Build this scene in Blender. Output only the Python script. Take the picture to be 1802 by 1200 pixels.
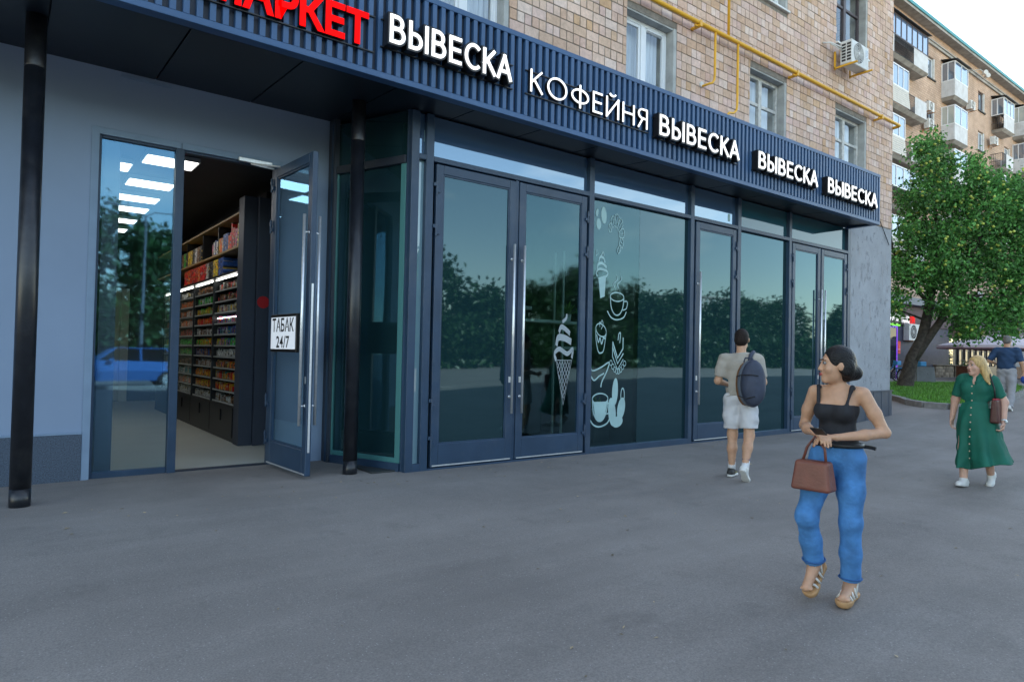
import bpy, math, random, os
import numpy as np
from mathutils import Vector, Matrix
random.seed(7); np.random.seed(7)
for o in list(bpy.data.objects): bpy.data.objects.remove(o)
S = bpy.context.scene
COL = S.collection
R = math.radians
# ------------------------------------------------------------------ camera, sky, sun, exposure
FPX, PITCH, ROLL, AZ, CAMH = 1168.0, R(1.15), R(1.2), R(52.6), 1.45
fw0 = Vector((math.cos(AZ), math.sin(AZ), 0)); rt0 = Vector((math.sin(AZ), -math.cos(AZ), 0)); up0 = Vector((0, 0, 1))
fw = fw0*math.cos(PITCH)+up0*math.sin(PITCH); up1 = rt0.cross(fw)
rt = rt0*math.cos(ROLL)+up1*math.sin(ROLL); up = -rt0*math.sin(ROLL)+up1*math.cos(ROLL)
cam = bpy.data.cameras.new('camera'); camo = bpy.data.objects.new('camera', cam); COL.objects.link(camo)
cam.sensor_width = 36; cam.lens = 36*FPX/1802; cam.clip_start = .05; cam.clip_end = 3000
M = Matrix(((rt.x, up.x, -fw.x), (rt.y, up.y, -fw.y), (rt.z, up.z, -fw.z))).to_4x4(); M.translation = (0, 0, CAMH)
camo.matrix_world = M
S.camera = camo
SUN_EL, SUN_DIR = R(35), Vector((.62, .78, 0)).normalized()
SUN_ROT = math.atan2(SUN_DIR.x, SUN_DIR.y)
W = bpy.data.worlds.new('World'); S.world = W; W.use_nodes = True
nt = W.node_tree; nt.nodes.clear()
sky = nt.nodes.new('ShaderNodeTexSky'); sky.sky_type = 'NISHITA'; sky.sun_disc = False
sky.sun_elevation = SUN_EL; sky.sun_rotation = SUN_ROT; sky.air_density = 1.0; sky.dust_density = .25; sky.ozone_density = 1.4; sky.altitude = 150
bg = nt.nodes.new('ShaderNodeBackground'); bg.inputs[1].default_value = .13
# thin broken cloud, everywhere in the sky
tc = nt.nodes.new('ShaderNodeTexCoord'); mp = nt.nodes.new('ShaderNodeMapping'); mp.inputs['Scale'].default_value = (1.5, 1.5, 4.5)
cn = nt.nodes.new('ShaderNodeTexNoise'); cn.inputs['Scale'].default_value = 1.6; cn.inputs['Detail'].default_value = 7; cn.inputs['Roughness'].default_value = .55
cr = nt.nodes.new('ShaderNodeValToRGB'); cr.color_ramp.elements[0].position = .57; cr.color_ramp.elements[1].position = .86
cr.color_ramp.elements[1].color = (.75, .75, .75, 1)
mx = nt.nodes.new('ShaderNodeMix'); mx.data_type = 'RGBA'; mx.inputs[7].default_value = (7.2, 7.3, 7.6, 1)
ou = nt.nodes.new('ShaderNodeOutputWorld'); L = nt.links.new
L(tc.outputs['Generated'], mp.inputs[0]); L(mp.outputs[0], cn.inputs[0]); L(cn.outputs[0], cr.inputs[0]); L(cr.outputs[0], mx.inputs[0])
wb = nt.nodes.new('ShaderNodeMix'); wb.data_type = 'RGBA'; wb.blend_type = 'MULTIPLY'; wb.inputs[0].default_value = 1; wb.inputs[7].default_value = (1.24, 1.05, .84, 1)   # camera white balance for open shade
L(sky.outputs[0], mx.inputs[6]); L(mx.outputs[2], wb.inputs[6]); L(wb.outputs[2], bg.inputs[0]); L(bg.outputs[0], ou.inputs[0])
sl = bpy.data.lights.new('sun', 'SUN'); sl.energy = 4.0; sl.angle = R(.6); sl.color = (1, .95, .87)
slo = bpy.data.objects.new('sun', sl); COL.objects.link(slo)
sd = Vector((SUN_DIR.x*math.cos(SUN_EL), SUN_DIR.y*math.cos(SUN_EL), math.sin(SUN_EL)))
slo.rotation_euler = (-sd).to_track_quat('-Z', 'Y').to_euler(); slo.location = sd*60
S.view_settings.view_transform = 'Standard'; S.view_settings.look = 'None'; S.view_settings.gamma = 1; S.view_settings.exposure = 2.25
S.render.engine = 'CYCLES'
S.cycles.max_bounces = 8; S.cycles.transparent_max_bounces = 16; S.cycles.caustics_reflective = False; S.cycles.caustics_refractive = False

# ------------------------------------------------------------------ helpers
def lin(r, g, b):
    f = lambda c: (c/255/12.92 if c/255 <= .04045 else ((c/255+.055)/1.055)**2.4)
    return (f(r), f(g), f(b))
MATS = {}
def mat(name, col, rough=.6, metal=0., var=.0, vscale=6., bump=0., bscale=60., spec=.5, emit=None, estr=0., rnd=0., coat=0., aniso=None, dirt=None, dscale=1.5):
    m = bpy.data.materials.new(name); m.use_nodes = True; n = m.node_tree; b = n.nodes['Principled BSDF']; l = n.links.new
    b.inputs['Base Color'].default_value = (*col, 1); b.inputs['Roughness'].default_value = rough; b.inputs['Metallic'].default_value = metal
    b.inputs['Specular IOR Level'].default_value = spec; b.inputs['Coat Weight'].default_value = coat
    t = n.nodes.new('ShaderNodeTexCoord'); src = None
    g = n.nodes.new('ShaderNodeNewGeometry')
    if var or rnd:
        ns = n.nodes.new('ShaderNodeTexNoise'); ns.inputs['Scale'].default_value = vscale; ns.inputs['Detail'].default_value = 6
        sc = (1, 1, 1) if aniso is None else aniso
        mp = n.nodes.new('ShaderNodeMapping'); mp.inputs['Scale'].default_value = sc
        l(g.outputs['Position'], mp.inputs[0]); l(mp.outputs[0], ns.inputs[0])
        mr = n.nodes.new('ShaderNodeMapRange'); mr.inputs[1].default_value = .3; mr.inputs[2].default_value = .7; mr.inputs[3].default_value = 1-var; mr.inputs[4].default_value = 1+var
        l(ns.outputs[0], mr.inputs[0]); v = mr.outputs[0]
        if rnd:
            oi = n.nodes.new('ShaderNodeObjectInfo'); ad = n.nodes.new('ShaderNodeMath'); ad.operation = 'ADD'
            l(oi.outputs['Random'], ad.inputs[0]); l(g.outputs['Random Per Island'], ad.inputs[1])
            fr = n.nodes.new('ShaderNodeMath'); fr.operation = 'FRACT'; l(ad.outputs[0], fr.inputs[0])
            m2 = n.nodes.new('ShaderNodeMapRange'); m2.inputs[3].default_value = 1-rnd; m2.inputs[4].default_value = 1+rnd; l(fr.outputs[0], m2.inputs[0])
            mu = n.nodes.new('ShaderNodeMath'); mu.operation = 'MULTIPLY'; l(v, mu.inputs[0]); l(m2.outputs[0], mu.inputs[1]); v = mu.outputs[0]
        vm = n.nodes.new('ShaderNodeVectorMath'); vm.operation = 'SCALE'; vm.inputs[0].default_value = col; l(v, vm.inputs['Scale']); src = vm.outputs[0]
        l(src, b.inputs['Base Color'])
    if dirt:
        ns = n.nodes.new('ShaderNodeTexNoise'); ns.inputs['Scale'].default_value = dscale; ns.inputs['Detail'].default_value = 8; ns.inputs['Roughness'].default_value = .7
        l(g.outputs['Position'], ns.inputs[0])
        rp = n.nodes.new('ShaderNodeMapRange'); rp.inputs[1].default_value = .5; rp.inputs[2].default_value = .72; rp.inputs[4].default_value = dirt[3]; l(ns.outputs[0], rp.inputs[0])
        mx = n.nodes.new('ShaderNodeMix'); mx.data_type = 'RGBA'; mx.inputs[6].default_value = (*col, 1); mx.inputs[7].default_value = (*dirt[:3], 1)
        if src: l(src, mx.inputs[6])
        l(rp.outputs[0], mx.inputs[0]); l(mx.outputs[2], b.inputs['Base Color'])
    if bump:
        nb = n.nodes.new('ShaderNodeTexNoise'); nb.inputs['Scale'].default_value = bscale; nb.inputs['Detail'].default_value = 5
        l(g.outputs['Position'], nb.inputs[0]); bp = n.nodes.new('ShaderNodeBump'); bp.inputs['Strength'].default_value = bump; bp.inputs['Distance'].default_value = .02
        l(nb.outputs[0], bp.inputs['Height']); l(bp.outputs[0], b.inputs['Normal'])
    if emit: b.inputs['Emission Color'].default_value = (*emit, 1); b.inputs['Emission Strength'].default_value = estr
    MATS[name] = m; return m
def glassmat(name, tint=(.8, .88, .87), ior=1.55, extra=0., film=None, refl=(.92, .97, 1), rough=.012):
    # flat pane: mirror-like fresnel layer over a clear (or filmed) sheet
    m = bpy.data.materials.new(name); m.use_nodes = True; n = m.node_tree; n.nodes.clear(); l = n.links.new
    o = n.nodes.new('ShaderNodeOutputMaterial'); f = n.nodes.new('ShaderNodeFresnel'); f.inputs[0].default_value = ior
    gl = n.nodes.new('ShaderNodeBsdfGlossy'); gl.inputs['Roughness'].default_value = rough; gl.inputs[0].default_value = (*refl, 1)
    geo = n.nodes.new('ShaderNodeNewGeometry'); nz = n.nodes.new('ShaderNodeTexNoise'); nz.inputs['Scale'].default_value = .9; nz.inputs['Detail'].default_value = 1
    bp = n.nodes.new('ShaderNodeBump'); bp.inputs['Strength'].default_value = .12; bp.inputs['Distance'].default_value = .02
    l(geo.outputs['Position'], nz.inputs[0]); l(nz.outputs[0], bp.inputs['Height']); l(bp.outputs[0], gl.inputs['Normal'])
    if film:
        base = n.nodes.new('ShaderNodeBsdfDiffuse'); base.inputs[0].default_value = (*film, 1)
    else:
        base = n.nodes.new('ShaderNodeBsdfTransparent'); base.inputs[0].default_value = (*tint, 1)
    mx = n.nodes.new('ShaderNodeMixShader'); ad = n.nodes.new('ShaderNodeMath'); ad.operation = 'ADD'; ad.use_clamp = True; ad.inputs[1].default_value = extra
    l(f.outputs[0], ad.inputs[0]); l(ad.outputs[0], mx.inputs[0]); l(base.outputs[0], mx.inputs[1]); l(gl.outputs[0], mx.inputs[2])
    if film: l(mx.outputs[0], o.inputs[0])
    else:
        cl = n.nodes.new('ShaderNodeBsdfTransparent'); m3 = n.nodes.new('ShaderNodeMixShader'); l(geo.outputs['Backfacing'], m3.inputs[0]); l(mx.outputs[0], m3.inputs[1]); l(cl.outputs[0], m3.inputs[2]); l(m3.outputs[0], o.inputs[0])
    MATS[name] = m; return m

class MB:
    def __init__(s): s.v = []; s.f = []
    def add(s, v, f):
        k = len(s.v); s.v += [tuple(p) for p in v]; s.f += [tuple(i+k for i in q) for q in f]; return s
    def box(s, x0, x1, y0, y1, z0, z1, b=0.):
        if x1 < x0: x0, x1 = x1, x0
        if y1 < y0: y0, y1 = y1, y0
        if z1 < z0: z0, z1 = z1, z0
        if b <= 0:
            v = [(x, y, z) for z in (z0, z1) for y in (y0, y1) for x in (x0, x1)]
            return s.add(v, [(0, 2, 3, 1), (4, 5, 7, 6), (0, 1, 5, 4), (2, 6, 7, 3), (0, 4, 6, 2), (1, 3, 7, 5)])
        b = min(b, (x1-x0)*.45, (y1-y0)*.45, (z1-z0)*.45); v = []
        lo = (x0, y0, z0); hi = (x1, y1, z1)
        for i in range(8):
            c = [hi[a] if i >> a & 1 else lo[a] for a in range(3)]
            for a in range(3):
                v.append(tuple(c[k] if k == a else c[k]+(b if not i >> k & 1 else -b) for k in range(3)))
        f = []
        q = {0: (0, 2, 6, 4), 1: (0, 4, 5, 1), 2: (0, 1, 3, 2)}
        for a in range(3):
            bit = 1 << a; f.append(tuple(3*i+a for i in q[a])); f.append(tuple(3*(i | bit)+a for i in q[a][::-1]))
        for a in range(3):
            u, w = (a+1) % 3, (a+2) % 3
            for iu in (0, 1):
                for iw in (0, 1):
                    i = (iu << u) | (iw << w); j = i | (1 << a)
                    quad = (3*i+u, 3*j+u, 3*j+w, 3*i+w); f.append(quad if iu ^ iw else quad[::-1])
        for i in range(8): f.append((3*i, 3*i+1, 3*i+2) if bin(i).count('1') % 2 == 0 else (3*i+2, 3*i+1, 3*i))
        return s.add(v, f)
    def tube(s, pts, r, n=8, cap=True):
        pts = [Vector(p) for p in pts]; rs = r if isinstance(r, (list, tuple)) else [r]*len(pts); v = []; f = []
        prev = None
        for i, p in enumerate(pts):
            d = (pts[min(i+1, len(pts)-1)]-pts[max(i-1, 0)]).normalized()
            if prev is None:
                a = Vector((0, 0, 1)) if abs(d.z) < .9 else Vector((1, 0, 0)); u = d.cross(a).normalized()
            else: u = (prev-d*prev.dot(d)).normalized()
            prev = u; w = d.cross(u)
            v += [p+(u*math.cos(2*math.pi*k/n)+w*math.sin(2*math.pi*k/n))*rs[i] for k in range(n)]
        for i in range(len(pts)-1):
            for k in range(n): f.append((i*n+k, i*n+(k+1) % n, (i+1)*n+(k+1) % n, (i+1)*n+k))
        if cap: f.append(tuple(range(n))[::-1]); f.append(tuple((len(pts)-1)*n+k for k in range(n)))
        return s.add(v, f)
    def cyl(s, c, r, h, axis='z', n=24):
        c = Vector(c); d = {'x': Vector((h, 0, 0)), 'y': Vector((0, h, 0)), 'z': Vector((0, 0, h))}[axis]; return s.tube([c, c+d], r, n)
    def quad(s, a, b, c, d): return s.add([a, b, c, d], [(0, 1, 2, 3)])
    def prism(s, poly, y0, y1):     # polygon in x-z, extruded along y
        n = len(poly); v = [(x, y0, z) for x, z in poly]+[(x, y1, z) for x, z in poly]
        f = [tuple(range(n)), tuple(range(2*n-1, n-1, -1))]+[(i, i+n, (i+1) % n+n, (i+1) % n) for i in range(n)]
        return s.add(v, f)
    def xf(s, m): s.v = [tuple(m @ Vector(p)) for p in s.v]; return s
    def mesh(s, name):
        me = bpy.data.meshes.new(name); me.from_pydata(s.v, [], s.f); me.update(); return me
def link(name, me, m=None, parent=None, smooth=False, loc=None):
    o = bpy.data.objects.new(name, me); COL.objects.link(o)
    if m is not None and me is not None and not me.materials: me.materials.append(MATS[m] if isinstance(m, str) else m)
    if smooth and me is not None: me.polygons.foreach_set('use_smooth', [True]*len(me.polygons))
    if parent is not None: o.parent = parent
    if loc is not None: o.location = loc
    return o
def part(name, mb, m, parent=None, smooth=False): return link(name, mb.mesh(name), m, parent, smooth)
def tag(o, label, cat, group=None):
    o['label'] = label; o['category'] = cat
    if group: o['group'] = group
    return o
def struct(o): o['kind'] = 'structure'; return o
def stuff(o): o['kind'] = 'stuff'; return o
def thing(name, label, cat, loc=(0, 0, 0), rz=0, group=None):
    o = bpy.data.objects.new(name, None); COL.objects.link(o); o.location = loc; o.rotation_euler = (0, 0, rz); o.empty_display_size = .1
    return tag(o, label, cat, group)
def copy_tree(o, parent=None, keep=True):
    c = o.copy(); COL.objects.link(c); c.parent = parent
    for ch in list(o.children): copy_tree(ch, c)
    return c
def grot(X): return float(np.interp(X, [-1e3, 13.2, 15, 17.5, 19, 26, 45, 200], [0, 0, .07, .22, .32, .47, .58, .62]))
def gz(x, y):
    t = min(1, max(0, (6.6-y)/3.6)); t = t*t*(3-2*t)
    return grot(x)-.1*t*(1 if y > -9 else 1)

# ------------------------------------------------------------------ materials
mat('anthracite', (.024, .053, .10), .42, var=.12, vscale=3, spec=.45, dirt=(.12, .14, .17, .25), dscale=2.2)
mat('anthracite_dark', (.022, .03, .045), .45, var=.15, vscale=3)
mat('fascia', (.038, .095, .205), .4, var=.1, vscale=1.5, spec=.4, dirt=(.12, .15, .2, .25), dscale=1.1)
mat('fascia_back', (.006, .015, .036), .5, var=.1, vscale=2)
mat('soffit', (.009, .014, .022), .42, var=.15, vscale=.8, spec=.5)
mat('black_paint', (.009, .011, .016), .34, var=.3, vscale=9, bump=.06, bscale=35, spec=.55, dirt=(.06, .06, .06, .4), dscale=5)
mat('plaster_wall', (.25, .33, .46), .8, var=.035, vscale=1.2, bump=.06, bscale=180)
mat('plaster_trim', (.22, .31, .43), .75, var=.06, vscale=4, bump=.05, bscale=120)
mat('granite', (.065, .09, .13), .5, var=.55, vscale=90, bump=.1, bscale=160)
mat('steel', (.78, .8, .82), .38, metal=.75, var=.08, vscale=30)
mat('mortar', (.21, .19, .165), .95, var=.2, vscale=14, bump=.4, bscale=90)
mat('white_pvc', (.72, .75, .78), .35, var=.05, vscale=3)
mat('wood_frame', (.50, .50, .48), .6, var=.2, vscale=14, bump=.15, bscale=60)
mat('reveal', (.36, .37, .36), .85, var=.2, vscale=5, bump=.2, bscale=50)
mat('curtain', (.55, .58, .62), .9, var=.2, vscale=5, aniso=(6, 1, .3))
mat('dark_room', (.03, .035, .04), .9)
mat('gas_yellow', (.72, .38, .02), .42, var=.12, vscale=6, dirt=(.4, .2, .03, .5), dscale=6)
mat('rust', (.35, .16, .05), .8, var=.4, vscale=20)
mat('white_metal', (.62, .63, .62), .45, var=.1, vscale=5, dirt=(.35, .33, .3, .5), dscale=4)
mat('grille_dark', (.03, .03, .03), .7)
mat('letter_white', (.8, .8, .8), .4, emit=(1, 1, 1), estr=.28)
mat('letter_red', (.35, .0, .0), .6, spec=.1, emit=(1, .0, .0), estr=.24)
mat('letter_black', (.006, .006, .007), .4)
mat('red_sticker', (.5, .015, .02), .5)
mat('sticker', (.34, .52, .52), .6, var=.1, vscale=5)
mat('sign_face', (.75, .77, .8), .4, emit=(.8, .88, 1), estr=.08)
mat('sign_ink', (.01, .01, .012), .5)
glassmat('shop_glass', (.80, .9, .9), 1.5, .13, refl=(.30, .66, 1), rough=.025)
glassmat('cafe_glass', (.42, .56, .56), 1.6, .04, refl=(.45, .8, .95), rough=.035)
glassmat('film_glass', ior=1.5, extra=.05, film=(.009, .029, .034), refl=(.52, .80, .95), rough=.022)
glassmat('transom_glass', ior=1.6, extra=.2, film=(.05, .10, .19), refl=(.6, .82, 1))
glassmat('transom_teal', ior=1.5, extra=.03, film=(.02, .08, .11))
glassmat('narrow_glass', ior=1.6, extra=.06, film=(.22, .36, .42))
glassmat('flat_glass', ior=1.8, extra=.12, film=(.03, .05, .07))
glassmat('clear_pane', (.85, .9, .92), 1.5, .1)
glassmat('vitrine_glass', (.95, .97, .97), 1.25, 0)
# ------------------------------------------------------------------ ground
xs = np.unique(np.concatenate([np.linspace(-400, -12, 14), np.linspace(-12, 40, 79), np.linspace(40, 120, 21), np.linspace(120, 700, 12)]))
ys = np.unique(np.concatenate([np.linspace(-500, -12, 14), np.linspace(-12, 9, 43), np.linspace(9, 30, 12), np.linspace(30, 400, 10)]))
V = [(x, y, gz(x, y)) for y in ys for x in xs]; nx = len(xs)
Fc = [(j*nx+i, j*nx+i+1, (j+1)*nx+i+1, (j+1)*nx+i) for j in range(len(ys)-1) for i in range(nx-1)]
def asphalt(name, base, light):
    m = bpy.data.materials.new(name); m.use_nodes = True; n = m.node_tree; l = n.links.new; b = n.nodes['Principled BSDF']
    g = n.nodes.new('ShaderNodeNewGeometry'); P = g.outputs['Position']
    def noise(sc, det=5, ro=.6, mapsc=None, dist=0):
        t = n.nodes.new('ShaderNodeTexNoise'); t.inputs['Scale'].default_value = sc; t.inputs['Detail'].default_value = det; t.inputs['Roughness'].default_value = ro; t.inputs['Distortion'].default_value = dist
        if mapsc:
            mp = n.nodes.new('ShaderNodeMapping'); mp.inputs['Scale'].default_value = mapsc[0]; mp.inputs['Rotation'].default_value = (0, 0, mapsc[1]); l(P, mp.inputs[0]); l(mp.outputs[0], t.inputs[0])
        else: l(P, t.inputs[0])
        return t.outputs[0]
    def mr(v, a, b_, c, d):
        t = n.nodes.new('ShaderNodeMapRange'); t.inputs[1].default_value = a; t.inputs[2].default_value = b_; t.inputs[3].default_value = c; t.inputs[4].default_value = d; l(v, t.inputs[0]); return t.outputs[0]
    def mixc(fac, a, b_, mode='MIX'):
        t = n.nodes.new('ShaderNodeMix'); t.data_type = 'RGBA'; t.blend_type = mode
        for s, x in ((0, fac), (6, a), (7, b_)):
            if isinstance(x, (int, float)): t.inputs[s].default_value = x
            elif isinstance(x, tuple): t.inputs[s].default_value = (*x, 1)
            else: l(x, t.inputs[s])
        return t.outputs[2]
    c = mixc(mr(noise(.45, 6, .6), .35, .65, 0, 1), base, light)                     # broad wear
    c = mixc(mr(noise(1.1, 6, .65, ((.25, 1.4, 1), R(-12))),   .48, .68, 0, .28), c, tuple(x*1.35 for x in light))   # dusty streaks along the walk
    c = mixc(mr(noise(.9, 5, .6, ((.3, 2.2, 1), R(28))), .52, .7, 0, .25), c, tuple(x*.72 for x in base))
    c = mixc(mr(noise(2.4, 4, .6), .6, .72, 0, .3), c, tuple(x*.6 for x in base))    # damp stains
    c = mixc(mr(noise(95, 3, .6), .3, .7, .42, 0), c, (.03, .03, .03))              # aggregate, dark
    vo = n.nodes.new('ShaderNodeTexVoronoi'); vo.inputs['Scale'].default_value = 60; l(P, vo.inputs[0])
    sel = n.nodes.new('ShaderNodeMath'); sel.operation = 'GREATER_THAN'; sel.inputs[1].default_value = .88
    sp = n.nodes.new('ShaderNodeSeparateColor'); l(vo.outputs['Color'], sp.inputs[0]); l(sp.outputs[0], sel.inputs[0])
    mu = n.nodes.new('ShaderNodeMath'); mu.operation = 'MULTIPLY'; l(mr(vo.outputs['Distance'], .1, .3, .8, 0), mu.inputs[0]); l(sel.outputs[0], mu.inputs[1])
    c = mixc(mu.outputs[0], c, (.42, .41, .4))                                       # pale grit
    vc = n.nodes.new('ShaderNodeTexVoronoi'); vc.feature = 'DISTANCE_TO_EDGE'; vc.inputs['Scale'].default_value = .28
    ds = n.nodes.new('ShaderNodeVectorMath'); ds.operation = 'ADD'; nn = n.nodes.new('ShaderNodeTexNoise'); nn.inputs['Scale'].default_value = 1.3; nn.inputs['Detail'].default_value = 6
    l(P, nn.inputs[0]); l(P, ds.inputs[0]); l(nn.outputs[1], ds.inputs[1]); l(ds.outputs[0], vc.inputs[0])
    ck = n.nodes.new('ShaderNodeMath'); ck.operation = 'MULTIPLY'; l(mr(vc.outputs['Distance'], .0, .004, .45, 0), ck.inputs[0]); l(mr(noise(.6, 2), .52, .62, 0, 1), ck.inputs[1])
    c = mixc(mr(noise(420, 2, .6), .62, .72, 0, .6), c, (.36, .34, .32))              # fine pale sand
    c = mixc(mr(noise(260, 2, .6), .66, .76, 0, .7), c, (.03, .03, .03))
    l(c, b.inputs['Base Color'])
    l(mr(noise(3, 4), .3, .7, .72, .92), b.inputs['Roughness'])
    bp = n.nodes.new('ShaderNodeBump'); bp.inputs['Strength'].default_value = .5; bp.inputs['Distance'].default_value = .006; l(noise(130, 4, .7), bp.inputs['Height'])
    b2 = n.nodes.new('ShaderNodeBump'); b2.inputs['Strength'].default_value = .15; b2.inputs['Distance'].default_value = .03; l(noise(1.5, 4), b2.inputs['Height']); l(bp.outputs[0], b2.inputs['Normal'])
    l(b2.outputs[0], b.inputs['Normal']); b.inputs['Specular IOR Level'].default_value = .35
    MATS[name] = m
asphalt('asphalt', (.225, .207, .192), (.30, .276, .256))
asphalt('asphalt_old', (.165, .153, .147), (.225, .208, .198))
me = bpy.data.meshes.new('pavement'); me.from_pydata(V, [], Fc)
g_o = struct(link('pavement', me, 'asphalt', smooth=True))
# older asphalt patch before the shop door
po = [(-4, 4.9), (-1.2, 4.98), (.3, 5.06), (.9, 5.3), (1.2, 5.9), (1.3, 6.8), (1.32, 8.52), (-4, 8.52)]
def sheet(poly, dz, name, m, step=None):
    import bmesh
    bm = bmesh.new(); vs = [bm.verts.new((x, y, 0)) for x, y in poly]; bm.faces.new(vs)
    bmesh.ops.triangulate(bm, faces=bm.faces[:])
    for _ in range(step or 3): bmesh.ops.subdivide_edges(bm, edges=[e for e in bm.edges if e.calc_length() > .5], cuts=1, use_grid_fill=False); bmesh.ops.triangulate(bm, faces=bm.faces[:])
    for v in bm.verts: v.co.z = gz(v.co.x, v.co.y)+dz
    me = bpy.data.meshes.new(name); bm.to_mesh(me); bm.free()
    return link(name, me, m, smooth=True)
# roadway on the far side of the pavement, behind the viewer
mb = MB(); mb.box(-400, 700, -24, -10.5, -.3, -.092); struct(part('road', mb, 'asphalt_old'))
mat('kerb_stone', (.23, .225, .22), .85, var=.25, vscale=8, bump=.3, bscale=50)
kr = thing('road_kerb', 'grey kerb stones along the roadway behind the viewer', 'kerb'); del kr['label'], kr['category']; kr['kind'] = 'structure'
mb = MB(); mb.box(-120, 160, -10.5, -10.35, -.2, .03, .02); part('kerb_run', mb, 'kerb_stone', kr)

# ------------------------------------------------------------------ apartment building (near)
YB = 7.15
B = thing('apartment_building', 'beige brick apartment block above the blue-grey shop canopy', 'building')
wx = [(4.1, 5.3), (7.6, 8.82), (10.95, 12.22), (14.17, 15.6)]
XL, XR = -6.0, 16.93
def openings(row):
    z0 = 5.35+3.02*row; return [(a, b, z0, z0+1.6) for a, b in [(-2.6, -1.4), (.75, 1.95)]+wx]
OPS = openings(0)+openings(1)
# backing wall with real openings (grid of boxes between the openings)
def wall_cells(x0, x1, z0, z1, ops):
    X = sorted({x0, x1, *[o[0] for o in ops], *[o[1] for o in ops]}); Z = sorted({z0, z1, *[o[2] for o in ops], *[o[3] for o in ops]})
    for i in range(len(X)-1):
        for j in range(len(Z)-1):
            cx, cz = (X[i]+X[i+1])/2, (Z[j]+Z[j+1])/2
            if not any(a < cx < b and c < cz < d for a, b, c, d in ops): yield X[i], X[i+1], Z[j], Z[j+1]
mb = MB()
for a, b, c, d in wall_cells(XL, XR-.02, 4.62, 10.4, OPS): mb.box(a, b, YB+.012, YB+.5, c, d)
part('wall_core', mb, 'mortar', B)
mb = MB(); mb.box(XL, XR-.02, YB+.012, YB+.5, 10.4, 23.2); mb.box(XL, XR-.02, YB+.5, YB+14, 22.9, 23.2); mb.box(XR-.5, XR-.02, YB+.5, YB+13.5, 0, 22.9); mb.box(XL, XL+.4, YB+.5, YB+13.5, 4.62, 22.9); mb.box(XL, XR-.02, YB+13.5, YB+14, 0, 22.9)  # unseen upper storeys, raised in height to shade the street and road
part('upper_wall', mb, 'brick_far' if 'brick_far' in MATS else 'mortar', B)
# bricks: 250 x 140 facing blocks, stretcher and header courses
def brickmat():
    m = bpy.data.materials.new('brick'); m.use_nodes = True; n = m.node_tree; l = n.links.new; b = n.nodes['Principled BSDF']
    g = n.nodes.new('ShaderNodeNewGeometry'); oi = n.nodes.new('ShaderNodeObjectInfo'); ad = n.nodes.new('ShaderNodeMath'); ad.operation = 'ADD'
    l(oi.outputs['Random'], ad.inputs[0]); l(g.outputs['Random Per Island'], ad.inputs[1]); fr = n.nodes.new('ShaderNodeMath'); fr.operation = 'FRACT'; l(ad.outputs[0], fr.inputs[0])
    r = n.nodes.new('ShaderNodeValToRGB'); r.color_ramp.interpolation = 'LINEAR'
    cols = [(0, (0.564, 0.392, 0.282)), (0.18, (0.615, 0.44, 0.342)), (0.34, (0.653, 0.487, 0.4)), (0.5, (0.552, 0.368, 0.259)), (0.6, (0.641, 0.463, 0.4)), (0.72, (0.692, 0.559, 0.481)), (0.82, (0.59, 0.415, 0.364)), (0.92, (0.539, 0.343, 0.201)), (1, (0.627, 0.463, 0.364))]
    e = r.color_ramp.elements
    while len(e) < len(cols): e.new(.5)
    for q, (p, c) in zip(e, cols): q.position = p; q.color = (*c, 1)
    l(fr.outputs[0], r.inputs[0])
    t = n.nodes.new('ShaderNodeTexNoise'); t.inputs['Scale'].default_value = 16; t.inputs['Detail'].default_value = 8; t.inputs['Roughness'].default_value = .7; l(g.outputs['Position'], t.inputs[0])
    t2 = n.nodes.new('ShaderNodeTexNoise'); t2.inputs['Scale'].default_value = 1.1; t2.inputs['Detail'].default_value = 5; l(g.outputs['Position'], t2.inputs[0])
    a1 = n.nodes.new('ShaderNodeMapRange'); a1.inputs[1].default_value = .3; a1.inputs[2].default_value = .7; a1.inputs[3].default_value = .8; a1.inputs[4].default_value = 1.15; l(t.outputs[0], a1.inputs[0])
    a2 = n.nodes.new('ShaderNodeMapRange'); a2.inputs[1].default_value = .3; a2.inputs[2].default_value = .7; a2.inputs[3].default_value = .85; a2.inputs[4].default_value = 1.1; l(t2.outputs[0], a2.inputs[0])
    mu = n.nodes.new('ShaderNodeMath'); mu.operation = 'MULTIPLY'; l(a1.outputs[0], mu.inputs[0]); l(a2.outputs[0], mu.inputs[1])
    vm = n.nodes.new('ShaderNodeVectorMath'); vm.operation = 'SCALE'; l(r.outputs[0], vm.inputs[0]); l(mu.outputs[0], vm.inputs['Scale']); l(vm.outputs[0], b.inputs['Base Color'])
    bp = n.nodes.new('ShaderNodeBump'); bp.inputs['Strength'].default_value = .35; bp.inputs['Distance'].default_value = .01; l(t.outputs[0], bp.inputs['Height']); l(bp.outputs[0], b.inputs['Normal'])
    b.inputs['Roughness'].default_value = .85; MATS['brick'] = m
brickmat()
rb = random.Random(3)
bricks = []
zc, k = 4.66, 0
while zc < 10.3:
    hdr = k % 2 == 1; w = .13 if hdr else .26; x = XL+(0 if hdr else (.13 if k % 4 == 0 else 0)); h = .139
    while x < XR-.03:
        a, b = max(x+.006, XL), min(x+w-.006, XR)
        segs = [(a, b)]
        for o in OPS:
            if zc+h > o[2]+.005 and zc < o[3]-.005:
                ns = []
                for p, q in segs:
                    if q <= o[0] or p >= o[1]: ns.append((p, q))
                    else:
                        if p < o[0]: ns.append((p, o[0]))
                        if q > o[1]: ns.append((o[1], q))
                segs = ns
        for p, q in segs:
            if q-p > .025: bricks.append((p, q, zc, zc+h))
        x += w
    zc += .15; k += 1
def pixel(x, y, z):
    v = Vector((x, y, z-CAMH)); d = v.dot(fw); return (901+FPX*v.dot(rt)/d, 600-FPX*v.dot(up)/d, d) if d > .1 else (9e9, 9e9, 1)
big, rest = [], []
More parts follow.
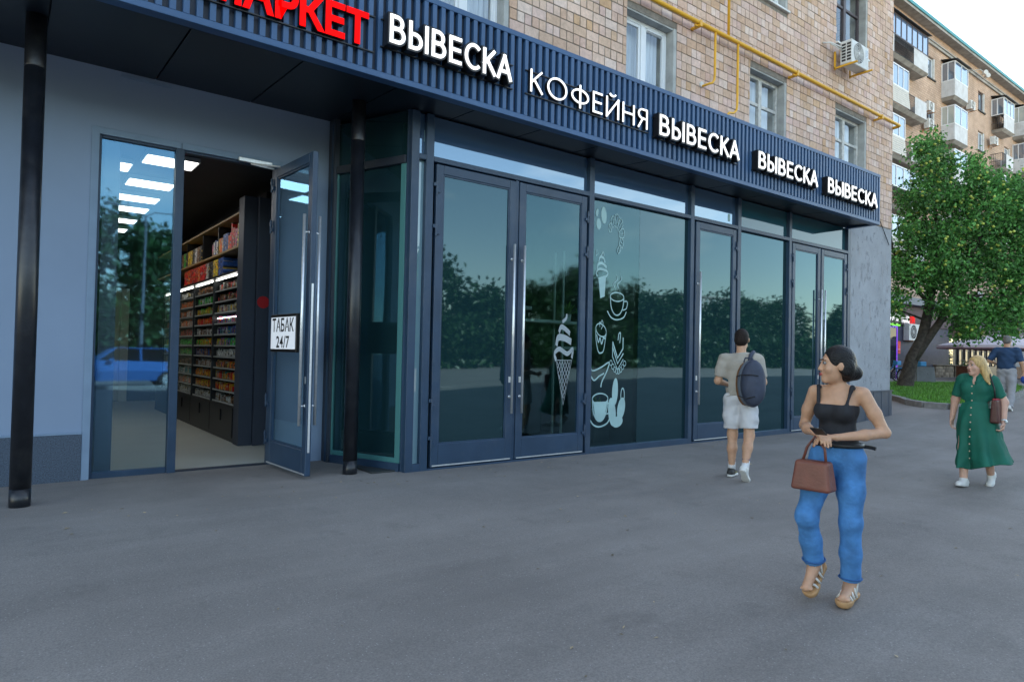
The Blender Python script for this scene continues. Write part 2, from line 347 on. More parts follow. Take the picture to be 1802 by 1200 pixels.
for p, q, a, b in bricks:
    u, v, d = pixel((p+q)/2, YB, (a+b)/2); vis = 0 < u < 1802 and v > -10 and ((a > 5.4) or p > 14.9)
    size = ((q-p)*(b-a)/(d*d)*(YB/d)) if vis else 0
    big.append((size, p, q, a, b))
big.sort(reverse=True); rest = big[300:]; big = big[:300]
unit = {}
for s, p, q, a, b in big:
    key = (round(q-p, 2), rb.randrange(4))
    if key not in unit:
        m_ = MB(); w2 = (q-p)/2; dpt = rb.uniform(-.002, .002); j = lambda: rb.uniform(-.0018, .0018)
        m_.box(-w2+j(), w2+j(), dpt, .011, -.0695+j(), .0695+j(), .006); unit[key] = m_.mesh('brick')
    o = link('brick', unit[key], 'brick', B); o.location = ((p+q)/2+rb.uniform(-.001, .001), YB+rb.uniform(-.002, .002), (a+b)/2); o.rotation_euler = (rb.uniform(-.006, .006), rb.uniform(-.006, .006), rb.uniform(-.006, .006))
mb = MB()
for s, p, q, a, b in rest:
    jj = lambda: rb.uniform(-.002, .002); mb.box(p+jj(), q+jj(), YB+rb.uniform(-.004, .003), YB+.011, a+jj(), b+jj())
stuff(part('brick_courses', mb, 'brick', B))
# side corner bricks: return of the end wall
mb = MB(); mb.box(XR-.02, XR, YB+.012, YB+13.5, 4.62, 22.9); part('end_wall_face', mb, 'brick', B)
# windows of the flats
def flat_window(a, b, z0, z1, kind, par):
    d = YB+.16
    w = bpy.data.objects.new('window', None); COL.objects.link(w); w.parent = par
    fm = 'white_pvc' if kind == 'pvc' else ('wood_frame' if kind == 'wood' else 'brown_frame')
    mb = MB(); t = .07
    mb.box(a+.02, a+t, d, d+.07, z0+.02, z1-.03, .006); mb.box(b-.13, b-.08, d, d+.07, z0+.02, z1-.03, .006); mb.box(a+t, b-.13, d, d+.07, z1-.1, z1-.03, .006); mb.box(a+t, b-.13, d, d+.07, z0+.02, z0+.09, .006)
    mid = (a+b)/2-.06; mb.box(mid-.05, mid+.05, d-.012, d+.06, z0+.09, z1-.1, .006)
    if kind != 'pvc':
        zt = z0+1.02; mb.box(a+t, mid-.05, d+.005, d+.055, zt-.03, zt+.03, .004); mb.box(mid+.05, b-.13, d+.005, d+.055, zt-.03, zt+.03, .004)
    else:
        for p, q in ((a+t, mid-.05), (mid+.05, b-.13)):
            mb.box(p, p+.045, d+.008, d+.05, z0+.09, z1-.1, .004); mb.box(q-.045, q, d+.008, d+.05, z0+.09, z1-.1, .004); mb.box(p+.045, q-.045, d+.008, d+.05, z1-.145, z1-.1, .004)
        mb.box(mid+.1, b-.2, d-.012, d+.02, z1-.135, z1-.112, .003)
    part('frame', mb, fm, w)
    for p, q in ((a+t, mid-.05), (mid+.05, b-.13)):
        mb = MB(); mb.quad((p, d+.03, z0+.09), (q, d+.03, z0+.09), (q, d+.03, z1-.1), (p, d+.03, z1-.1)); part('pane', mb, 'clear_pane', w)
    mb = MB(); mb.box(b-.08, b-.001, YB+.005, d+.3, z0, z1, .006); mb.box(a, b-.08, YB+.02, d+.3, z1-.03, z1-.001); mb.box(a+.001, a+.02, YB+.02, d+.3, z0, z1-.03); part('reveal', mb, 'reveal', w)
    mb = MB(); mb.box(a-.03, b+.02, YB-.05, d, z0-.03, z0+.012, .004); part('sill', mb, 'white_metal', w)
    mb = MB(); n = 24                                             # net curtain hanging inside
    xa, xb = a+.05, (b-.1 if kind != 'brown' else mid)
    for i in range(n):
        x0_, x1_ = xa+(xb-xa)*i/n, xa+(xb-xa)*(i+1)/n; y0_, y1_ = d+.2+.03*(i % 2), d+.2+.03*((i+1) % 2)
        mb.quad((x0_, y0_, z0), (x1_, y1_, z0), (x1_, y1_, z1), (x0_, y0_, z1))
    part('curtain', mb, 'curtain', w)
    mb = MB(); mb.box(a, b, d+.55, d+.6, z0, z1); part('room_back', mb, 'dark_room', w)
mat('brown_frame', (.07, .055, .06), .5, var=.1)
for i, (a, b, z0, z1) in enumerate(OPS):
    kind = 'pvc'
    if i in (4, 5): kind = 'wood'
    if i == 11: kind = 'brown'
    flat_window(a, b, z0, z1, kind, B)
# plaster pier under the bricks at the corner, with its dark metal-clad base
def piermat():
    m = bpy.data.materials.new('pier_plaster'); m.use_nodes = True; n = m.node_tree; l = n.links.new; b = n.nodes['Principled BSDF']
    g = n.nodes.new('ShaderNodeNewGeometry'); P = g.outputs['Position']
    def N(sc, det, ro, ms=(1, 1, 1)):
        mp = n.nodes.new('ShaderNodeMapping'); mp.inputs['Scale'].default_value = ms; l(P, mp.inputs[0]); t = n.nodes.new('ShaderNodeTexNoise'); t.inputs['Scale'].default_value = sc; t.inputs['Detail'].default_value = det; t.inputs['Roughness'].default_value = ro; l(mp.outputs[0], t.inputs[0]); return t.outputs[0]
    def mr(v, a, c, d, e):
        t = n.nodes.new('ShaderNodeMapRange'); t.inputs[1].default_value = a; t.inputs[2].default_value = c; t.inputs[3].default_value = d; t.inputs[4].default_value = e; l(v, t.inputs[0]); return t.outputs[0]
    def mx(f, a, c):
        t = n.nodes.new('ShaderNodeMix'); t.data_type = 'RGBA'; l(f, t.inputs[0])
        for s, x in ((6, a), (7, c)):
            if isinstance(x, tuple): t.inputs[s].default_value = (*x, 1)
            else: l(x, t.inputs[s])
        return t.outputs[2]
    c = mx(mr(N(1.3, 6, .6), .35, .65, 0, 1), (.37, .39, .42), (.30, .315, .335))
    chip = mr(N(5.5, 9, .75, (1.6, 1, .8)), .56, .62, 0, 1); c = mx(chip, c, (.26, .27, .285))
    ck = n.nodes.new('ShaderNodeTexVoronoi'); ck.feature = 'DISTANCE_TO_EDGE'; ck.inputs['Scale'].default_value = 1.7
    nn = n.nodes.new('ShaderNodeTexNoise'); nn.inputs['Scale'].default_value = 2.5; nn.inputs['Detail'].default_value = 6; l(P, nn.inputs[0]); va = n.nodes.new('ShaderNodeVectorMath'); va.operation = 'ADD'; l(P, va.inputs[0]); l(nn.outputs[1], va.inputs[1]); l(va.outputs[0], ck.inputs[0])
    cf = mr(ck.outputs['Distance'], 0, .006, .35, 0); c = mx(cf, c, (.07, .07, .07))
    rst = mr(N(4, 6, .7, (2.5, 1, .35)), .6, .7, 0, .4); c = mx(rst, c, (.30, .25, .2))
    l(c, b.inputs['Base Color']); b.inputs['Roughness'].default_value = .9
    h = n.nodes.new('ShaderNodeMath'); h.operation = 'ADD'; l(chip, h.inputs[0]); l(cf, h.inputs[1])
    bp = n.nodes.new('ShaderNodeBump'); bp.inputs['Strength'].default_value = .6; bp.inputs['Distance'].default_value = -.012; l(h.outputs[0], bp.inputs['Height']); l(bp.outputs[0], b.inputs['Normal']); MATS['pier_plaster'] = m
piermat()
mb = MB(); mb.box(14.86, XR-.004, YB+.004, YB+.6, .7, 4.63); part('plaster_pier', mb, 'pier_plaster', B)
mat('base_metal', (.05, .065, .095), .5, var=.15, vscale=4, dirt=(.12, .12, .13, .5), dscale=3)
mb = MB(); mb.box(14.86, XR+.03, YB-.03, YB+.6, -.05, .76, .006); mb.box(14.86, XR+.05, YB-.05, YB+.02, .76, .785); 
for i in range(5): mb.box(15.2+i*.4, 15.21+i*.4, YB-.036, YB-.03, -.05, .76)
part('pier_base', mb, 'base_metal', B)
# loose cable on the pier and brick corner
mb = MB(); mb.tube([(15.3, YB-.02, 5.5), (15.5, YB-.015, 5.15), (15.9, YB-.02, 4.95), (16.3, YB-.015, 4.75), (16.75, YB-.02, 4.25)], .008, 5)
tag(part('loose_cable', mb, 'letter_black'), 'thin dark cable sagging across the wall at the end of the canopy', 'cable')

# small litter and leaf bits on the pavement
rl_ = random.Random(77); mb = MB(); mat('litter', (.3, .24, .15), .8, rnd=.6)
for _ in range(220):
    x_, y_ = rl_.uniform(-.5, 12), rl_.uniform(1.5, 7.0)
    if rl_.random() < .4: y_ = rl_.uniform(6.3, 7.05)
    z_ = gz(x_, y_)+.006; a_ = rl_.uniform(0, 6.28); l_ = rl_.uniform(.006, .028); w_ = l_*rl_.uniform(.2, .6); c_, s_ = math.cos(a_), math.sin(a_)
    mb.add([(x_+c_*l_, y_+s_*l_, z_), (x_-s_*w_, y_+c_*w_, z_+rl_.uniform(.002, .008)), (x_-c_*l_, y_-s_*l_, z_), (x_+s_*w_, y_-c_*w_, z_+.001)], [(0, 1, 2, 3)])
o = stuff(part('litter', mb, 'litter')); o['label'] = 'tiny leaf bits and litter scattered over the pavement'
# ------------------------------------------------------------------ shop canopy
YF = 6.48; CX0, CX1 = -4.0, 14.72
K = thing('shop_canopy', 'long blue-grey ribbed metal canopy over the shop fronts', 'canopy')
sz = lambda y: 4.385+(y-6.6)*.06
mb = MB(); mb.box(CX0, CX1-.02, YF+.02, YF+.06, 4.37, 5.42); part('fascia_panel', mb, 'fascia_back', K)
mb = MB(); mb.box(CX0, CX1, YF-.03, YF+.1, 4.36, 4.425, .004); part('bottom_trim', mb, 'fascia', K)
mb = MB(); mb.box(CX0, CX1, YF-.035, YF+.03, 5.365, 5.43, .004); mb.add([(CX0, YF+.03, 5.43), (CX1, YF+.03, 5.43), (CX1, YB+.0, 5.46), (CX0, YB, 5.46), (CX0, YF+.03, 5.40), (CX1, YF+.03, 5.40), (CX1, YB, 5.40), (CX0, YB, 5.40)], [(0, 1, 2, 3), (7, 6, 5, 4), (1, 5, 6, 2), (0, 4, 5, 1)]); part('top_trim', mb, 'fascia', K)
m_ = MB(); h0, h1 = 4.426, 5.364
pr = [(-.029, .02), (-.026, -.03), (.026, -.03), (.029, .02)]
m_.add([(x, y, z) for z in (h0, h1) for x, y in pr], [(0, 1, 5, 4), (1, 2, 6, 5), (2, 3, 7, 6), (0, 3, 2, 1), (4, 5, 6, 7)])
sme = m_.mesh('slat'); x = CX1-.035; n = 0
while x > -.9:
    o = link('slat', sme, 'fascia', K, loc=(x, YF, 0)); o.rotation_euler = (0, 0, random.uniform(-.02, .02)); x -= .1105; n += 1
mb = MB()
while x > CX0:
    mb.box(x-.027, x+.027, YF-.022, YF+.02, h0, h1); x -= .1105
stuff(part('outer_slats', mb, 'fascia', K))
mb = MB(); mb.box(CX1-.02, CX1, YF+.06, YB-.002, 4.37, 5.40); mb.box(CX1-.1, CX1, YF+.1, YB-.004, 4.362, 4.37); part('end_panel', mb, 'fascia', K)
# soffit panels
xs_ = [CX0]+[1.285+1.05*i for i in range(-4, 13)]+[CX1-.1]
for i in range(len(xs_)-1):
    a, b = xs_[i]+.008, xs_[i+1]-.008
    yb = 8.49 if b < 4.5 else 7.28
    y0 = YF+.16; mb = MB(); t = .02
    v = [(a, y0, sz(y0)), (b, y0, sz(y0)), (b, yb, sz(yb)), (a, yb, sz(yb))]; v += [(p[0], p[1], p[2]+t) for p in v]
    mb.add(v, [(3, 2, 1, 0), (4, 5, 6, 7), (0, 1, 5, 4), (1, 2, 6, 5), (2, 3, 7, 6), (3, 0, 4, 7)]); part('soffit_panel', mb, 'soffit', K)
mb = MB(); mb.box(CX0, CX1-.1, YF+.1, YF+.148, 4.375, 4.395); part('soffit_border', mb, 'soffit', K)
mb = MB(); mb.box(CX0, CX1-.03, YF+.1, 8.5, 4.54, 4.56); part('soffit_backing', mb, 'letter_black', K)
# two round posts under the canopy
for (px, py, lab) in ((.15, 7.40, 'black round steel post under the canopy at the left edge, nearest the viewer'), (3.29, 7.41, 'black round steel post under the canopy in front of the angled glass corner')):
    p = thing('canopy_post', lab, 'post', (px, py, 0), 0, 'posts carrying the canopy')
    mb = MB(); mb.cyl((0, 0, -.05), .082, 4.0, 'z', 32); part('lower_shaft', mb, 'black_paint', p, True)
    mb = MB(); mb.tube([(0, 0, 3.95), (0, 0, 3.96), (0, 0, sz(7.4)-.001)], [.082, .0825, .0825], 32); part('upper_shaft', mb, 'black_paint', p, True)  # top of the post set apart as its shadowed end, same paint
    mb = MB(); mb.tube([(0, 0, -.05), (0, 0, .16)], [.0828, .0825], 32); part('base_band', mb, 'black_paint', p, True)
    for s in p.children:
        for q in s.data.polygons: q.use_smooth = len(q.vertices) == 4

# ------------------------------------------------------------------ lettering
def glyph(ch, offset, depth, size=1.0, res=6):
    cu = bpy.data.curves.new('glyph', 'FONT'); cu.body = ch; cu.size = size; cu.offset = offset; cu.extrude = depth/2; cu.resolution_u = res
    o = bpy.data.objects.new('glyph', cu); COL.objects.link(o); bpy.context.view_layer.update()
    me = bpy.data.meshes.new_from_object(o.evaluated_get(bpy.context.evaluated_depsgraph_get())); bpy.data.objects.remove(o); bpy.data.curves.remove(cu); return me
def co(me):
    a = np.zeros(len(me.vertices)*3, np.float32); me.vertices.foreach_get('co', a); return a.reshape(-1, 3)
def letter_layout(text, gap=.11, space=.3):
    x = 0; out = []
    for ch in text:
        if ch == ' ': x += space; continue
        a = co(glyph(ch, 0, 0)); out.append((ch, x-a[:, 0].min(), a)); x += a[:, 0].max()-a[:, 0].min()+gap
    return out, x-gap
def ribbon(pts, w, closed=False):
    P = [Vector((p[0], p[1])) for p in pts]; n = len(P); out = MB(); W_ = w if isinstance(w, (list, tuple)) else [w]*n; Lf = []; Rt = []
    for i in range(n):
        a = P[(i-1) % n] if (closed or i > 0) else P[i]; b = P[(i+1) % n] if (closed or i < n-1) else P[i]; d = (b-a)
        d = d.normalized() if d.length > 1e-9 else Vector((1, 0)); q = Vector((-d.y, d.x))*W_[i]/2; Lf.append(P[i]+q); Rt.append(P[i]-q)
    m = n if closed else n-1
    for i in range(m):
        j = (i+1) % n; out.add([(Lf[i].x, 0, Lf[i].y), (Lf[j].x, 0, Lf[j].y), (Rt[j].x, 0, Rt[j].y), (Rt[i].x, 0, Rt[i].y)], [(0, 1, 2, 3)])
    return out
def arc(cx, cz, a, b, t0, t1, n=16): return [(cx+a*math.cos(R(t)), cz+b*math.sin(R(t))) for t in np.linspace(t0, t1, n)]
def bowl(x0, z0, z1, w): r_ = (z1-z0)/2; k_ = max(w-r_*.9, .02); return [(x0, z1), (x0+k_, z1)]+arc(x0+k_, (z0+z1)/2, w-k_, r_, 85, -85, 12)+[(x0+k_, z0), (x0, z0)]
STROKES = {
 'В': (.52, [[(0, 0), (0, 1)], bowl(0, .53, 1, .45), bowl(0, 0, .53, .52)]), 'Ы': (.72, [[(0, 0), (0, 1)], bowl(0, 0, .56, .46), [(.72, 0), (.72, 1)]]),
 'Е': (.45, [[(0, 0), (0, 1)], [(0, 1), (.45, 1)], [(0, .52), (.41, .52)], [(0, 0), (.45, 0)]]), 'С': (.62, [arc(.38, .5, .38, .5, 48, 312, 26)]),
 'К': (.52, [[(0, 0), (0, 1)], [(.0, .40), (.48, 1)], [(.15, .56), (.52, 0)]]), 'А': (.66, [[(0, 0), (.33, 1)], [(.33, 1), (.66, 0)], [(.12, .31), (.54, .31)]]),
 'О': (.92, [arc(.46, .5, .46, .5, 0, 360, 36)]), 'Ф': (.86, [arc(.43, .52, .43, .33, 0, 360, 32), [(.43, -.04), (.43, 1.06)]]), 'Й': (.66, [[(0, 0), (0, 1)], [(0, 0), (.66, 1)], [(.66, 0), (.66, 1)], arc(.33, 1.28, .17, .15, 200, 340, 10)]),
 'Н': (.64, [[(0, 0), (0, 1)], [(.64, 0), (.64, 1)], [(0, .52), (.64, .52)]]), 'Я': (.52, [[(.52, 0), (.52, 1)], [(.52, 1), (.24, 1)]+arc(.24, .75, .24, .25, 95, 265, 12)+[(.24, .5), (.52, .5)], [(.26, .5), (0, 0)]])}
def stroke_letter(ch, dx, sx, szz, wd, y0, y1, ext=0.):
    m = MB()
    for k_, pl in enumerate(STROKES[ch][1]):
        P2 = [Vector(((x+dx)*sx, z*szz)) for x, z in pl]; closed = (P2[0]-P2[-1]).length < 1e-4
        if closed: P2 = P2[:-1]
        else:
            e = wd*.5+ext; P2[0] = P2[0]-(P2[1]-P2[0]).normalized()*e*(.98 if len(P2) == 2 else .3); P2[-1] = P2[-1]+(P2[-1]-P2[-2]).normalized()*e*(.98 if len(P2) == 2 else .3)
        rb_ = ribbon(P2, wd+2*ext, closed); ya = y0-.0004*k_
        for q in range(0, len(rb_.v), 4):
            v = rb_.v[q:q+4]; first = q == 0 and not closed; last = q == len(rb_.v)-4 and not closed
            f = [(0, 1, 2, 3), (1, 0, 4, 5), (3, 2, 6, 7), (7, 6, 5, 4)]
            if first: f.append((0, 3, 7, 4))
            if last: f.append((2, 1, 5, 6))
            m.add([(x, ya, z) for x, _, z in v]+[(x, y1, z) for x, _, z in v], f)
    return m
def sign(name, text, x0, x1, z0, z1, yfront, label, m_face, off_face, off_body, dback, body_mat='letter_black', rails=None, gap=.11):
    t = thing(name, label, 'sign', (x0, yfront, z0))
    if text == 'МАРКЕТ':
        lay, tot = letter_layout(text, gap); capH = co(glyph('Н', 0, 0))[:, 1].max(); sx = (x1-x0)/tot; szz = (z1-z0)/capH
        for ch, dx, _ in lay:
            def put(off, ya, yb, nm, m, par):
                me = glyph(ch, off, 1.0); a = co(me); v = np.empty_like(a); v[:, 0] = (a[:, 0]+dx)*sx; v[:, 2] = a[:, 1]*szz; v[:, 1] = np.where(a[:, 2] > 0, ya, yb)
                me.vertices.foreach_set('co', v.ravel()); me.materials.clear(); me.update(); return link(nm, me, m, par)
            b = put(off_body, .006, dback, 'letter', body_mat, t); put(off_face, 0, .02, 'letter_face', m_face, b)
    else:
        gp = .30 if text == 'ВЫВЕСКА' else .30; tot = sum(STROKES[c_][0] for c_ in text)+gp*(len(text)-1)-.1; wd, ext = off_face, off_body; sx = (x1-x0-wd)/tot; szz = z1-z0-wd; dx = 0; k_ = .5*wd
        for ch in text:
            o = dx; kern = -.1 if ch == 'А' else 0
            b = part('letter', stroke_letter(ch, dx+kern, sx, szz, wd, .012, dback, ext), body_mat, t); f_ = part('letter_face', stroke_letter(ch, dx+kern, sx, szz, wd, 0, .011, 0), m_face, b)
            for q in (b,): q.location = (k_, 0, k_)
            dx += STROKES[ch][0]+gp
    if rails:
        for zz in rails:
            mb = MB(); mb.box(-.05, x1-x0+.1, dback-.02, dback, zz, zz+.012); part('mounting_rail', mb, 'letter_black', t)
    return t
yl = YF-.031
def sc(x, z): return x*.991, CAMH+(z-CAMH)*.991
SG = [('market_sign', 'МАРКЕТ', 1.36, 2.935, 4.655, 4.985, 'red bold letters reading МАРКЕТ on black bodies, left end of the fascia', 'letter_red', .028, .03, .06),
      ('white_letter_sign', 'ВЫВЕСКА', 3.16, 4.79, 4.74, 5.045, 'white letters ВЫВЕСКА on thick black bodies, between МАРКЕТ and КОФЕЙНЯ', 'letter_white', .037, .02, .13),
      ('coffee_sign', 'КОФЕЙНЯ', 5.14, 7.29, 4.745, 5.03, 'thin white letters reading КОФЕЙНЯ on the ribbed fascia', 'letter_white', .023, .003, .06),  # black letter sides stand in for the soft shadow behind these letters
      ('white_letter_sign', 'ВЫВЕСКА', 7.53, 9.51, 4.71, 5.01, 'white letters ВЫВЕСКА just right of КОФЕЙНЯ on the fascia', 'letter_white', .033, .022, .12),
      ('white_letter_sign', 'ВЫВЕСКА', 10.08, 12.02, 4.70, 4.985, 'white letters ВЫВЕСКА, second from the right end of the fascia', 'letter_white', .033, .022, .12),
      ('white_letter_sign', 'ВЫВЕСКА', 12.42, 14.45, 4.675, 4.955, 'white letters ВЫВЕСКА at the right end of the fascia', 'letter_white', .033, .022, .12)]
for nm, tx, a, b, z0, z1, lab, fm, of, ob, dep in SG:
    a, z0 = sc(a, z0); b, z1 = sc(b, z1)
    sign(nm, tx, a, b, z0, z1, yl-dep-.002, lab, fm, of, ob, dep, rails=((.26, -.03) if tx != 'МАРКЕТ' else (-.035, .34)), gap=.09 if tx != 'КОФЕЙНЯ' else .13)

# ------------------------------------------------------------------ cafe glass front
G = thing('glass_shopfront', 'blue-grey aluminium glass front of the cafe with three door openings', 'shopfront')
FY0, FY1, GY = 7.12, 7.25, 7.19
def bar(x0, x1, z0, z1, name='mullion', y0=FY0, y1=FY1, m='anthracite'):
    mb = MB(); mb.box(x0, x1, y0, y1, z0, z1, .005); return part(name, mb, m, G)
for a, b in ((3.86, 3.965), (4.065, 4.17), (6.845, 6.945), (9.235, 9.33), (10.6, 10.7), (12.34, 12.43), (14.73, 14.86)): bar(a, b, -.04, 4.40)
cells = [(3.965, 4.065), (4.17, 6.845), (6.945, 9.235), (9.33, 10.6), (10.7, 12.34), (12.43, 14.73)]
for a, b in cells: bar(a, b, 3.82, 3.885, 'transom_bar')
for a, b in (cells[0], cells[2], cells[4]): bar(a, b, -.04, .09, 'sill_bar')
def pane(name, x0, x1, z0, z1, m, par, y=GY):
    mb = MB(); mb.box(x0, x1, y, y+.012, z0, z1); return part(name, mb, m, par)
for i, (a, b) in enumerate([(3.965, 6.845), (6.945, 9.235), (9.33, 10.6), (10.7, 14.73)]): pane('transom_pane', a+.001, b-.001, 3.885, 4.40, 'transom_glass' if i < 3 else 'transom_teal', G)
pane('narrow_pane', 3.965, 4.065, .09, 3.82, 'narrow_glass', G)
DW = pane('display_pane', 6.945, 8.02, .09, 3.82, 'cafe_glass', G)
pane('filmed_pane', 8.024, 9.235, .09, 3.82, 'film_glass', G)
pane('filmed_pane', 10.7, 12.34, .09, 3.82, 'film_glass', G)
mb = MB(); mb.box(4.06, 4.14, GY-.004, GY-.001, 4.06, 4.2); part('white_notice', mb, 'sticker', G)
mb = MB(); mb.box(10.38, 10.44, GY-.004, GY-.001, 3.95, 4.08); part('white_notice', mb, 'sticker', G)
# door leaf, local frame: x along the leaf from 0 to w, y depth (front = negative), z up
def leaf(parent, x0, y0, w, z0, z1, hinge, gm, rz=0., inside=False, flip=1, handle_z=(.66, 2.93), name='door', handles=True):
    d = bpy.data.objects.new(name, None); COL.objects.link(d); d.parent = parent; d.location = (x0, y0, 0); d.rotation_euler = (0, 0, rz)
    st, tp, bt, hy = .105, .115, .285, .032
    mb = MB(); mb.box(0, st, -hy, hy, z0, z1, .006); mb.box(w-st, w, -hy, hy, z0, z1, .006); mb.box(st, w-st, -hy, hy, z1-tp, z1, .006); mb.box(st, w-st, -hy, hy, z0, z0+bt, .006)
    for a, b, c, e in ((st, st+.018, z0+bt, z1-tp), (w-st-.018, w-st, z0+bt, z1-tp)): mb.box(a, b, -hy+.012, hy-.012, c, e)
    mb.box(st+.018, w-st-.018, -hy+.012, hy-.012, z0+bt, z0+bt+.018); mb.box(st+.018, w-st-.018, -hy+.012, hy-.012, z1-tp-.018, z1-tp)
    part('leaf_frame', mb, 'anthracite', d)
    mb = MB(); mb.box(st, w-st, -.006, .006, z0+bt, z1-tp); part('leaf_pane', mb, gm, d)
    mb = MB(); mb.box(.02, w-.02, -hy-.006, -hy, z0+.012, z0+.028); part('drip_strip', mb, 'steel', d)
    if handles:
        hx = (w-.055) if hinge == 'L' else .055
        for sgn in ((-1, 1) if inside else (-1,)):
            mb = MB(); yy = sgn*(hy+.06); mb.tube([(hx, yy, handle_z[0]), (hx, yy, handle_z[1])], .0165, 14)
            for zz in (handle_z[0]+.22, handle_z[1]-.2): mb.tube([(hx, sgn*hy, zz), (hx, yy, zz)], .010, 10); mb.tube([(hx, sgn*hy, zz), (hx, sgn*(hy+.006), zz)], .02, 12)
            part('pull_handle', mb, 'steel', d, True)
        mb = MB(); mb.cyl((hx, -hy-.004, 1.12), .014, .006, 'y', 12); mb.box(hx-.018, hx+.018, -hy-.002, -hy, 1.07, 1.15); part('lock_plate', mb, 'steel', d)
    hx = 0 if hinge == 'L' else w
    for zz in (.36, .82, 2.98, 3.5):
        if zz > z1: continue
        mb = MB(); s = 1 if hinge == 'L' else -1
        mb.tube([(hx-.004*s, -hy-.018, zz-.085), (hx-.004*s, -hy-.018, zz+.085)], .013, 10); mb.box(hx, hx+s*.045, -hy-.022, -hy, zz-.06, zz-.015, .003); mb.box(hx-s*.045, hx, -hy-.022, -hy, zz+.015, zz+.06, .003)
        part('hinge', mb, 'anthracite', d)
    return d
yd = FY0+.035
leaf(G, 4.215, yd, 1.255, .03, 3.80, 'L', 'film_glass')
leaf(G, 5.535, yd, 1.265, .03, 3.80, 'R', 'cafe_glass')
bar(5.475, 5.53, -.04, 3.82, 'meeting_post', FY0+.02)
leaf(G, 9.385, yd, 1.17, .03, 3.80, 'R', 'film_glass')
leaf(G, 12.47, yd, 1.085, .03, 3.80, 'L', 'film_glass')
leaf(G, 13.60, yd, 1.085, .03, 3.80, 'R', 'film_glass')
bar(13.56, 13.595, -.04, 3.82, 'meeting_post', FY0+.02)
for a, b in (cells[1], cells[3], cells[5]): bar(a, b, -.05, .022, 'threshold', FY0, FY1+.05)
# angled glass corner between the shop wall and the front
A = thing('angled_glass_corner', 'tall angled corner of greenish glass behind the second canopy post', 'shopfront')
p0, p1 = Vector((3.40, 8.40, 0)), Vector((3.885, 7.19, 0)); dv = (p1-p0); ln = dv.length; dv.normalize(); nn = Vector((-dv.y, dv.x, 0))*-1
def abox(s0, s1, d0, d1, z0, z1, name, m):
    mb = MB(); mb.box(s0, s1, d0, d1, z0, z1, .004); mt = Matrix(((dv.x, nn.x, 0, p0.x), (dv.y, nn.y, 0, p0.y), (0, 0, 1, 0), (0, 0, 0, 1))); mb.xf(mt); return part(name, mb, m, A)
abox(0, .09, -.05, .05, -.05, 4.42, 'post', 'anthracite'); abox(ln-.05, ln, -.06, .02, -.05, 4.42, 'post', 'anthracite')
abox(.09, ln-.05, -.05, .05, -.05, .1, 'sill_bar', 'anthracite'); abox(.09, ln-.05, -.05, .05, 3.76, 3.86, 'transom_bar', 'anthracite_dark')
abox(.09, ln-.05, -.006, .006, .1, 3.76, 'lower_pane', 'film_glass'); abox(.09, ln-.05, -.006, .006, 3.86, 4.42, 'upper_pane', 'film_glass')
mat('green_edge', (.06, .2, .2), .4)
abox(.09, .115, -.03, .03, .1, 3.76, 'gasket_strip', 'green_edge'); abox(ln-.13, ln-.05, .01, .03, .1, 3.76, 'inner_strip', 'green_edge'); abox(.115, ln-.13, -.03, .03, .1, .16, 'gasket_strip', 'green_edge')
mb = MB(); mb.box(3.365, 3.43, 8.30, 8.56, -.05, 4.49); part('wall_post', mb, 'anthracite_dark', A)

# window stickers on the display pane: cut film, drawn as flat outlines in x-z
def poly(pts): m = MB(); m.add([(x, 0, z) for x, z in pts], [tuple(range(len(pts)))]); return m
def ell(cx, cz, a, b, rot=0, n=28, t0=0, t1=2*math.pi, close=False):
    c, s = math.cos(rot), math.sin(rot); return [(cx+a*math.cos(t)*c-b*math.sin(t)*s, cz+a*math.cos(t)*s+b*math.sin(t)*c) for t in np.linspace(t0, t1, n, endpoint=close)]
def smooth(pts, k=6):
    P = [Vector(p) for p in pts]; o = []
    for i in range(len(P)-1):
        a, b, c, d = P[max(i-1, 0)], P[i], P[i+1], P[min(i+2, len(P)-1)]
        for t in np.linspace(0, 1, k, endpoint=False): o.append(tuple(.5*((2*b)+(c-a)*t+(2*a-5*b+4*c-d)*t*t+(3*b-a-3*c+d)*t**3)))
    return o+[tuple(P[-1])]
def sticker(shapes, label, par, y, org, scl):
    mb = MB()
    for k, s in enumerate(shapes):
        for f in s.f: pass
        mb.add([(org[0]+x*scl[0], y-.0006*k, org[1]+z*scl[1]) for x, _, z in s.v], s.f)
    o = part('sticker', mb, 'sticker', par); o['label'] = label; return o
def thin(pts, w, closed=False): return ribbon(pts, [x*.68 for x in w] if isinstance(w, (list, tuple)) else w*.68, closed)
SY = GY-.003
sticker([poly(ell(.25, .25, .17, .24, .15)), poly(ell(.62, .66, .2, .36, .12)), poly(ell(.12, .72, .1, .17, -.3))], 'white coffee beans sticker', DW, SY, (7.03, 3.36), (.29, .36))
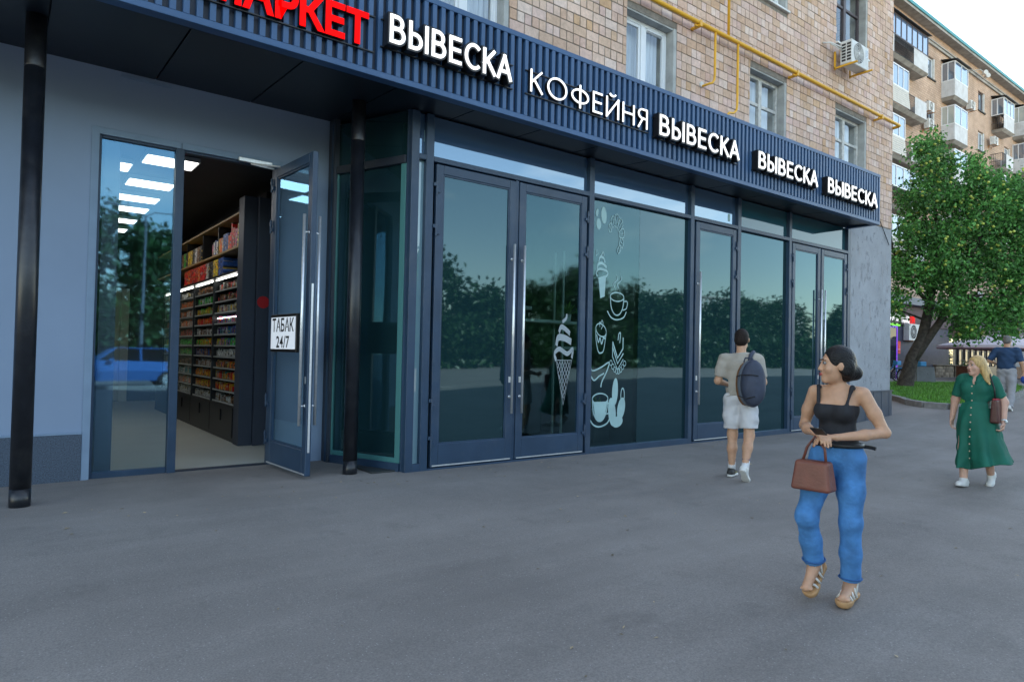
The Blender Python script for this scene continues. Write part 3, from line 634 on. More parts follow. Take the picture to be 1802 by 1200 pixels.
# croissant: arc of outlined segments
cs = []
for i in range(7):
    a0, a1 = R(165-34*i), R(165-34*i-31); w_ = (.16, .25, .32, .34, .30, .22, .13)[i]; cx_, cz_, rr_ = .42, .52, .42
    cs.append(thin([(cx_+(rr_+w_*.5*u_)*math.cos(a_)*.9, cz_+(rr_+w_*.5*u_)*math.sin(a_)*1.05) for u_, a_ in ((-1, a0), (-.2, a0+.05), (1, a0-.05), (1.25, (a0+a1)/2), (1, a1+.05), (-.2, a1-.02), (-1, a1))], .04, True))
    cs.append(thin([(cx_+(rr_+w_*.5*u_)*math.cos((a0+a1)/2)*.9, cz_+(rr_+w_*.5*u_)*math.sin((a0+a1)/2)*1.05) for u_ in (-.5, .8)], .03))
sticker(cs, 'white croissant sticker', DW, SY, (7.32, 3.02), (.36, .55))
cup = [poly([(.25, .42), (.8, .50), (.72, .0), (.42, -.05)]), thin(smooth([(.2, .45), (.1, .52), (.3, .62), (.8, .6), (.92, .53), (.78, .47)]), .08), thin(smooth([(.2, .6), (.2, .72), (.5, .76), (.82, .68)]), .1), thin(smooth([(.25, .78), (.35, .9), (.6, .88), (.7, .78)]), .09), thin(smooth([(.4, .92), (.55, 1.02), (.62, .94)]), .07), thin(smooth([(.2, .98), (.05, .92), (.1, 1.06)]), .03)]
sticker(cup, 'white whipped cupcake sticker', DW, SY, (7.04, 2.36), (.30, .66))
def coffee(big=False):
    s = [thin(ell(.5, .62, .36, .13, .0, 32), .05, True), thin(smooth([(.15, .6), (.2, .3), (.38, .1), (.62, .1), (.8, .3), (.86, .6)]), .06), thin(smooth([(.0, .18), (.2, .0), (.5, -.06), (.85, .02), (1.0, .2)]), .06), thin(smooth([(.85, .5), (1.04, .5), (1.0, .3), (.8, .24)]), .05),
         thin(smooth([(.4, .85), (.3, 1.0), (.5, 1.15), (.42, 1.3)]), [.01]*3+[.05]*12+[.01]*4), thin(smooth([(.6, .85), (.5, 1.0), (.7, 1.15), (.62, 1.36)]), [.01]*3+[.05]*12+[.01]*4)]
    if big: s += [poly([(.17, .55), (.28, .2), (.42, .08), (.6, .08), (.74, .22), (.83, .55)])]
    return s
sticker(coffee(), 'outlined steaming coffee cup sticker', DW, SY, (7.32, 2.05), (.42, .52))
muf = [thin(ell(.5, .75, .42, .2, -.2), .06, True), thin(smooth([(.08, .75), (.12, .4), (.3, .05), (.5, .0), (.72, .1), (.9, .65)]), .07), thin(smooth([(.15, .6), (.3, .35), (.42, .5), (.55, .3), (.7, .5), (.85, .45)]), .09), thin(smooth([(.4, .85), (.35, 1.0), (.5, 1.0), (.55, 1.08), (.64, .95), (.5, .78)]), .05)]
sticker(muf, 'cupcake with heart sticker', DW, SY, (7.06, 1.50), (.27, .46))
cake = [thin([(.15, .75), (.5, .25), (.85, .55), (.85, .9)], .09), thin([(.15, .6), (.5, .08), (.88, .4)], .08), thin([(.15, .75), (.15, .3), (.5, -.1), (.88, .22)], .06), thin(smooth([(.5, .8), (.55, 1.0), (.66, 1.02), (.62, .72)]), .07)]+[thin(ell(.05+.13*i, (.1-.26*math.sin(i/7*3.1)), .085, .08, 0, 14), .04, True) for i in range(8)]
sticker(cake, 'slice of cake on doily sticker', DW, SY, (7.40, 1.30), (.33, .50))
sticker([thin(smooth([(.0, .9), (.1, .6), (.55, .72), (.95, .9), (.85, .6), (.6, .2), (.55, .0)]), .08), thin(smooth([(.0, .45), (.2, .25), (.45, .4), (.7, .5)]), .08)], 'curling steam sticker', DW, SY, (6.98, .98), (.42, .42))
sticker(coffee(True)[:4]+coffee(True)[6:], 'large filled coffee cup with saucer sticker', DW, SY, (6.97, .42), (.46, .62))
sticker([poly(ell(.4, .85, .16, .34, -.1)), poly(ell(.25, .35, .2, .36, .25)), poly(ell(.75, .42, .2, .3, -.5)), poly(ell(.55, .1, .3, .14, .1)), thin(ell(.82, .75, .1, .18, 0), .06, True)], 'cluster of coffee beans and flower sticker', DW, SY, (7.36, .38), (.40, .62))
# soft-serve cone on the right leaf of the double door
DR = [c for c in G.children if c.name.startswith('door')][1]; LP = [c for c in DR.children if c.name.startswith('leaf_pane')][0]
cone = []
for i in range(-7, 12):
    for s in (1, -1):
        a = []
        for t in np.linspace(0, 1, 30):
            x_, z_ = (t if s > 0 else 1-t), t*1.0+i*.17-.3
            if 0 <= z_ <= 1 and abs(x_-.5) < .5*z_+.0: a.append((x_, z_))
        if len(a) > 2: cone.append(thin([a[0], a[-1]], .035))
cone += [thin([(.5, 0), (0, 1), (1, 1)], .05, True)]
cone += [thin(smooth([(0, 1), (-.1, 1.15), (.2, 1.25), (.7, 1.15), (1.05, 1.25), (1, 1.05)]), .16), thin(smooth([(0, 1.32), (.1, 1.5), (.5, 1.5), (.95, 1.42)]), .22), thin(smooth([(.15, 1.62), (.3, 1.75), (.7, 1.66), (.85, 1.6)]), .17), thin(smooth([(.35, 1.86), (.6, 1.95), (.62, 2.05)]), .12)]
mat('sticker_pale', (.32, .37, .39), .6, var=.1, vscale=6)
o = sticker(cone, 'pale soft-serve ice cream cone sticker', LP, -.009, (.72, .74), (.30, .64)); o.data.materials.clear(); o.data.materials.append(MATS['sticker_pale'])

# cafe room behind the glass
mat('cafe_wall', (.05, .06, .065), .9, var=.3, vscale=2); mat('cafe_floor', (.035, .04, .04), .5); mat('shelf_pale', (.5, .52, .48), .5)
mat('leaf_green', (.10, .22, .03), .6, rnd=.4); mat('pot_white', (.6, .62, .6), .5); mat('poster_blue', (.03, .07, .25), .5, var=.5, vscale=9); mat('poster_red', (.3, .05, .04), .5, var=.6, vscale=7)
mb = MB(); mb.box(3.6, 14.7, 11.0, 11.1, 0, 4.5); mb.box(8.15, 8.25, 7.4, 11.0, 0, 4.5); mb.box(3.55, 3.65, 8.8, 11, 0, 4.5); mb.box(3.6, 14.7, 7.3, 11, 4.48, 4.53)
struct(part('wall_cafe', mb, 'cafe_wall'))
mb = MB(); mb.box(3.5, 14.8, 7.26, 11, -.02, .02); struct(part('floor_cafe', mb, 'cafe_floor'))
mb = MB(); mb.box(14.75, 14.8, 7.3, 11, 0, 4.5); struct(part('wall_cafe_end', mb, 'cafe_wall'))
t = thing('cafe_shelf', 'pale shelves on a dark frame seen through the display pane', 'shelf', (6.9, 8.3, 0))
for z_ in (1.55, 1.98): mb = MB(); mb.box(-.6 if z_ > 1.7 else .55, 1.2, 0, .28, z_, z_+.05, .005); part('shelf_board', mb, 'shelf_pale', t)
for x_ in (-.55, .52, 1.15): mb = MB(); mb.box(x_, x_+.03, .02, .05, 0, 3.2); mb.box(x_, x_+.03, .24, .27, 0, 3.2); part('upright', mb, 'shelf_pale', t)
for i, (x_, y_, z_) in enumerate(((7.62, 8.42, 2.031), (7.95, 8.44, 2.031), (7.9, 8.0, .45))):
    pl = thing('potted_plant', ['bright green bushy plant on the cafe shelf, left of the pair', 'small green plant in a white pot on the cafe shelf, right of the pair', 'spiky green plant on a low stand inside the cafe window'][i], 'plant', (x_, y_, z_))
    mb = MB(); mb.tube([(0, 0, 0), (0, 0, .12)], [.05, .065], 14); part('pot', mb, 'pot_white', pl)
    mb = MB(); rr = random.Random(i)
    for k in range(90):
        a, e, l_ = rr.uniform(0, 6.28), rr.uniform(.2, 1.5), rr.uniform(.1, .24); c_ = Vector((math.cos(a)*math.cos(e), math.sin(a)*math.cos(e), math.sin(e))); p_ = Vector((0, 0, .11))+c_*l_*.5*rr.random(); q_ = p_+c_*l_*.7; s_ = Vector((-math.sin(a), math.cos(a), 0))*.022
        mb.add([p_, (p_+q_)/2+s_, q_, (p_+q_)/2-s_], [(0, 1, 2, 3)])
    part('leaves', mb, 'leaf_green', pl)
mb = MB(); mb.box(7.75, 8.1, 7.85, 8.15, .02, .45, .01); tag(part('plant_stand', mb, 'cafe_wall'), 'low dark plant stand inside the cafe window', 'stand')
mb = MB(); mb.box(4.5, 7.9, 9.4, 9.95, .02, 1.1, .01); mb.box(4.45, 7.95, 9.35, 10.0, 1.1, 1.15, .008); tag(part('cafe_counter', mb, 'cafe_wall'), 'dark counter at the back of the cafe room', 'counter')
mb = MB(); mb.box(6.35, 6.75, 8.6, 8.64, 1.1, 2.1); tag(part('poster_panel', mb, 'poster_blue'), 'blue poster panel standing inside the double door', 'panel')
mb = MB(); mb.box(6.35, 6.7, 8.5, 8.54, .5, 1.05); tag(part('poster_panel', mb, 'poster_red'), 'red and yellow poster low inside the double door', 'panel')
mb = MB(); mb.box(5.6, 7.0, 8.62, 8.9, 2.2, 2.26, .005); tag(part('wall_ledge', mb, 'shelf_pale'), 'pale narrow ledge seen through the right leaf of the double door', 'shelf')
# ------------------------------------------------------------------ tobacco shop: front wall, door, room
YS = 8.5
Sh = thing('shop_front_wall', 'smooth pale blue-grey plastered shop wall left of the doorway', 'wall')
mb = MB()
mb.box(-6, .70, YS, YS+.3, .5, 4.52); mb.box(.70, 2.74, YS, YS+.3, 3.82, 4.52); mb.box(2.74, 3.40, YS, YS+.3, 0, 4.52); mb.box(-6, .70, YS+.03, YS+.3, -.1, .5)
part('plaster', mb, 'plaster_wall', Sh)
mb = MB(); mb.box(-6, .69, YS-.022, YS+.02, -.1, .495, .004); part('granite_plinth', mb, 'granite', Sh)
mb = MB(); mb.box(-6, .69, YS-.03, YS-.002, .4965, .515); part('plinth_flashing', mb, 'plaster_trim', Sh)
mb = MB(); mb.box(.69, .765, YS-.014, YS+.1, -.05, 3.84, .003); part('door_surround', mb, 'plaster_trim', Sh)
mb = MB(); mb.box(.70, 1.58, YS-.012, YS+.1, 3.765, 3.84, .003); part('door_surround', mb, 'plaster_trim', Sh)
mb = MB(); mb.box(1.585, 2.70, YS-.02, YS+.1, 3.76, 3.836, .003); part('door_surround', mb, 'plaster_trim', Sh)
mb = MB(); mb.box(2.70, 2.76, YS-.012, YS+.1, -.05, 3.84, .003); part('door_surround', mb, 'plaster_trim', Sh)
mb = MB(); mb.box(.95, 1.45, YS-.02, YS, 4.44, 4.47); part('wall_slot', mb, 'plaster_trim', Sh)
E_ = thing('shop_entrance', 'blue-grey framed shop entrance with tall side pane and door standing open', 'door')
def eb(x0, x1, z0, z1, name, m='anthracite', y0=YS+.02, y1=YS+.1):
    mb = MB(); mb.box(x0, x1, y0, y1, z0, z1, .004); return part(name, mb, m, E_)
eb(.765, .79, -.03, 3.765, 'jamb'); eb(1.525, 1.615, -.03, 3.765, 'mullion', y0=YS-.01); eb(.79, 1.525, -.03, .065, 'sill_bar'); eb(.79, 1.525, 3.735, 3.765, 'head_bar'); eb(1.615, 2.66, 3.735, 3.762, 'head_bar'); eb(2.66, 2.70, -.03, 3.762, 'jamb'); eb(1.615, 2.66, -.03, .018, 'threshold', 'anthracite_dark')
mb = MB(); mb.box(.79, 1.525, YS+.05, YS+.062, .065, 3.735); part('side_pane', mb, 'shop_glass', E_)
HX, HY = 2.66, 8.44; ang = math.atan2(7.22-HY, 2.745-HX); lw = 1.14
# leaf is drawn hinge-first: local x runs from the hinge to the free edge
D = leaf(E_, HX, HY, lw, .035, 3.70, 'L', 'shop_glass', rz=ang, inside=True, handle_z=(.60, 2.98))
mb = MB(); mb.box(lw-.001, lw+.004, -.012, .012, .3, 2.2); part('edge_strip', mb, 'steel', D)
mb = MB(); mb.tube([(HX-.02, YS-.03, 3.72), (HX-.3, YS-.05, 3.73), (HX-.03, YS-.3, 3.69)], .012, 8); mb.box(HX-.45, HX-.05, YS-.06, YS-.02, 3.74, 3.79, .006); part('door_closer', mb, 'steel', E_)
# ТАБАК 24/7 light box on the door glass
tb = thing('tobacco_sign', 'small white light-box sign with black frame reading ТАБАК 24/7 on the open door', 'sign', (HX, HY, 0), ang)
sx0, sx1, z0, z1 = .15, .91, 1.42, 1.87
MD = -.030   # the face towards the doorway (seen from the street) is the -y side
mb = MB(); mb.box(sx0, sx1, -.075, -.034, z0, z1, .004); part('frame', mb, 'letter_black', tb)
mb = MB(); mb.box(sx0+.025, sx1-.025, -.079, -.076, z0+.035, z1-.035); part('face', mb, 'sign_face', tb)
for tx, za, zb, xa, xb in (('ТАБАК', 1.665, 1.82, .22, .84), ('24/7', 1.475, 1.615, .35, .72)):
    lay, tot = letter_layout(tx, .09); capH = co(glyph('Н', 0, 0))[:, 1].max()
    for ch, dx, _ in lay:
        me = glyph(ch, .018, .0); a = co(me); v = np.empty_like(a); v[:, 0] = xa+(a[:, 0]+dx)*(xb-xa)/tot; v[:, 2] = za+a[:, 1]*(zb-za)/capH; v[:, 1] = -.0805
        me.vertices.foreach_set('co', v.ravel()); me.update(); me.materials.clear(); link('letter', me, 'sign_ink', tb)
# room
mat('shop_floor', (.5, .52, .47), .35, var=.06, vscale=1.5); mat('shop_dark', (.025, .028, .034), .6, var=.2, vscale=2); mat('shop_wall', (.07, .075, .08), .8)
mat('light_panel', (.8, .8, .8), .5, emit=(1, .97, .92), estr=1.1); mat('light_frame', (.5, .52, .52), .5)
mat('cab_black', (.016, .018, .022), .4, var=.2, vscale=3); mat('cab_blue', (.045, .058, .085), .5, var=.1, vscale=2); mat('shelf_wood', (.38, .25, .10), .5, var=.2, vscale=8)
mat('strip_light', (.8, .8, .8), .5, emit=(1, .98, .9), estr=2.6)
mat('door_cream', (.5, .52, .42), .5)
mb = MB(); mb.box(.1, 6.2, YS+.1, 20, -.06, .015); struct(part('floor_shop', mb, 'shop_floor'))
mb = MB(); mb.box(.1, 6.2, YS+.3, 20, 3.98, 4.05); struct(part('ceiling_shop', mb, 'shop_dark'))
mb = MB(); mb.box(.0, .1, YS+.3, 20, 0, 4); struct(part('wall_shop_left', mb, 'shop_wall'))
mb = MB(); mb.box(.0, 6.3, 20, 20.1, 0, 4); struct(part('wall_shop_back', mb, 'shop_wall'))
mb = MB(); mb.box(6.2, 6.3, 11.2, 20, 0, 4); mb.box(3.5, 6.2, 11.12, 11.2, 0, 4.0); mb.box(3.44, 3.5, YS+.3, 11.2, 0, 4.0); struct(part('wall_shop_right', mb, 'shop_wall'))
mb = MB(); mb.box(.82, .98, YS+.11, YS+.4, .02, 3.98); struct(part('wall_shop_column', mb, 'cab_blue'))
k = 0
for (x0, x1, ys_) in ((1.38, 2.02, (9.6, 11.15, 12.4, 13.45, 14.8, 16.1)), (.72, 1.33, (10.28, 12.2, 14.1))):
    for y_ in ys_:
        t = thing('ceiling_light', ('bright square ceiling light panel in the shop, %s row, %s from the street' % (('right', ['first', 'second', 'third', 'fourth', 'fifth', 'sixth'][ys_.index(y_)]) if x0 > 1 else ('left', ['first', 'second', 'third'][ys_.index(y_)]))), 'light', ((x0+x1)/2, y_+.25, 3.9), 0, 'shop ceiling lights')
        w_, d_ = (x1-x0)/2, .25; mb = MB(); mb.box(-w_, w_, -d_, d_, .02, .078); part('housing', mb, 'light_frame', t); mb = MB(); mb.box(-w_+.02, w_-.02, -d_+.02, d_-.02, .012, .0195); part('diffuser', mb, 'light_panel', t)
ORD0 = ['first', 'second', 'third', 'fourth', 'fifth']
for y_ in (12.3, 13.2, 14.1, 15.5, 16.4):
    t = thing('ceiling_light', 'ceiling light glimpsed past the dark cabinet end, %s from the street' % ORD0[int((y_-12.3)/.9+.5) if y_ < 15 else (3 if y_ < 16 else 4)], 'light', (4.3, y_, 3.9), 0, 'lights behind the cabinet')
    mb = MB(); mb.box(-.3, .3, -.25, .25, .02, .078); part('housing', mb, 'light_frame', t); mb = MB(); mb.box(-.28, .28, -.23, .23, .012, .0195); part('diffuser', mb, 'light_panel', t)
t = thing('back_door', 'cream door and frame at the back of the shop', 'door', (1.75, 19.9, 0))
mb = MB(); mb.box(-.3, -.1, -.05, .08, .015, 2.95, .01); mb.box(.62, .82, -.05, .08, .015, 2.95, .01); mb.box(-.1, .62, -.05, .08, 2.78, 2.95, .01); part('frame', mb, 'door_cream', t)
mb = MB(); mb.box(-.1, .62, .0, .05, .03, 2.78, .01); part('leaf', mb, 'door_cream', t)
# display cabinet with its goods
XC = 2.80; C = thing('tobacco_cabinet', 'long black display cabinet with glass doors and stocked shelves in the shop', 'cabinet')
mb = MB(); mb.box(2.77, 2.96, 10.22, 10.5, .015, 3.72, .004); part('end_panel', mb, 'cab_blue', C)
mb = MB(); mb.box(2.965, 3.14, 10.16, 10.5, .015, 3.72, .004); part('end_panel', mb, 'cab_blue', C)
mb = MB(); mb.box(XC+.37, XC+.42, 10.5, 17.2, .015, 3.9); part('back_board', mb, 'cab_black', C)
mb = MB(); mb.box(XC, XC+.37, 10.5, 17.2, .015, .56); part('base_unit', mb, 'cab_black', C)
bays = [10.62, 12.02, 13.5, 14.95, 16.4]
for i in range(len(bays)-1):
    a, b = bays[i], bays[i+1]
    mb = MB(); mb.box(XC-.015, XC, a+.01, b-.01, .08, .54, .004); d_ = part('drawer_front', mb, 'cab_black', C)
    mb = MB(); mb.box(XC-.035, XC-.015, (a+b)/2-.06, (a+b)/2+.06, .3, .48, .006); part('drawer_pull', mb, 'letter_black', d_)
    mb = MB(); mb.box(XC-.01, XC+.37, b-.02, b+.02, .56, 2.62); part('divider', mb, 'cab_black', C)
    mb = MB(); mb.box(XC+.002, XC+.006, a+.03, b-.03, .6, 2.58); part('glass_door', mb, 'vitrine_glass', C)
    mb = MB(); mb.box(XC+.02, XC+.035, a+.04, b-.04, 2.585, 2.6); part('light_strip', mb, 'strip_light', C)
    for zz in np.linspace(.58, 2.40, 11): mb = MB(); mb.box(XC+.02, XC+.36, a+.02, b-.02, zz, zz+.012); sb = part('shelf_board', mb, 'cab_blue', C); mb = MB(); mb.box(XC+.015, XC+.019, a+.03, b-.03, zz-.012, zz+.012); part('price_rail', mb, 'light_frame', sb)
mb = MB(); mb.box(XC-.01, XC+.37, 10.5, 17.2, 2.62, 2.66); part('top_rail', mb, 'cab_black', C)
for zz in (2.99, 3.50): mb = MB(); mb.box(XC-.02, XC+.37, 10.5, 17.2, zz, zz+.028); part('wood_shelf', mb, 'shelf_wood', C)
for y_ in (11.9, 13.0, 14.3, 15.5): mb = MB(); mb.box(XC+.02, XC+.36, y_, y_+.02, 3.019, 3.499); part('divider', mb, 'cab_black', C)
# lit strip in the near bay
mb = MB(); mb.box(XC+.05, XC+.07, 10.66, 11.95, 1.945, 1.955); part('light_strip', mb, 'strip_light', C)
PAL = {'orange': (.8, .16, .01), 'red': (.7, .012, .012), 'green': (.04, .5, .05), 'yellow': (.8, .5, .01), 'blue': (.03, .1, .38), 'teal': (.02, .3, .34), 'white': (.6, .6, .58), 'purple': (.2, .05, .3), 'black': (.02, .02, .02), 'pink': (.6, .12, .25), 'brown': (.2, .08, .03)}
def packmat(name, col):
    m = mat(name, col, .45, var=.3, vscale=30, rnd=.25); n = m.node_tree; l = n.links.new; b = n.nodes['Principled BSDF']; src = b.inputs['Base Color'].links[0].from_socket
    g = n.nodes.new('ShaderNodeNewGeometry'); mp = n.nodes.new('ShaderNodeMapping'); mp.inputs['Scale'].default_value = (1, 26, 34); l(g.outputs['Position'], mp.inputs[0])
    v = n.nodes.new('ShaderNodeTexVoronoi'); v.distance = 'CHEBYCHEV'; v.inputs['Scale'].default_value = 1; l(mp.outputs[0], v.inputs[0]); sp = n.nodes.new('ShaderNodeSeparateColor'); l(v.outputs['Color'], sp.inputs[0])
    rp = n.nodes.new('ShaderNodeValToRGB'); rp.color_ramp.interpolation = 'CONSTANT'; e = rp.color_ramp.elements
    for q, (pos, c) in enumerate(((0, (.45, .44, .42)), (.3, (.02, .02, .02)), (.6, tuple(min(1, x*2+.05) for x in col)), (.8, (.5, .35, .05)))):
        if q > 1: e.new(pos)
        e[q].position = pos; e[q].color = (*c, 1)
    l(sp.outputs[0], rp.inputs[0]); gt = n.nodes.new('ShaderNodeMath'); gt.operation = 'GREATER_THAN'; gt.inputs[1].default_value = .72; l(sp.outputs[1], gt.inputs[0])
    mx = n.nodes.new('ShaderNodeMix'); mx.data_type = 'RGBA'; l(gt.outputs[0], mx.inputs[0]); l(src, mx.inputs[6]); l(rp.outputs[0], mx.inputs[7]); l(mx.outputs[2], b.inputs['Base Color'])
for k_, c_ in PAL.items(): packmat('pack_'+k_, c_)
rg = random.Random(11); packs = {k_: MB() for k_ in PAL}
rowcol = [['white', 'brown'], ['orange', 'red', 'yellow'], ['red', 'yellow', 'teal', 'orange'], ['orange', 'brown', 'yellow', 'purple'], ['white', 'white', 'white'], ['teal', 'yellow', 'green', 'purple'], ['blue', 'teal', 'purple', 'white'], ['pink', 'purple', 'teal', 'orange'], ['white', 'yellow', 'pink', 'white'], ['brown', 'black', 'red'], ['black', 'red', 'white', 'black']]
alt = [['white'], ['orange', 'yellow'], ['orange', 'yellow'], ['brown', 'white'], ['blue', 'brown'], ['yellow', 'green', 'orange'], ['brown', 'white'], ['red', 'orange'], ['green', 'yellow', 'red'], ['green', 'white', 'teal'], ['brown', 'black']]
alt2 = [['white'], ['white', 'orange'], ['white', 'teal'], ['brown', 'black'], ['green'], ['green'], ['brown', 'red'], ['white', 'orange'], ['orange', 'white'], ['orange'], ['white', 'black']]
for i in range(4):
    a, b = bays[i], bays[i+1]
    for j, zz in enumerate(np.linspace(.58, 2.40, 11)):
        pal = (rowcol, alt, alt2, alt)[i][j]; y_ = a+.05+(rg.uniform(0, .3) if i else rg.uniform(0, .1))
        while y_ < b-.1:
            w_ = rg.choice((.022, .028, .034)); h_ = rg.uniform(.075, .125); c_ = rg.choice(pal)
            if rg.random() > .12: packs[c_].box(XC+.05, XC+.14, y_, y_+w_, zz+.0125, zz+.0125+h_)
            y_ += w_+rg.choice((.003, .003, .006, .02))
allp = thing('pack_display', 'rows of small colourful packs behind the glass doors of the tobacco cabinet', 'packs'); del allp['category']; allp['kind'] = 'stuff'
for k_, m_ in packs.items():
    if m_.v: stuff(part('small_packs', m_, 'pack_'+k_, allp))
n = 0
ORD = ['first', 'second', 'third', 'fourth', 'fifth', 'sixth', 'seventh', 'eighth', 'ninth', 'tenth', 'eleventh', 'twelfth', 'thirteenth', 'fourteenth', 'fifteenth', 'sixteenth', 'seventeenth', 'eighteenth']
def carton(y0, y1, z0, z1, c, lab):
    mb = MB(); mb.box(XC+.02, XC+.25, y0, y1, z0, z1, .003); tag(part('carton', mb, 'pack_'+c), lab, 'box', 'cartons above the cabinet')
seq = [(.10, .2, 'green'), (.1, .36, 'yellow'), (.13, .30, 'pink'), (.16, .33, 'red'), (.08, .42, 'red'), (.07, .28, 'red'), (.1, .25, 'orange'), (.3, .3, 'blue'), (.07, .25, 'white'), (.16, .26, 'orange'), (.06, .27, 'yellow'), (.12, .24, 'white'), (.08, .27, 'blue'), (.1, .25, 'white'), (.09, .22, 'pink')]
y_ = 10.55; names = {}
for i_, (w_, h_, c_) in enumerate(seq):
    if any(y_ < q < y_+w_ for q in (11.9, 13.0)): y_ += .05
    carton(y_, y_+w_-.008, 3.019, 3.019+h_, c_, 'upright %s carton on the upper wooden shelf, %s from the dark end panel' % (c_, ORD[i_])); y_ += w_
y_ = 13.1
for i_, c_ in enumerate(('black', 'brown', 'white', 'black', 'yellow', 'yellow', 'black', 'green', 'brown')):
    carton(y_, y_+.17, 3.019, 3.019+.3, c_, '%s carton in the far bay of the upper wooden shelf, %s from the shelf divider' % (c_, ORD[i_])); y_ += .19
y_ = 11.55
for j, c_ in enumerate(('blue', 'blue', 'yellow', 'yellow', 'black', 'black', 'white', 'red', 'red', 'red', 'orange', 'red', 'red', 'red', 'red', 'orange', 'red', 'red')):
    for lv in range(4): carton(y_, y_+.155, 2.661+lv*.072, 2.661+lv*.072+.07, c_, '%s flat %s carton of the %s stack on the glass cabinet, counted from the street' % (['bottom', 'second', 'third', 'top'][lv], c_, ORD[j]))
    y_ += .165
mb = MB(); mb.cyl((3.06, 10.155, 2.15), .09, -.006, 'y', 28); t_ = tag(part('round_sticker', mb, 'red_sticker'), 'round red sticker on the end panel of the dark cabinet', 'sticker')
# ------------------------------------------------------------------ wall-mounted things on the near building
P = thing('gas_pipe', 'yellow gas pipe running along the brick wall with drop branches', 'pipe')
zp, yp = 7.13, 6.99
mb = MB(); mb.tube([(XL, yp, zp), (16.85, yp, zp), (16.93, yp, zp), (16.95, yp+.05, zp-.01), (16.95, YB+.05, zp-.02)], .036, 12); part('main_pipe', mb, 'gas_yellow', P, True)
for pts, r in (([(9.65, yp, zp), (9.65, yp, 6.36), (9.64, yp, 6.27), (9.58, yp, 6.2), (9.5, yp+.02, 6.17), (9.48, YB, 6.16)], .021), ([(10.32, yp, zp), (10.32, yp, 6.0), (10.30, yp, 5.9), (10.22, yp, 5.83), (10.1, yp+.01, 5.81), (9.9, yp+.02, 5.6)], .021), ([(10.03, yp, zp), (10.03, yp, 10.2)], .024)):
    mb = MB(); mb.tube(pts, r, 10); part('branch_pipe', mb, 'gas_yellow', P, True)
for x_ in (-2.3, 1.2, 5.7, 9.2, 12.28, 15.95):
    mb = MB(); mb.box(x_-.03, x_+.03, yp-.045, YB, zp-.075, zp-.037, .004); mb.box(x_-.03, x_+.03, yp-.045, yp-.038, zp-.04, zp+.03); mb.box(x_-.1, x_-.03, yp+.0, yp+.03, zp-.075, zp-.045); part('pipe_bracket', mb, 'gas_yellow', P)
mb = MB(); mb.cyl((9.48, YB-.03, 6.19), .05, .03, 'y', 16); part('wall_sleeve', mb, 'white_metal', P)
def ac_unit(name, label, loc, w=.75, d=.25, h=.5, rz=0, bracket=True, group=None, full=True):
    t = thing(name, label, 'air conditioner', loc, rz, group)      # origin: bottom front left corner, front = -y
    mb = MB(); mb.box(0, w, 0, d, 0, h, .012); c = part('casing', mb, 'white_metal', t)
    mb = MB(); mb.cyl((w*.4, -.004, h*.52), h*.43, .003, 'y', 32); part('fan_well', mb, 'grille_dark', c)
    mb = MB(); n = 7 if full else 3
    for i in range(n):
        r = h*.42*(i+1)/n; mb.tube([(w*.4+r*math.cos(a), -.01, h*.52+r*math.sin(a)) for a in np.linspace(0, 2*math.pi, 29)], .006 if full else .012, 5, False)
    for a in np.linspace(0, 2*math.pi, 8, endpoint=False): mb.tube([(w*.4, -.01, h*.52), (w*.4+h*.42*math.cos(a), -.01, h*.52+h*.42*math.sin(a))], .004, 4)
    mb.cyl((w*.4, -.016, h*.52), h*.07, .012, 'y', 14); part('fan_grille', mb, 'white_metal', t)
    if full:
        for i in range(6):
            for j in range(2):
                mb = MB(); mb.box(-.003, .001, .02+j*(d-.03)*.5, .02+j*(d-.03)*.5+(d-.05)*.42, .06+i*(h-.1)/6, .06+i*(h-.1)/6+(h-.1)/6-.022); part('side_vent', mb, 'grille_dark', c)
        mb = MB(); mb.box(w-.14, w-.05, -.002, .0005, h*.5, h*.85); part('maker_badge', mb, 'badge', c)
    if bracket:
        mb = MB()
        for x_ in ((-.02, w-.1) if full else (w*.15, w*.8)):
            mb.box(x_, x_+.035, -.12, d+.12, -.045, -.012); mb.box(x_, x_+.035, d+.09, d+.12, -.2 if not full else -.06, .33 if full else -.045)
        part('bracket', mb, 'rust' if not full else 'gas_yellow', t)
    return t
mat('badge', (.45, .5, .55), .4, var=.5, vscale=40)
N1 = ac_unit('air_conditioner', 'white air conditioner with round fan on yellow brackets on the near brick wall', (13.97, 6.72, 7.74))
mb = MB(); mb.tube([(-.01, .2, .36), (-.1, .24, .39), (-.3, .3, .42), (-.4, .42, .43)], .018, 8); mb.tube([(-.01, .2, .3), (-.12, .26, .36), (-.3, .3, .40)], .012, 6); part('refrigerant_hose', mb, 'white_metal', N1, True)

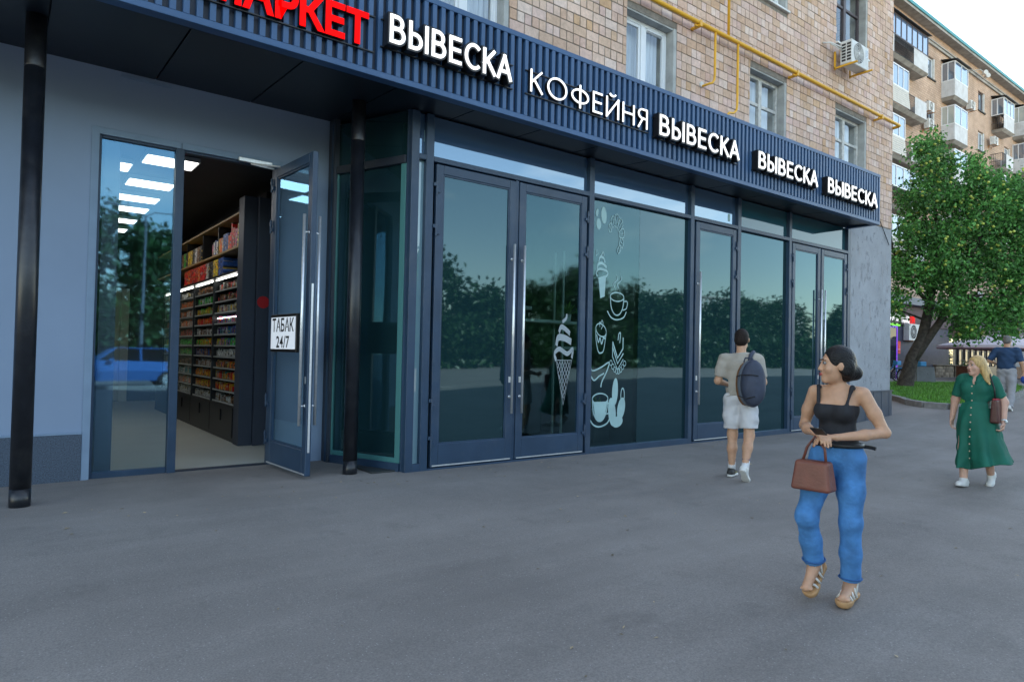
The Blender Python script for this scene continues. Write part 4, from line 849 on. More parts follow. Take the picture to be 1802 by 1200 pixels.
# ------------------------------------------------------------------ far apartment building
def brickfar():
    m = bpy.data.materials.new('brick_far'); m.use_nodes = True; n = m.node_tree; l = n.links.new; b = n.nodes['Principled BSDF']
    g = n.nodes.new('ShaderNodeNewGeometry'); sp = n.nodes.new('ShaderNodeSeparateXYZ'); cb = n.nodes.new('ShaderNodeCombineXYZ'); ad = n.nodes.new('ShaderNodeMath'); ad.operation = 'ADD'
    l(g.outputs['Position'], sp.inputs[0]); l(sp.outputs[0], ad.inputs[0]); l(sp.outputs[1], ad.inputs[1]); l(ad.outputs[0], cb.inputs[0]); l(sp.outputs[2], cb.inputs[1])
    t = n.nodes.new('ShaderNodeTexBrick'); l(cb.outputs[0], t.inputs[0]); t.inputs['Scale'].default_value = 1; t.inputs['Brick Width'].default_value = .26; t.inputs['Row Height'].default_value = .15; t.inputs['Mortar Size'].default_value = .009; t.inputs['Bias'].default_value = 0
    t.inputs['Color1'].default_value = (.60, .43, .32, 1); t.inputs['Color2'].default_value = (.50, .345, .25, 1); t.inputs['Mortar'].default_value = (.24, .21, .18, 1)
    ns = n.nodes.new('ShaderNodeTexNoise'); ns.inputs['Scale'].default_value = .7; ns.inputs['Detail'].default_value = 7; l(g.outputs['Position'], ns.inputs[0])
    mr = n.nodes.new('ShaderNodeMapRange'); mr.inputs[1].default_value = .3; mr.inputs[2].default_value = .7; mr.inputs[3].default_value = .78; mr.inputs[4].default_value = 1.12; l(ns.outputs[0], mr.inputs[0])
    vm = n.nodes.new('ShaderNodeVectorMath'); vm.operation = 'SCALE'; l(t.outputs[0], vm.inputs[0]); l(mr.outputs[0], vm.inputs['Scale']); l(vm.outputs[0], b.inputs['Base Color'])
    bp = n.nodes.new('ShaderNodeBump'); bp.inputs['Distance'].default_value = .01; bp.inputs['Strength'].default_value = .6; bp.invert = True; l(t.outputs['Fac'], bp.inputs['Height']); l(bp.outputs[0], b.inputs['Normal'])
    b.inputs['Roughness'].default_value = .9; MATS['brick_far'] = m
brickfar()
for o in B.children:
    if o.name.startswith('upper_wall') or o.name.startswith('end_wall'): o.data.materials.clear(); o.data.materials.append(MATS['brick_far'])
YW = 17.6; ROOF = 23.15
Fb = thing('far_apartment_building', 'tall brick apartment block with balconies behind the apple tree', 'building')
tops = [21.25-2.9*i for i in range(6)]
colw = [(30.5, 31.8), (35.2, 36.5), (46.55, 47.75), (52.0, 53.2), (55.45, 56.75), (61.0, 62.3), (66.0, 67.3), (70.5, 71.8)]
FO = [(a, b, t_-1.45, t_) for a, b in colw for t_ in tops]
mb = MB()
for a, b, c, d in wall_cells(17.2, 80, 0, ROOF-.3, FO): mb.box(a, b, YW, YW+.4, c, d)
part('wall', mb, 'brick_far', Fb)
mb = MB(); mb.box(17.2, 17.6, YW+.4, YW+12, 0, ROOF-.3); mb.box(17.6, 80, YW+11.6, YW+12, 0, ROOF-.3); mb.box(79.6, 80, YW+.4, YW+11.6, 0, ROOF-.3); part('rear_walls', mb, 'brick_far', Fb)
mat('eave_teal', (.04, .27, .30), .5, var=.1, vscale=2); mat('concrete', (.34, .33, .31), .9, var=.25, vscale=2.5, bump=.3, bscale=20)
mb = MB(); mb.box(17, 80.3, YW-.55, YW+12.4, ROOF-.3, ROOF-.12); r_ = part('roof', mb, 'concrete', Fb); mb = MB(); mb.box(17, 80.3, YW-.62, YW-.5, ROOF-.14, ROOF+.06); part('gutter', mb, 'eave_teal', r_)
mb = MB(); mb.box(17.2, 80, YW-.12, YW, ROOF-1.15, ROOF-.98); mb.box(17.2, 80, YW-.18, YW, ROOF-.98, ROOF-.9); part('cornice', mb, 'concrete', Fb)
rf = random.Random(5)
glassmat('far_pane', ior=1.9, extra=.18, film=(.08, .12, .18))
for a, b, c, d in FO:
    if a < 44 and d < 14: continue
    w = bpy.data.objects.new('window', None); COL.objects.link(w); w.parent = Fb
    mb = MB(); y_ = YW+.12; mb.box(a+.03, a+.1, y_, y_+.06, c+.03, d-.03); mb.box(b-.22, b-.15, y_, y_+.06, c+.03, d-.03); mb.box(a+.1, b-.22, y_, y_+.06, d-.1, d-.03); mb.box(a+.1, b-.22, y_, y_+.06, c+.03, c+.1); m2 = a+.1+(b-a-.32)*rf.choice((.4, .5, .6)); mb.box(m2-.035, m2+.035, y_, y_+.06, c+.1, d-.1); part('frame', mb, 'white_pvc' if rf.random() < .7 else 'brown_frame', w)
    mb = MB(); mb.quad((a+.1, y_+.03, c+.1), (b-.22, y_+.03, c+.1), (b-.22, y_+.03, d-.1), (a+.1, y_+.03, d-.1)); part('pane', mb, 'far_pane', w)
    mb = MB(); mb.box(b-.15, b-.001, YW+.01, YW+.38, c, d); part('reveal', mb, 'white_metal', w)
    mb = MB(); mb.box(a-.04, b+.04, YW-.08, YW+.1, c-.05, c+.03); part('sill', mb, 'grille_dark', w)
mat('panel_white', (.56, .58, .6), .6, var=.12, vscale=2.5, dirt=(.3, .28, .25, .5), dscale=1.2); mat('rail_dark', (.03, .028, .03), .6); mat('siding', (.55, .54, .5), .6, var=.08, vscale=3)
glassmat('balcony_glass', ior=1.8, extra=.15, film=(.13, .19, .30)); glassmat('balcony_pale', ior=1.6, extra=.1, film=(.42, .46, .44))
def balcony(x0, x1, zf, kind, dep=.78, side='panel', frame='white_pvc', n=3, open_from=None, roof=True):
    bl = bpy.data.objects.new('balcony', None); COL.objects.link(bl); bl.parent = Fb; y0, y1 = YW-dep, YW
    mb = MB(); mb.add([(x0-.08, y0-.06, zf), (x1+.08, y0-.06, zf), (x1+.08, y1, zf), (x0-.08, y1, zf), (x0+.1, y0+.15, zf-.16), (x1-.1, y0+.15, zf-.16), (x1-.1, y1, zf-.2), (x0+.1, y1, zf-.2)], [(0, 1, 2, 3), (7, 6, 5, 4), (0, 4, 5, 1), (1, 5, 6, 2), (3, 7, 4, 0), (2, 6, 7, 3)]); part('slab', mb, 'concrete', bl)
    xe = open_from or x1
    def front_panel(a, b, m):
        mb = MB(); mb.box(a, b, y0-.02, y0+.02, zf+.04, zf+1.06); part('parapet_panel', mb, m, bl)
    def rails(a, b):
        mb = MB(); mb.box(a, b, y0-.015, y0+.015, zf+1.0, zf+1.04); mb.box(a, b, y0-.015, y0+.015, zf+.08, zf+.11)
        k_ = int((b-a)/.13)
        for i in range(k_+1): mb.box(a+(b-a)*i/k_-.01, a+(b-a)*i/k_+.01, y0-.01, y0+.01, zf+.11, zf+1.0)
        part('railing', mb, 'rail_dark', bl)
    sm = {'panel': 'panel_white', 'siding': 'siding', 'rail': 'rail_dark'}[side]
    if side == 'rail':
        mb = MB()
        for i in range(6): mb.box(x0-.01, x0+.01, y0+dep*i/6, y0+dep*i/6+.02, zf+.05, zf+1.0)
        mb.box(x0-.012, x0+.012, y0, y1, zf+1.0, zf+1.04); mb.box(x0-.012, x0+.012, y0, y1, zf+.45, zf+.48); part('side_railing', mb, 'rail_dark', bl)
    else:
        mb = MB(); mb.box(x0-.02, x0+.02, y0+.02, y1, zf+.04, zf+1.06)
        for i in range(5): mb.box(x0-.028, x0-.02, y0+.06+i*(dep-.1)/5, y0+.08+i*(dep-.1)/5, zf+.05, zf+1.05)
        part('side_panel', mb, sm, bl)
    mb = MB(); mb.box(x1-.02, x1+.02, y0+.02, y1, zf+.04, zf+1.06); part('side_panel', mb, 'panel_white', bl)
    if kind == 'wide':          # glazed over its whole length above panels and a railing
        front_panel(x0, x0+1.3, 'panel_white'); rails(x0+1.3, x1-2.0); front_panel(x1-2.0, x1, 'panel_white')
    elif kind == 'half':
        for i in range(8): mb = MB(); mb.box(x0, xe, y0-.03-.012*i, y0+.01-.012*i, zf+.95-.13*i, zf+1.06-.13*i); part('siding_board', mb, 'siding', bl)
        rails(xe+.05, xe+.9); front_panel(xe+.9, x1, 'panel_white')
    elif kind == 'rail': rails(x0, x1-1.5); front_panel(x1-1.5, x1, 'panel_white')
    else: front_panel(x0, x1, 'panel_white')
    if kind in ('wide', 'half', 'glazed'):
        ga, gb_, z0, z1 = x0, xe, zf+1.06, zf+2.32
        mb = MB(); mb.box(ga, gb_, y0-.03, y0+.03, z0, z0+.07); mb.box(ga, gb_, y0-.03, y0+.03, z1-.07, z1); k_ = n
        for i in range(k_+1): xx = ga+(gb_-ga)*i/k_; mb.box(xx-.035, xx+.035, y0-.028, y0+.028, z0+.07, z1-.07)
        mb.box(ga-.03, ga+.03, y0+.03, y1, z0, z0+.06); mb.box(ga-.03, ga+.03, y0+.03, y1, z1-.07, z1); mb.box(ga-.03, ga+.03, y1-.06, y1, z0+.06, z1-.07); mb.box(ga-.03, ga+.03, y0+dep*.48, y0+dep*.48+.05, z0+.06, z1-.07)
        part('glazing_frame', mb, frame, bl)
        for i in range(k_):
            a_, b_ = ga+(gb_-ga)*i/k_+.036, ga+(gb_-ga)*(i+1)/k_-.036; mb = MB(); mb.quad((a_, y0, z0+.07), (b_, y0, z0+.07), (b_, y0, z1-.07), (a_, y0, z1-.07)); part('glazing_pane', mb, 'balcony_glass', bl)
        mb = MB(); mb.quad((ga, y1-.06, z0+.06), (ga, y0+.03, z0+.06), (ga, y0+.03, z1-.07), (ga, y1-.06, z1-.07)); part('side_pane', mb, 'balcony_pale' if rf.random() < .5 else 'far_pane', bl)
        mb = MB(); mb.box(ga+.05, gb_-.05, y0+.3, y0+.32, z0, z1-.05); part('inner_curtain', mb, 'curtain', bl)
        if roof: mb = MB(); mb.add([(x0-.15, y0-.2, z1+.01), (x1+.15, y0-.2, z1+.01), (x1+.15, y1, z1+.22), (x0-.15, y1, z1+.22), (x0-.15, y0-.2, z1+.05), (x1+.15, y0-.2, z1+.05), (x1+.15, y1, z1+.26), (x0-.15, y1, z1+.26)], [(3, 2, 1, 0), (4, 5, 6, 7), (0, 1, 5, 4), (1, 2, 6, 5), (0, 4, 7, 3)]); part('canopy_sheet', mb, 'grille_dark', bl)
    return bl
z_t = 19.15
balcony(38.6, 44.55, z_t, 'wide', frame='brown_frame', n=8)
balcony(38.4, 44.4, z_t-2.9, 'half', open_from=41.85, n=5, roof=False)
balcony(38.4, 44.2, z_t-5.8, 'half', open_from=41.4, n=4, roof=False)
balcony(38.4, 44.2, z_t-8.7, 'wide', n=6, roof=False)
balcony(38.4, 44.2, z_t-11.6, 'half', open_from=41.4, n=4, roof=False)
for i in range(4): balcony(48.85, 51.05, 18.95-2.9*i, 'glazed' if i < 3 else 'rail', n=2, roof=(i == 0))
balcony(58.15, 60.4, 18.9, 'glazed', side='rail', n=3)
balcony(57.9, 60.2, 16.0, 'rail', side='rail'); balcony(57.9, 60.2, 13.1, 'glazed', n=2, roof=False); balcony(57.9, 60.2, 10.2, 'rail', side='rail')
balcony(62.9, 66.4, 19.4, 'glazed', n=4); balcony(62.9, 66.4, 16.5, 'glazed', n=4, roof=False); balcony(62.9, 66.4, 13.6, 'half', open_from=64.5, n=2, roof=False)
for (x_, z_, lab) in ((45.6, 17.3, 'far white air conditioner on the brick wall just right of the wide balconies, upper one'), (45.6, 16.2, 'far white air conditioner on the brick wall just right of the wide balconies, lower one'), (52.6, 19.1, 'far grey air conditioner on the wall right of the narrow glazed balcony stack'), (57.2, 17.6, 'small white air conditioner above the railed far balcony')):
    ac_unit('far_air_conditioner', lab, (x_, YW-.5, z_), .8, .3, .6, full=False)
mb = MB(); mb.tube([(54.2, YW-.02, 22.3), (54.2, YW-.5, 22.25), (55.0, YW-.55, 22.2)], .03, 6); mb.tube([(54.6, YW-.75, 22.1), (54.85, YW-.45, 22.1)], [.16, .1], 12); mb.tube([(55.05, YW-.75, 22.0), (55.3, YW-.45, 22.0)], [.16, .1], 12)
tag(part('floodlight_pair', mb, 'white_metal'), 'pair of small white floodlights under the far eave', 'floodlight')

# ------------------------------------------------------------------ shops at the foot of the far building
mat('maroon', (.045, .012, .03), .6, var=.2, vscale=2); mat('purple_tile', (.05, .05, .08), .6, var=.2, vscale=3); mat('neon_purple', (.2, .05, .5), .5, emit=(.25, .05, 1), estr=.12); mat('neon_green', (.1, .5, .02), .5, emit=(.25, 1, .02), estr=.14)
glassmat('bay_pane', ior=1.3, extra=0, film=(.20, .20, .19)); glassmat('shop_pane_dark', ior=1.25, extra=0, film=(.02, .022, .035))
mat('grey_sheet', (.16, .18, .21), .6, var=.1); mat('awning_brown', (.10, .075, .085), .8, var=.15, vscale=2); mat('stone_block', (.36, .30, .23), .9, var=.3, vscale=5, rnd=.3, bump=.4, bscale=15); mat('pale_stucco', (.42, .42, .40), .8)
Y2 = 16.6; g2 = .55
Wn = thing('wine_shop', 'dark maroon and purple shop front behind the apple tree trunk', 'shopfront')
mb = MB(); mb.box(36, 47.6, Y2, YW-.01, g2-.3, 3.6); part('wall', mb, 'purple_tile', Wn); mb = MB(); mb.box(36, 47.6, Y2-.08, YW-.01, 3.6, 4.75); part('sign_band', mb, 'maroon', Wn); mb = MB(); mb.box(35.9, 47.7, Y2-.5, YW-.01, 4.75, 5.15); part('cornice_sheet', mb, 'grey_sheet', Wn)
mb = MB(); mb.box(38.4, 38.5, Y2-.04, Y2-.001, g2, 3.5); mb.box(40.0, 40.1, Y2-.04, Y2-.001, g2, 3.5); mb.box(38.5, 40.0, Y2-.04, Y2-.001, 3.4, 3.5); part('neon_door_frame', mb, 'neon_purple', Wn)
mb = MB(); mb.box(38.5, 40.0, Y2-.02, Y2-.001, g2, 3.4); part('door_pane', mb, 'shop_pane_dark', Wn)
def flat_text(txt, x0, x1, z0, z1, y, m, par, off=.02):
    lay, tot = letter_layout(txt, .08); capH = co(glyph('Н', 0, 0))[:, 1].max()
    for ch, dx, _ in lay:
        me = glyph(ch, off, .0, res=3); a = co(me); v = np.empty_like(a); v[:, 0] = x0+(a[:, 0]+dx)*(x1-x0)/tot; v[:, 2] = z0+a[:, 1]*(z1-z0)/capH; v[:, 1] = y
        me.vertices.foreach_set('co', v.ravel()); me.update(); me.materials.clear(); link('letter', me, m, par)
t = thing('wine_shop_sign', 'lit white lettering ВИНЛЮБ ТАБАК with a red word at its end, on maroon band', 'sign')
flat_text('ВИНЛЮБ', 38.85, 40.3, 3.8, 4.14, Y2-.09, 'letter_white', t); flat_text('ТАБАК&', 40.45, 41.5, 3.74, 4.12, Y2-.09, 'letter_white', t); flat_text('КУРИ', 41.56, 42.25, 3.72, 4.12, Y2-.09, 'letter_red', t, .03)
mb = MB(); mb.box(38.4, 40.3, Y2-.1, Y2-.085, 3.5, 3.64); part('green_strip', mb, 'neon_green', t)
ac_unit('shop_air_conditioner', 'white air conditioner on the purple shop wall behind the tree trunk', (40.85, Y2-.35, 2.72), 1.4, .32, .95, full=False)
mb = MB(); mb.box(40.2, 40.5, Y2-.03, Y2-.004, 1.95, 2.65); tag(part('red_poster', mb, 'pack_red'), 'small red poster beside the purple-lit shop door', 'poster')
Rs = thing('restaurant', 'dark restaurant front with pale window bays and brown sloping awning', 'shopfront')
mb = MB(); mb.box(47.6, 58.2, Y2+.4, YW-.01, g2-.3, 4.3); part('wall', mb, 'cab_black', Rs)
for i, x_ in enumerate((50.2, 51.3, 52.35, 53.4, 54.4, 55.4, 56.4)):
    b_ = bpy.data.objects.new('window_bay', None); COL.objects.link(b_); b_.parent = Rs
    mb = MB(); mb.box(x_, x_+.55, Y2+.34, Y2+.39, 1.35, 3.35); part('pane', mb, 'bay_pane', b_); mb = MB(); mb.box(x_-.08, x_-.001, Y2+.3, Y2+.39, 1.3, 3.4); mb.box(x_+.551, x_+.63, Y2+.3, Y2+.39, 1.3, 3.4); mb.box(x_, x_+.55, Y2+.3, Y2+.338, 2.3, 2.36); part('frame', mb, 'brown_frame', b_)
db = bpy.data.objects.new('arched_door', None); COL.objects.link(db); db.parent = Rs
arc = [(48.15, g2)]+[(48.75+.6*math.cos(a), 2.75+.55*math.sin(a)) for a in np.linspace(math.pi, 0, 13)]+[(49.35, g2)]
mb = MB(); mb.prism(arc, Y2+.36, Y2+.395); part('frame', mb, 'rail_dark', db)
for i in range(2):
    for j in range(3): mb = MB(); mb.box(48.25+.52*i, 48.7+.52*i, Y2+.34, Y2+.358, 1.35+.6*j, 1.85+.6*j); part('pane', mb, 'flat_glass', db)
mb = MB(); v = [(49.4, Y2-1.4, 3.55), (58.4, Y2-1.4, 3.55), (57.4, Y2+.4, 4.5), (49.4, Y2+.4, 4.5)]; mb.add(v+[(a, b, c-.08) for a, b, c in v], [(0, 1, 2, 3), (7, 6, 5, 4), (0, 4, 5, 1), (1, 5, 6, 2), (3, 7, 4, 0)]); part('awning', mb, 'awning_brown', Rs)
mb = MB(); mb.box(49.4, 58.4, Y2-1.42, Y2-1.38, 3.3, 3.56); part('valance', mb, 'rail_dark', Rs)
mb = MB(); mb.box(49.6, 57.4, Y2+.2, Y2+.4, 4.5, 5.2); part('maroon_box', mb, 'maroon', Rs)
for a, b in ((45.2, 48.1), (49.4, 52.4)):
    pw = bpy.data.objects.new('stone_plinth', None); COL.objects.link(pw); pw.parent = Rs; r_s = random.Random(int(a))
    for row in range(4):
        x_ = a
        while x_ < b-.05:
            w_ = min(r_s.uniform(.35, .7), b-x_); mb = MB(); mb.box(x_+.01, x_+w_-.01, Y2-.12+r_s.uniform(-.02, .02), Y2+.3, g2-.05+row*.2, g2+.135+row*.2, .01); part('stone', mb, 'stone_block', pw); x_ += w_
    mb = MB(); mb.box(a-.05, b+.05, Y2-.2, Y2+.3, g2+.76, g2+.82, .01); part('coping', mb, 'stone_block', pw)
Cn = thing('concrete_porch_canopy', 'grey concrete canopy slab above the far entrance at the right edge', 'canopy')
mb = MB(); mb.box(57.6, 76, Y2-1.2, YW-.01, 4.55, 4.85); part('slab', mb, 'concrete', Cn); mb = MB(); mb.box(57.6, 76, Y2-1.28, Y2-1.2, 4.62, 4.98); part('edge_trim', mb, 'white_metal', Cn); mb = MB(); mb.box(58.5, 76, Y2+.5, YW-.01, 0, 4.55); part('grey_wall', mb, 'grey_sheet', Cn)  # plain grey wall beneath the slab
# parasols over the terrace
mat('parasol', (.62, .55, .58), .8, var=.05, vscale=2); mat('parasol_edge', (.25, .12, .13), .8); mat('wood_dark', (.16, .06, .03), .6, var=.3, vscale=6)
for (x_, y_, z_, r_, lab) in ((42.8, 12.6, .52, 2.75, 'large pale square parasol over the terrace, left of the pair'), (48.6, 12.9, .55, 2.6, 'large pale parasol further back at the right edge of the terrace')):
    p = thing('parasol', lab, 'parasol', (x_, y_, z_), R(8), 'terrace parasols')
    mb = MB(); mb.tube([(0, 0, 0), (0, 0, 2.55)], .035, 10); part('pole', mb, 'wood_dark', p); mb = MB(); mb.box(-.35, .35, -.35, .35, 0, .08, .01); part('base', mb, 'granite', p)
    mb = MB(); n = 8; rim = []; mid = []
    for i in range(n):
        a = 2*math.pi*i/n+math.pi/8; k_ = r_/max(abs(math.cos(a)), abs(math.sin(a)))*.95; rim.append((k_*math.cos(a), k_*math.sin(a), 1.93)); mid.append((k_*.5*math.cos(a), k_*.5*math.sin(a), 2.30))
    top = (0, 0, 2.58); v = [top]+mid+rim+[(a, b, c-.16) for a, b, c in rim]; f = []
    for i in range(n):
        j = (i+1) % n; f += [(0, 1+i, 1+j), (1+i, 1+n+i, 1+n+j, 1+j), (1+n+i, 1+2*n+i, 1+2*n+j, 1+n+j)]
    mb.add(v, f); part('canopy', mb, 'parasol', p); mb = MB(); mb.tube([(a, b, c-.16) for a, b, c in rim+rim[:1]], .025, 5, False); part('hem', mb, 'parasol_edge', p)
    mb = MB(); mb.tube([(0, 0, 2.56), (0, 0, 2.68)], [.3, .05], 8); part('cap', mb, 'parasol', p)
    for i in range(n): mb = MB(); mb.tube([(0, 0, 2.5), rim[i]], .015, 4); part('rib', mb, 'wood_dark', p)
t = thing('wooden_planter', 'brown wooden planter box with white flowers before the restaurant', 'planter', (46.1, 15.1, .53)); mb = MB()
for i in range(6): m2 = MB(); m2.box(-.85+i*.285, -.58+i*.285, -.3, .3, 0, .78, .01); part('board', m2, 'wood_dark', t)
mb = MB(); rr = random.Random(2)
for i in range(140):
    c_ = Vector((rr.uniform(-.85, .85), rr.uniform(-.3, .3), .8+rr.uniform(0, .3))); s_ = .05; mb.add([c_+Vector((rr.uniform(-s_, s_), rr.uniform(-s_, s_), rr.uniform(-s_, s_))) for _ in range(4)], [(0, 1, 2, 3)])
part('flowers', mb, 'leaf_green', t); mb = MB()
for i in range(40):
    c_ = Vector((rr.uniform(-.85, .85), rr.uniform(-.3, .3), .95+rr.uniform(0, .2))); s_ = .05; mb.add([c_+Vector((rr.uniform(-s_, s_), rr.uniform(-s_, s_), rr.uniform(-s_, s_))) for _ in range(4)], [(0, 1, 2, 3)])
part('blossoms', mb, 'white_metal', t)
t = thing('wooden_planter', 'long dark wooden planter at the right edge beyond the man in navy', 'planter', (50.5, 13.8, .53))
for i in range(8): m2 = MB(); m2.box(-1.4+i*.35, -1.07+i*.35, -.3, .3, 0, .8, .01); part('board', m2, 'wood_dark', t)
t = thing('sandwich_board', 'grey folding board with pale blue edge standing by the lawn', 'sign board', (31.7, 11.95, gz(31.7, 11.95)), R(-62)); t.scale = (.8, .8, .78)
mb = MB(); mb.add([(-.45, -.35, 0), (.45, -.35, 0), (.4, -.02, 1.0), (-.4, -.02, 1.0), (-.45, -.31, 0), (.45, -.31, 0), (.4, .02, 1.0), (-.4, .02, 1.0)], [(3, 2, 1, 0), (4, 5, 6, 7), (0, 1, 5, 4), (1, 2, 6, 5), (2, 3, 7, 6), (3, 0, 4, 7)]); part('front_board', mb, 'grey_sheet', t)
mb = MB(); mb.add([(-.45, .35, 0), (.45, .35, 0), (.4, .03, 1.0), (-.4, .03, 1.0), (-.45, .31, 0), (.45, .31, 0), (.4, .025, .98), (-.4, .025, .98)], [(0, 1, 2, 3), (7, 6, 5, 4), (4, 5, 1, 0), (5, 6, 2, 1), (7, 4, 0, 3)]); part('rear_board', mb, 'white_metal', t)
mat('bike_blue', (.03, .25, .55), .4); mat('tyre', (.015, .015, .015), .8)
for (x_, y_, rz_, lab) in ((32.0, 12.6, R(150), 'blue rental bicycle parked behind the tree trunk, front wheel towards the viewer'), (34.2, 14.6, R(165), 'blue rental bicycle parked by the shop door, half hidden by the pier')):
    t = thing('bicycle', lab, 'bicycle', (x_, y_, gz(x_, y_)), rz_+R(95), 'parked blue bicycles')
    for wx_ in (-.55, .55):
        w_ = bpy.data.objects.new('wheel', None); COL.objects.link(w_); w_.parent = t; w_.location = (wx_, 0, .34)
        mb = MB(); mb.tube([(.31*math.cos(a), 0, .31*math.sin(a)) for a in np.linspace(0, 2*math.pi, 25)], .03, 6, False); part('tyre', mb, 'tyre', w_); mb = MB()
        for a in np.linspace(0, math.pi, 8, endpoint=False): mb.tube([(.3*math.cos(a), 0, .3*math.sin(a)), (-.3*math.cos(a), 0, -.3*math.sin(a))], .004, 3)
        part('spokes', mb, 'steel', w_)
    mb = MB(); mb.tube([(-.55, 0, .34), (-.12, 0, .3), (.3, 0, .72), (.36, 0, .95)], .035, 8); mb.tube([(.55, 0, .34), (.36, 0, .95), (.34, 0, 1.02)], .03, 8); mb.tube([(-.12, 0, .3), (-.25, 0, .82)], .03, 8); mb.tube([(-.55, 0, .34), (-.22, 0, .7)], .02, 6); part('frame', mb, 'bike_blue', t, True)
    mb = MB(); mb.tube([(.28, -.3, 1.06), (.36, -.12, 1.04), (.36, .12, 1.04), (.28, .3, 1.06)], .018, 6); part('handlebar', mb, 'tyre', t); mb = MB(); mb.box(-.4, -.14, -.08, .08, .84, .9, .03); part('saddle', mb, 'tyre', t); mb = MB(); mb.box(-.85, -.3, -.06, .06, .66, .72, .02); part('rear_rack', mb, 'bike_blue', t); mb = MB(); mb.box(.42, .62, -.16, .16, .8, 1.0, .02); part('basket', mb, 'bike_blue', t)

# ------------------------------------------------------------------ lawn, kerb, apple tree
LAWN = [(22.5, 13.4), (21.6, 10.2), (21.2, 9.1), (20.2, 8.25), (19.25, 7.65), (18.85, 7.1), (18.8, 6.55), (19.1, 6.15), (19.8, 6.0), (22, 6.35), (26, 7.0), (31, 8.2), (34.6, 9.5), (33.3, 11.4), (30.5, 12.8)]
mat('grass', (.08, .22, .025), .8, var=.35, vscale=2.5); mat('grass_blade', (.10, .26, .03), .6, var=.3, vscale=2, rnd=.4)
struct(sheet(LAWN, .09, 'lawn', 'grass'))
kb = bpy.data.objects.new('lawn_kerb', None); COL.objects.link(kb); kb['kind'] = 'structure'
pts = LAWN+[LAWN[0]]; mkerb = 0
for i in range(len(LAWN)):
    a, b = Vector((*pts[i], 0)), Vector((*pts[i+1], 0)); n = max(1, round((b-a).length/1.0)); 
    for j in range(n):
        p, q = a.lerp(b, j/n), a.lerp(b, (j+1)/n); d = (q-p).normalized(); nr = Vector((d.y, -d.x, 0))
        if (p+q).length < .1: continue
        p2, q2 = p+d*.012, q-d*.012; o_, in_ = nr*-.09, nr*.09; v = [p2+o_, q2+o_, q2+in_, p2+in_]; za = [gz(c.x, c.y) for c in v]
        mb = MB(); mb.add([(c.x, c.y, z-.1) for c, z in zip(v, za)]+[(c.x, c.y, z+.14) for c, z in zip(v, za)], [(0, 1, 2, 3), (7, 6, 5, 4), (0, 4, 5, 1), (1, 5, 6, 2), (2, 6, 7, 3), (3, 7, 4, 0)]); part('kerb_stone', mb, 'kerb_stone', kb)
def inpoly(x, y, P_):
    c = False; j = len(P_)-1
    for i in range(len(P_)):
        if (P_[i][1] > y) != (P_[j][1] > y) and x < (P_[j][0]-P_[i][0])*(y-P_[i][1])/(P_[j][1]-P_[i][1])+P_[i][0]: c = not c
        j = i
    return c
rgr = np.random.RandomState(4); GV = []; GF = []; cnt = 0
while cnt < 26000:
    x_, y_ = rgr.uniform(18.8, 34.6), rgr.uniform(6, 13.4)
    if not inpoly(x_, y_, LAWN): continue
    z_ = gz(x_, y_)+.085; a = rgr.uniform(0, 6.28); h_ = rgr.uniform(.04, .11); w_ = .016; lx, ly = rgr.uniform(-.04, .04, 2); k_ = len(GV)
    GV += [(x_-w_*math.cos(a), y_-w_*math.sin(a), z_), (x_+w_*math.cos(a), y_+w_*math.sin(a), z_), (x_+lx, y_+ly, z_+h_)]; GF.append((k_, k_+1, k_+2)); cnt += 1
me = bpy.data.meshes.new('grass_blades'); me.from_pydata(GV, [], GF); o = stuff(link('grass_blades', me, 'grass_blade')); o['label'] = 'short green grass on the lawn'
def foliage_mat(name, col, rnd=.45, tr=.35):
    m = bpy.data.materials.new(name); m.use_nodes = True; n = m.node_tree; n.nodes.clear(); l = n.links.new; o = n.nodes.new('ShaderNodeOutputMaterial')
    g = n.nodes.new('ShaderNodeNewGeometry'); mr = n.nodes.new('ShaderNodeMapRange'); mr.inputs[3].default_value = 1-rnd; mr.inputs[4].default_value = 1+rnd*1.3; l(g.outputs['Random Per Island'], mr.inputs[0])
    ns = n.nodes.new('ShaderNodeTexNoise'); ns.inputs['Scale'].default_value = .9; ns.inputs['Detail'].default_value = 3; l(g.outputs['Position'], ns.inputs[0])
    m2 = n.nodes.new('ShaderNodeMapRange'); m2.inputs[1].default_value = .3; m2.inputs[2].default_value = .7; m2.inputs[3].default_value = .5; m2.inputs[4].default_value = 1.5; l(ns.outputs[0], m2.inputs[0]); mu = n.nodes.new('ShaderNodeMath'); mu.operation = 'MULTIPLY'; l(mr.outputs[0], mu.inputs[0]); l(m2.outputs[0], mu.inputs[1])
    vm = n.nodes.new('ShaderNodeVectorMath'); vm.operation = 'SCALE'; vm.inputs[0].default_value = col; l(mu.outputs[0], vm.inputs['Scale'])
    d = n.nodes.new('ShaderNodeBsdfDiffuse'); t = n.nodes.new('ShaderNodeBsdfTranslucent'); gl = n.nodes.new('ShaderNodeBsdfGlossy'); gl.inputs['Roughness'].default_value = .4; gl.inputs[0].default_value = (.5, .55, .5, 1)
    l(vm.outputs[0], d.inputs[0]); l(vm.outputs[0], t.inputs[0]); x = n.nodes.new('ShaderNodeMixShader'); x.inputs[0].default_value = tr; l(d.outputs[0], x.inputs[1]); l(t.outputs[0], x.inputs[2])
    y = n.nodes.new('ShaderNodeMixShader'); y.inputs[0].default_value = .05; l(x.outputs[0], y.inputs[1]); l(gl.outputs[0], y.inputs[2]); l(y.outputs[0], o.inputs[0]); MATS[name] = m
foliage_mat('apple_leaf', (.088, .24, .06), .6); foliage_mat('wood_leaf', (.03, .075, .022), .3, .2)
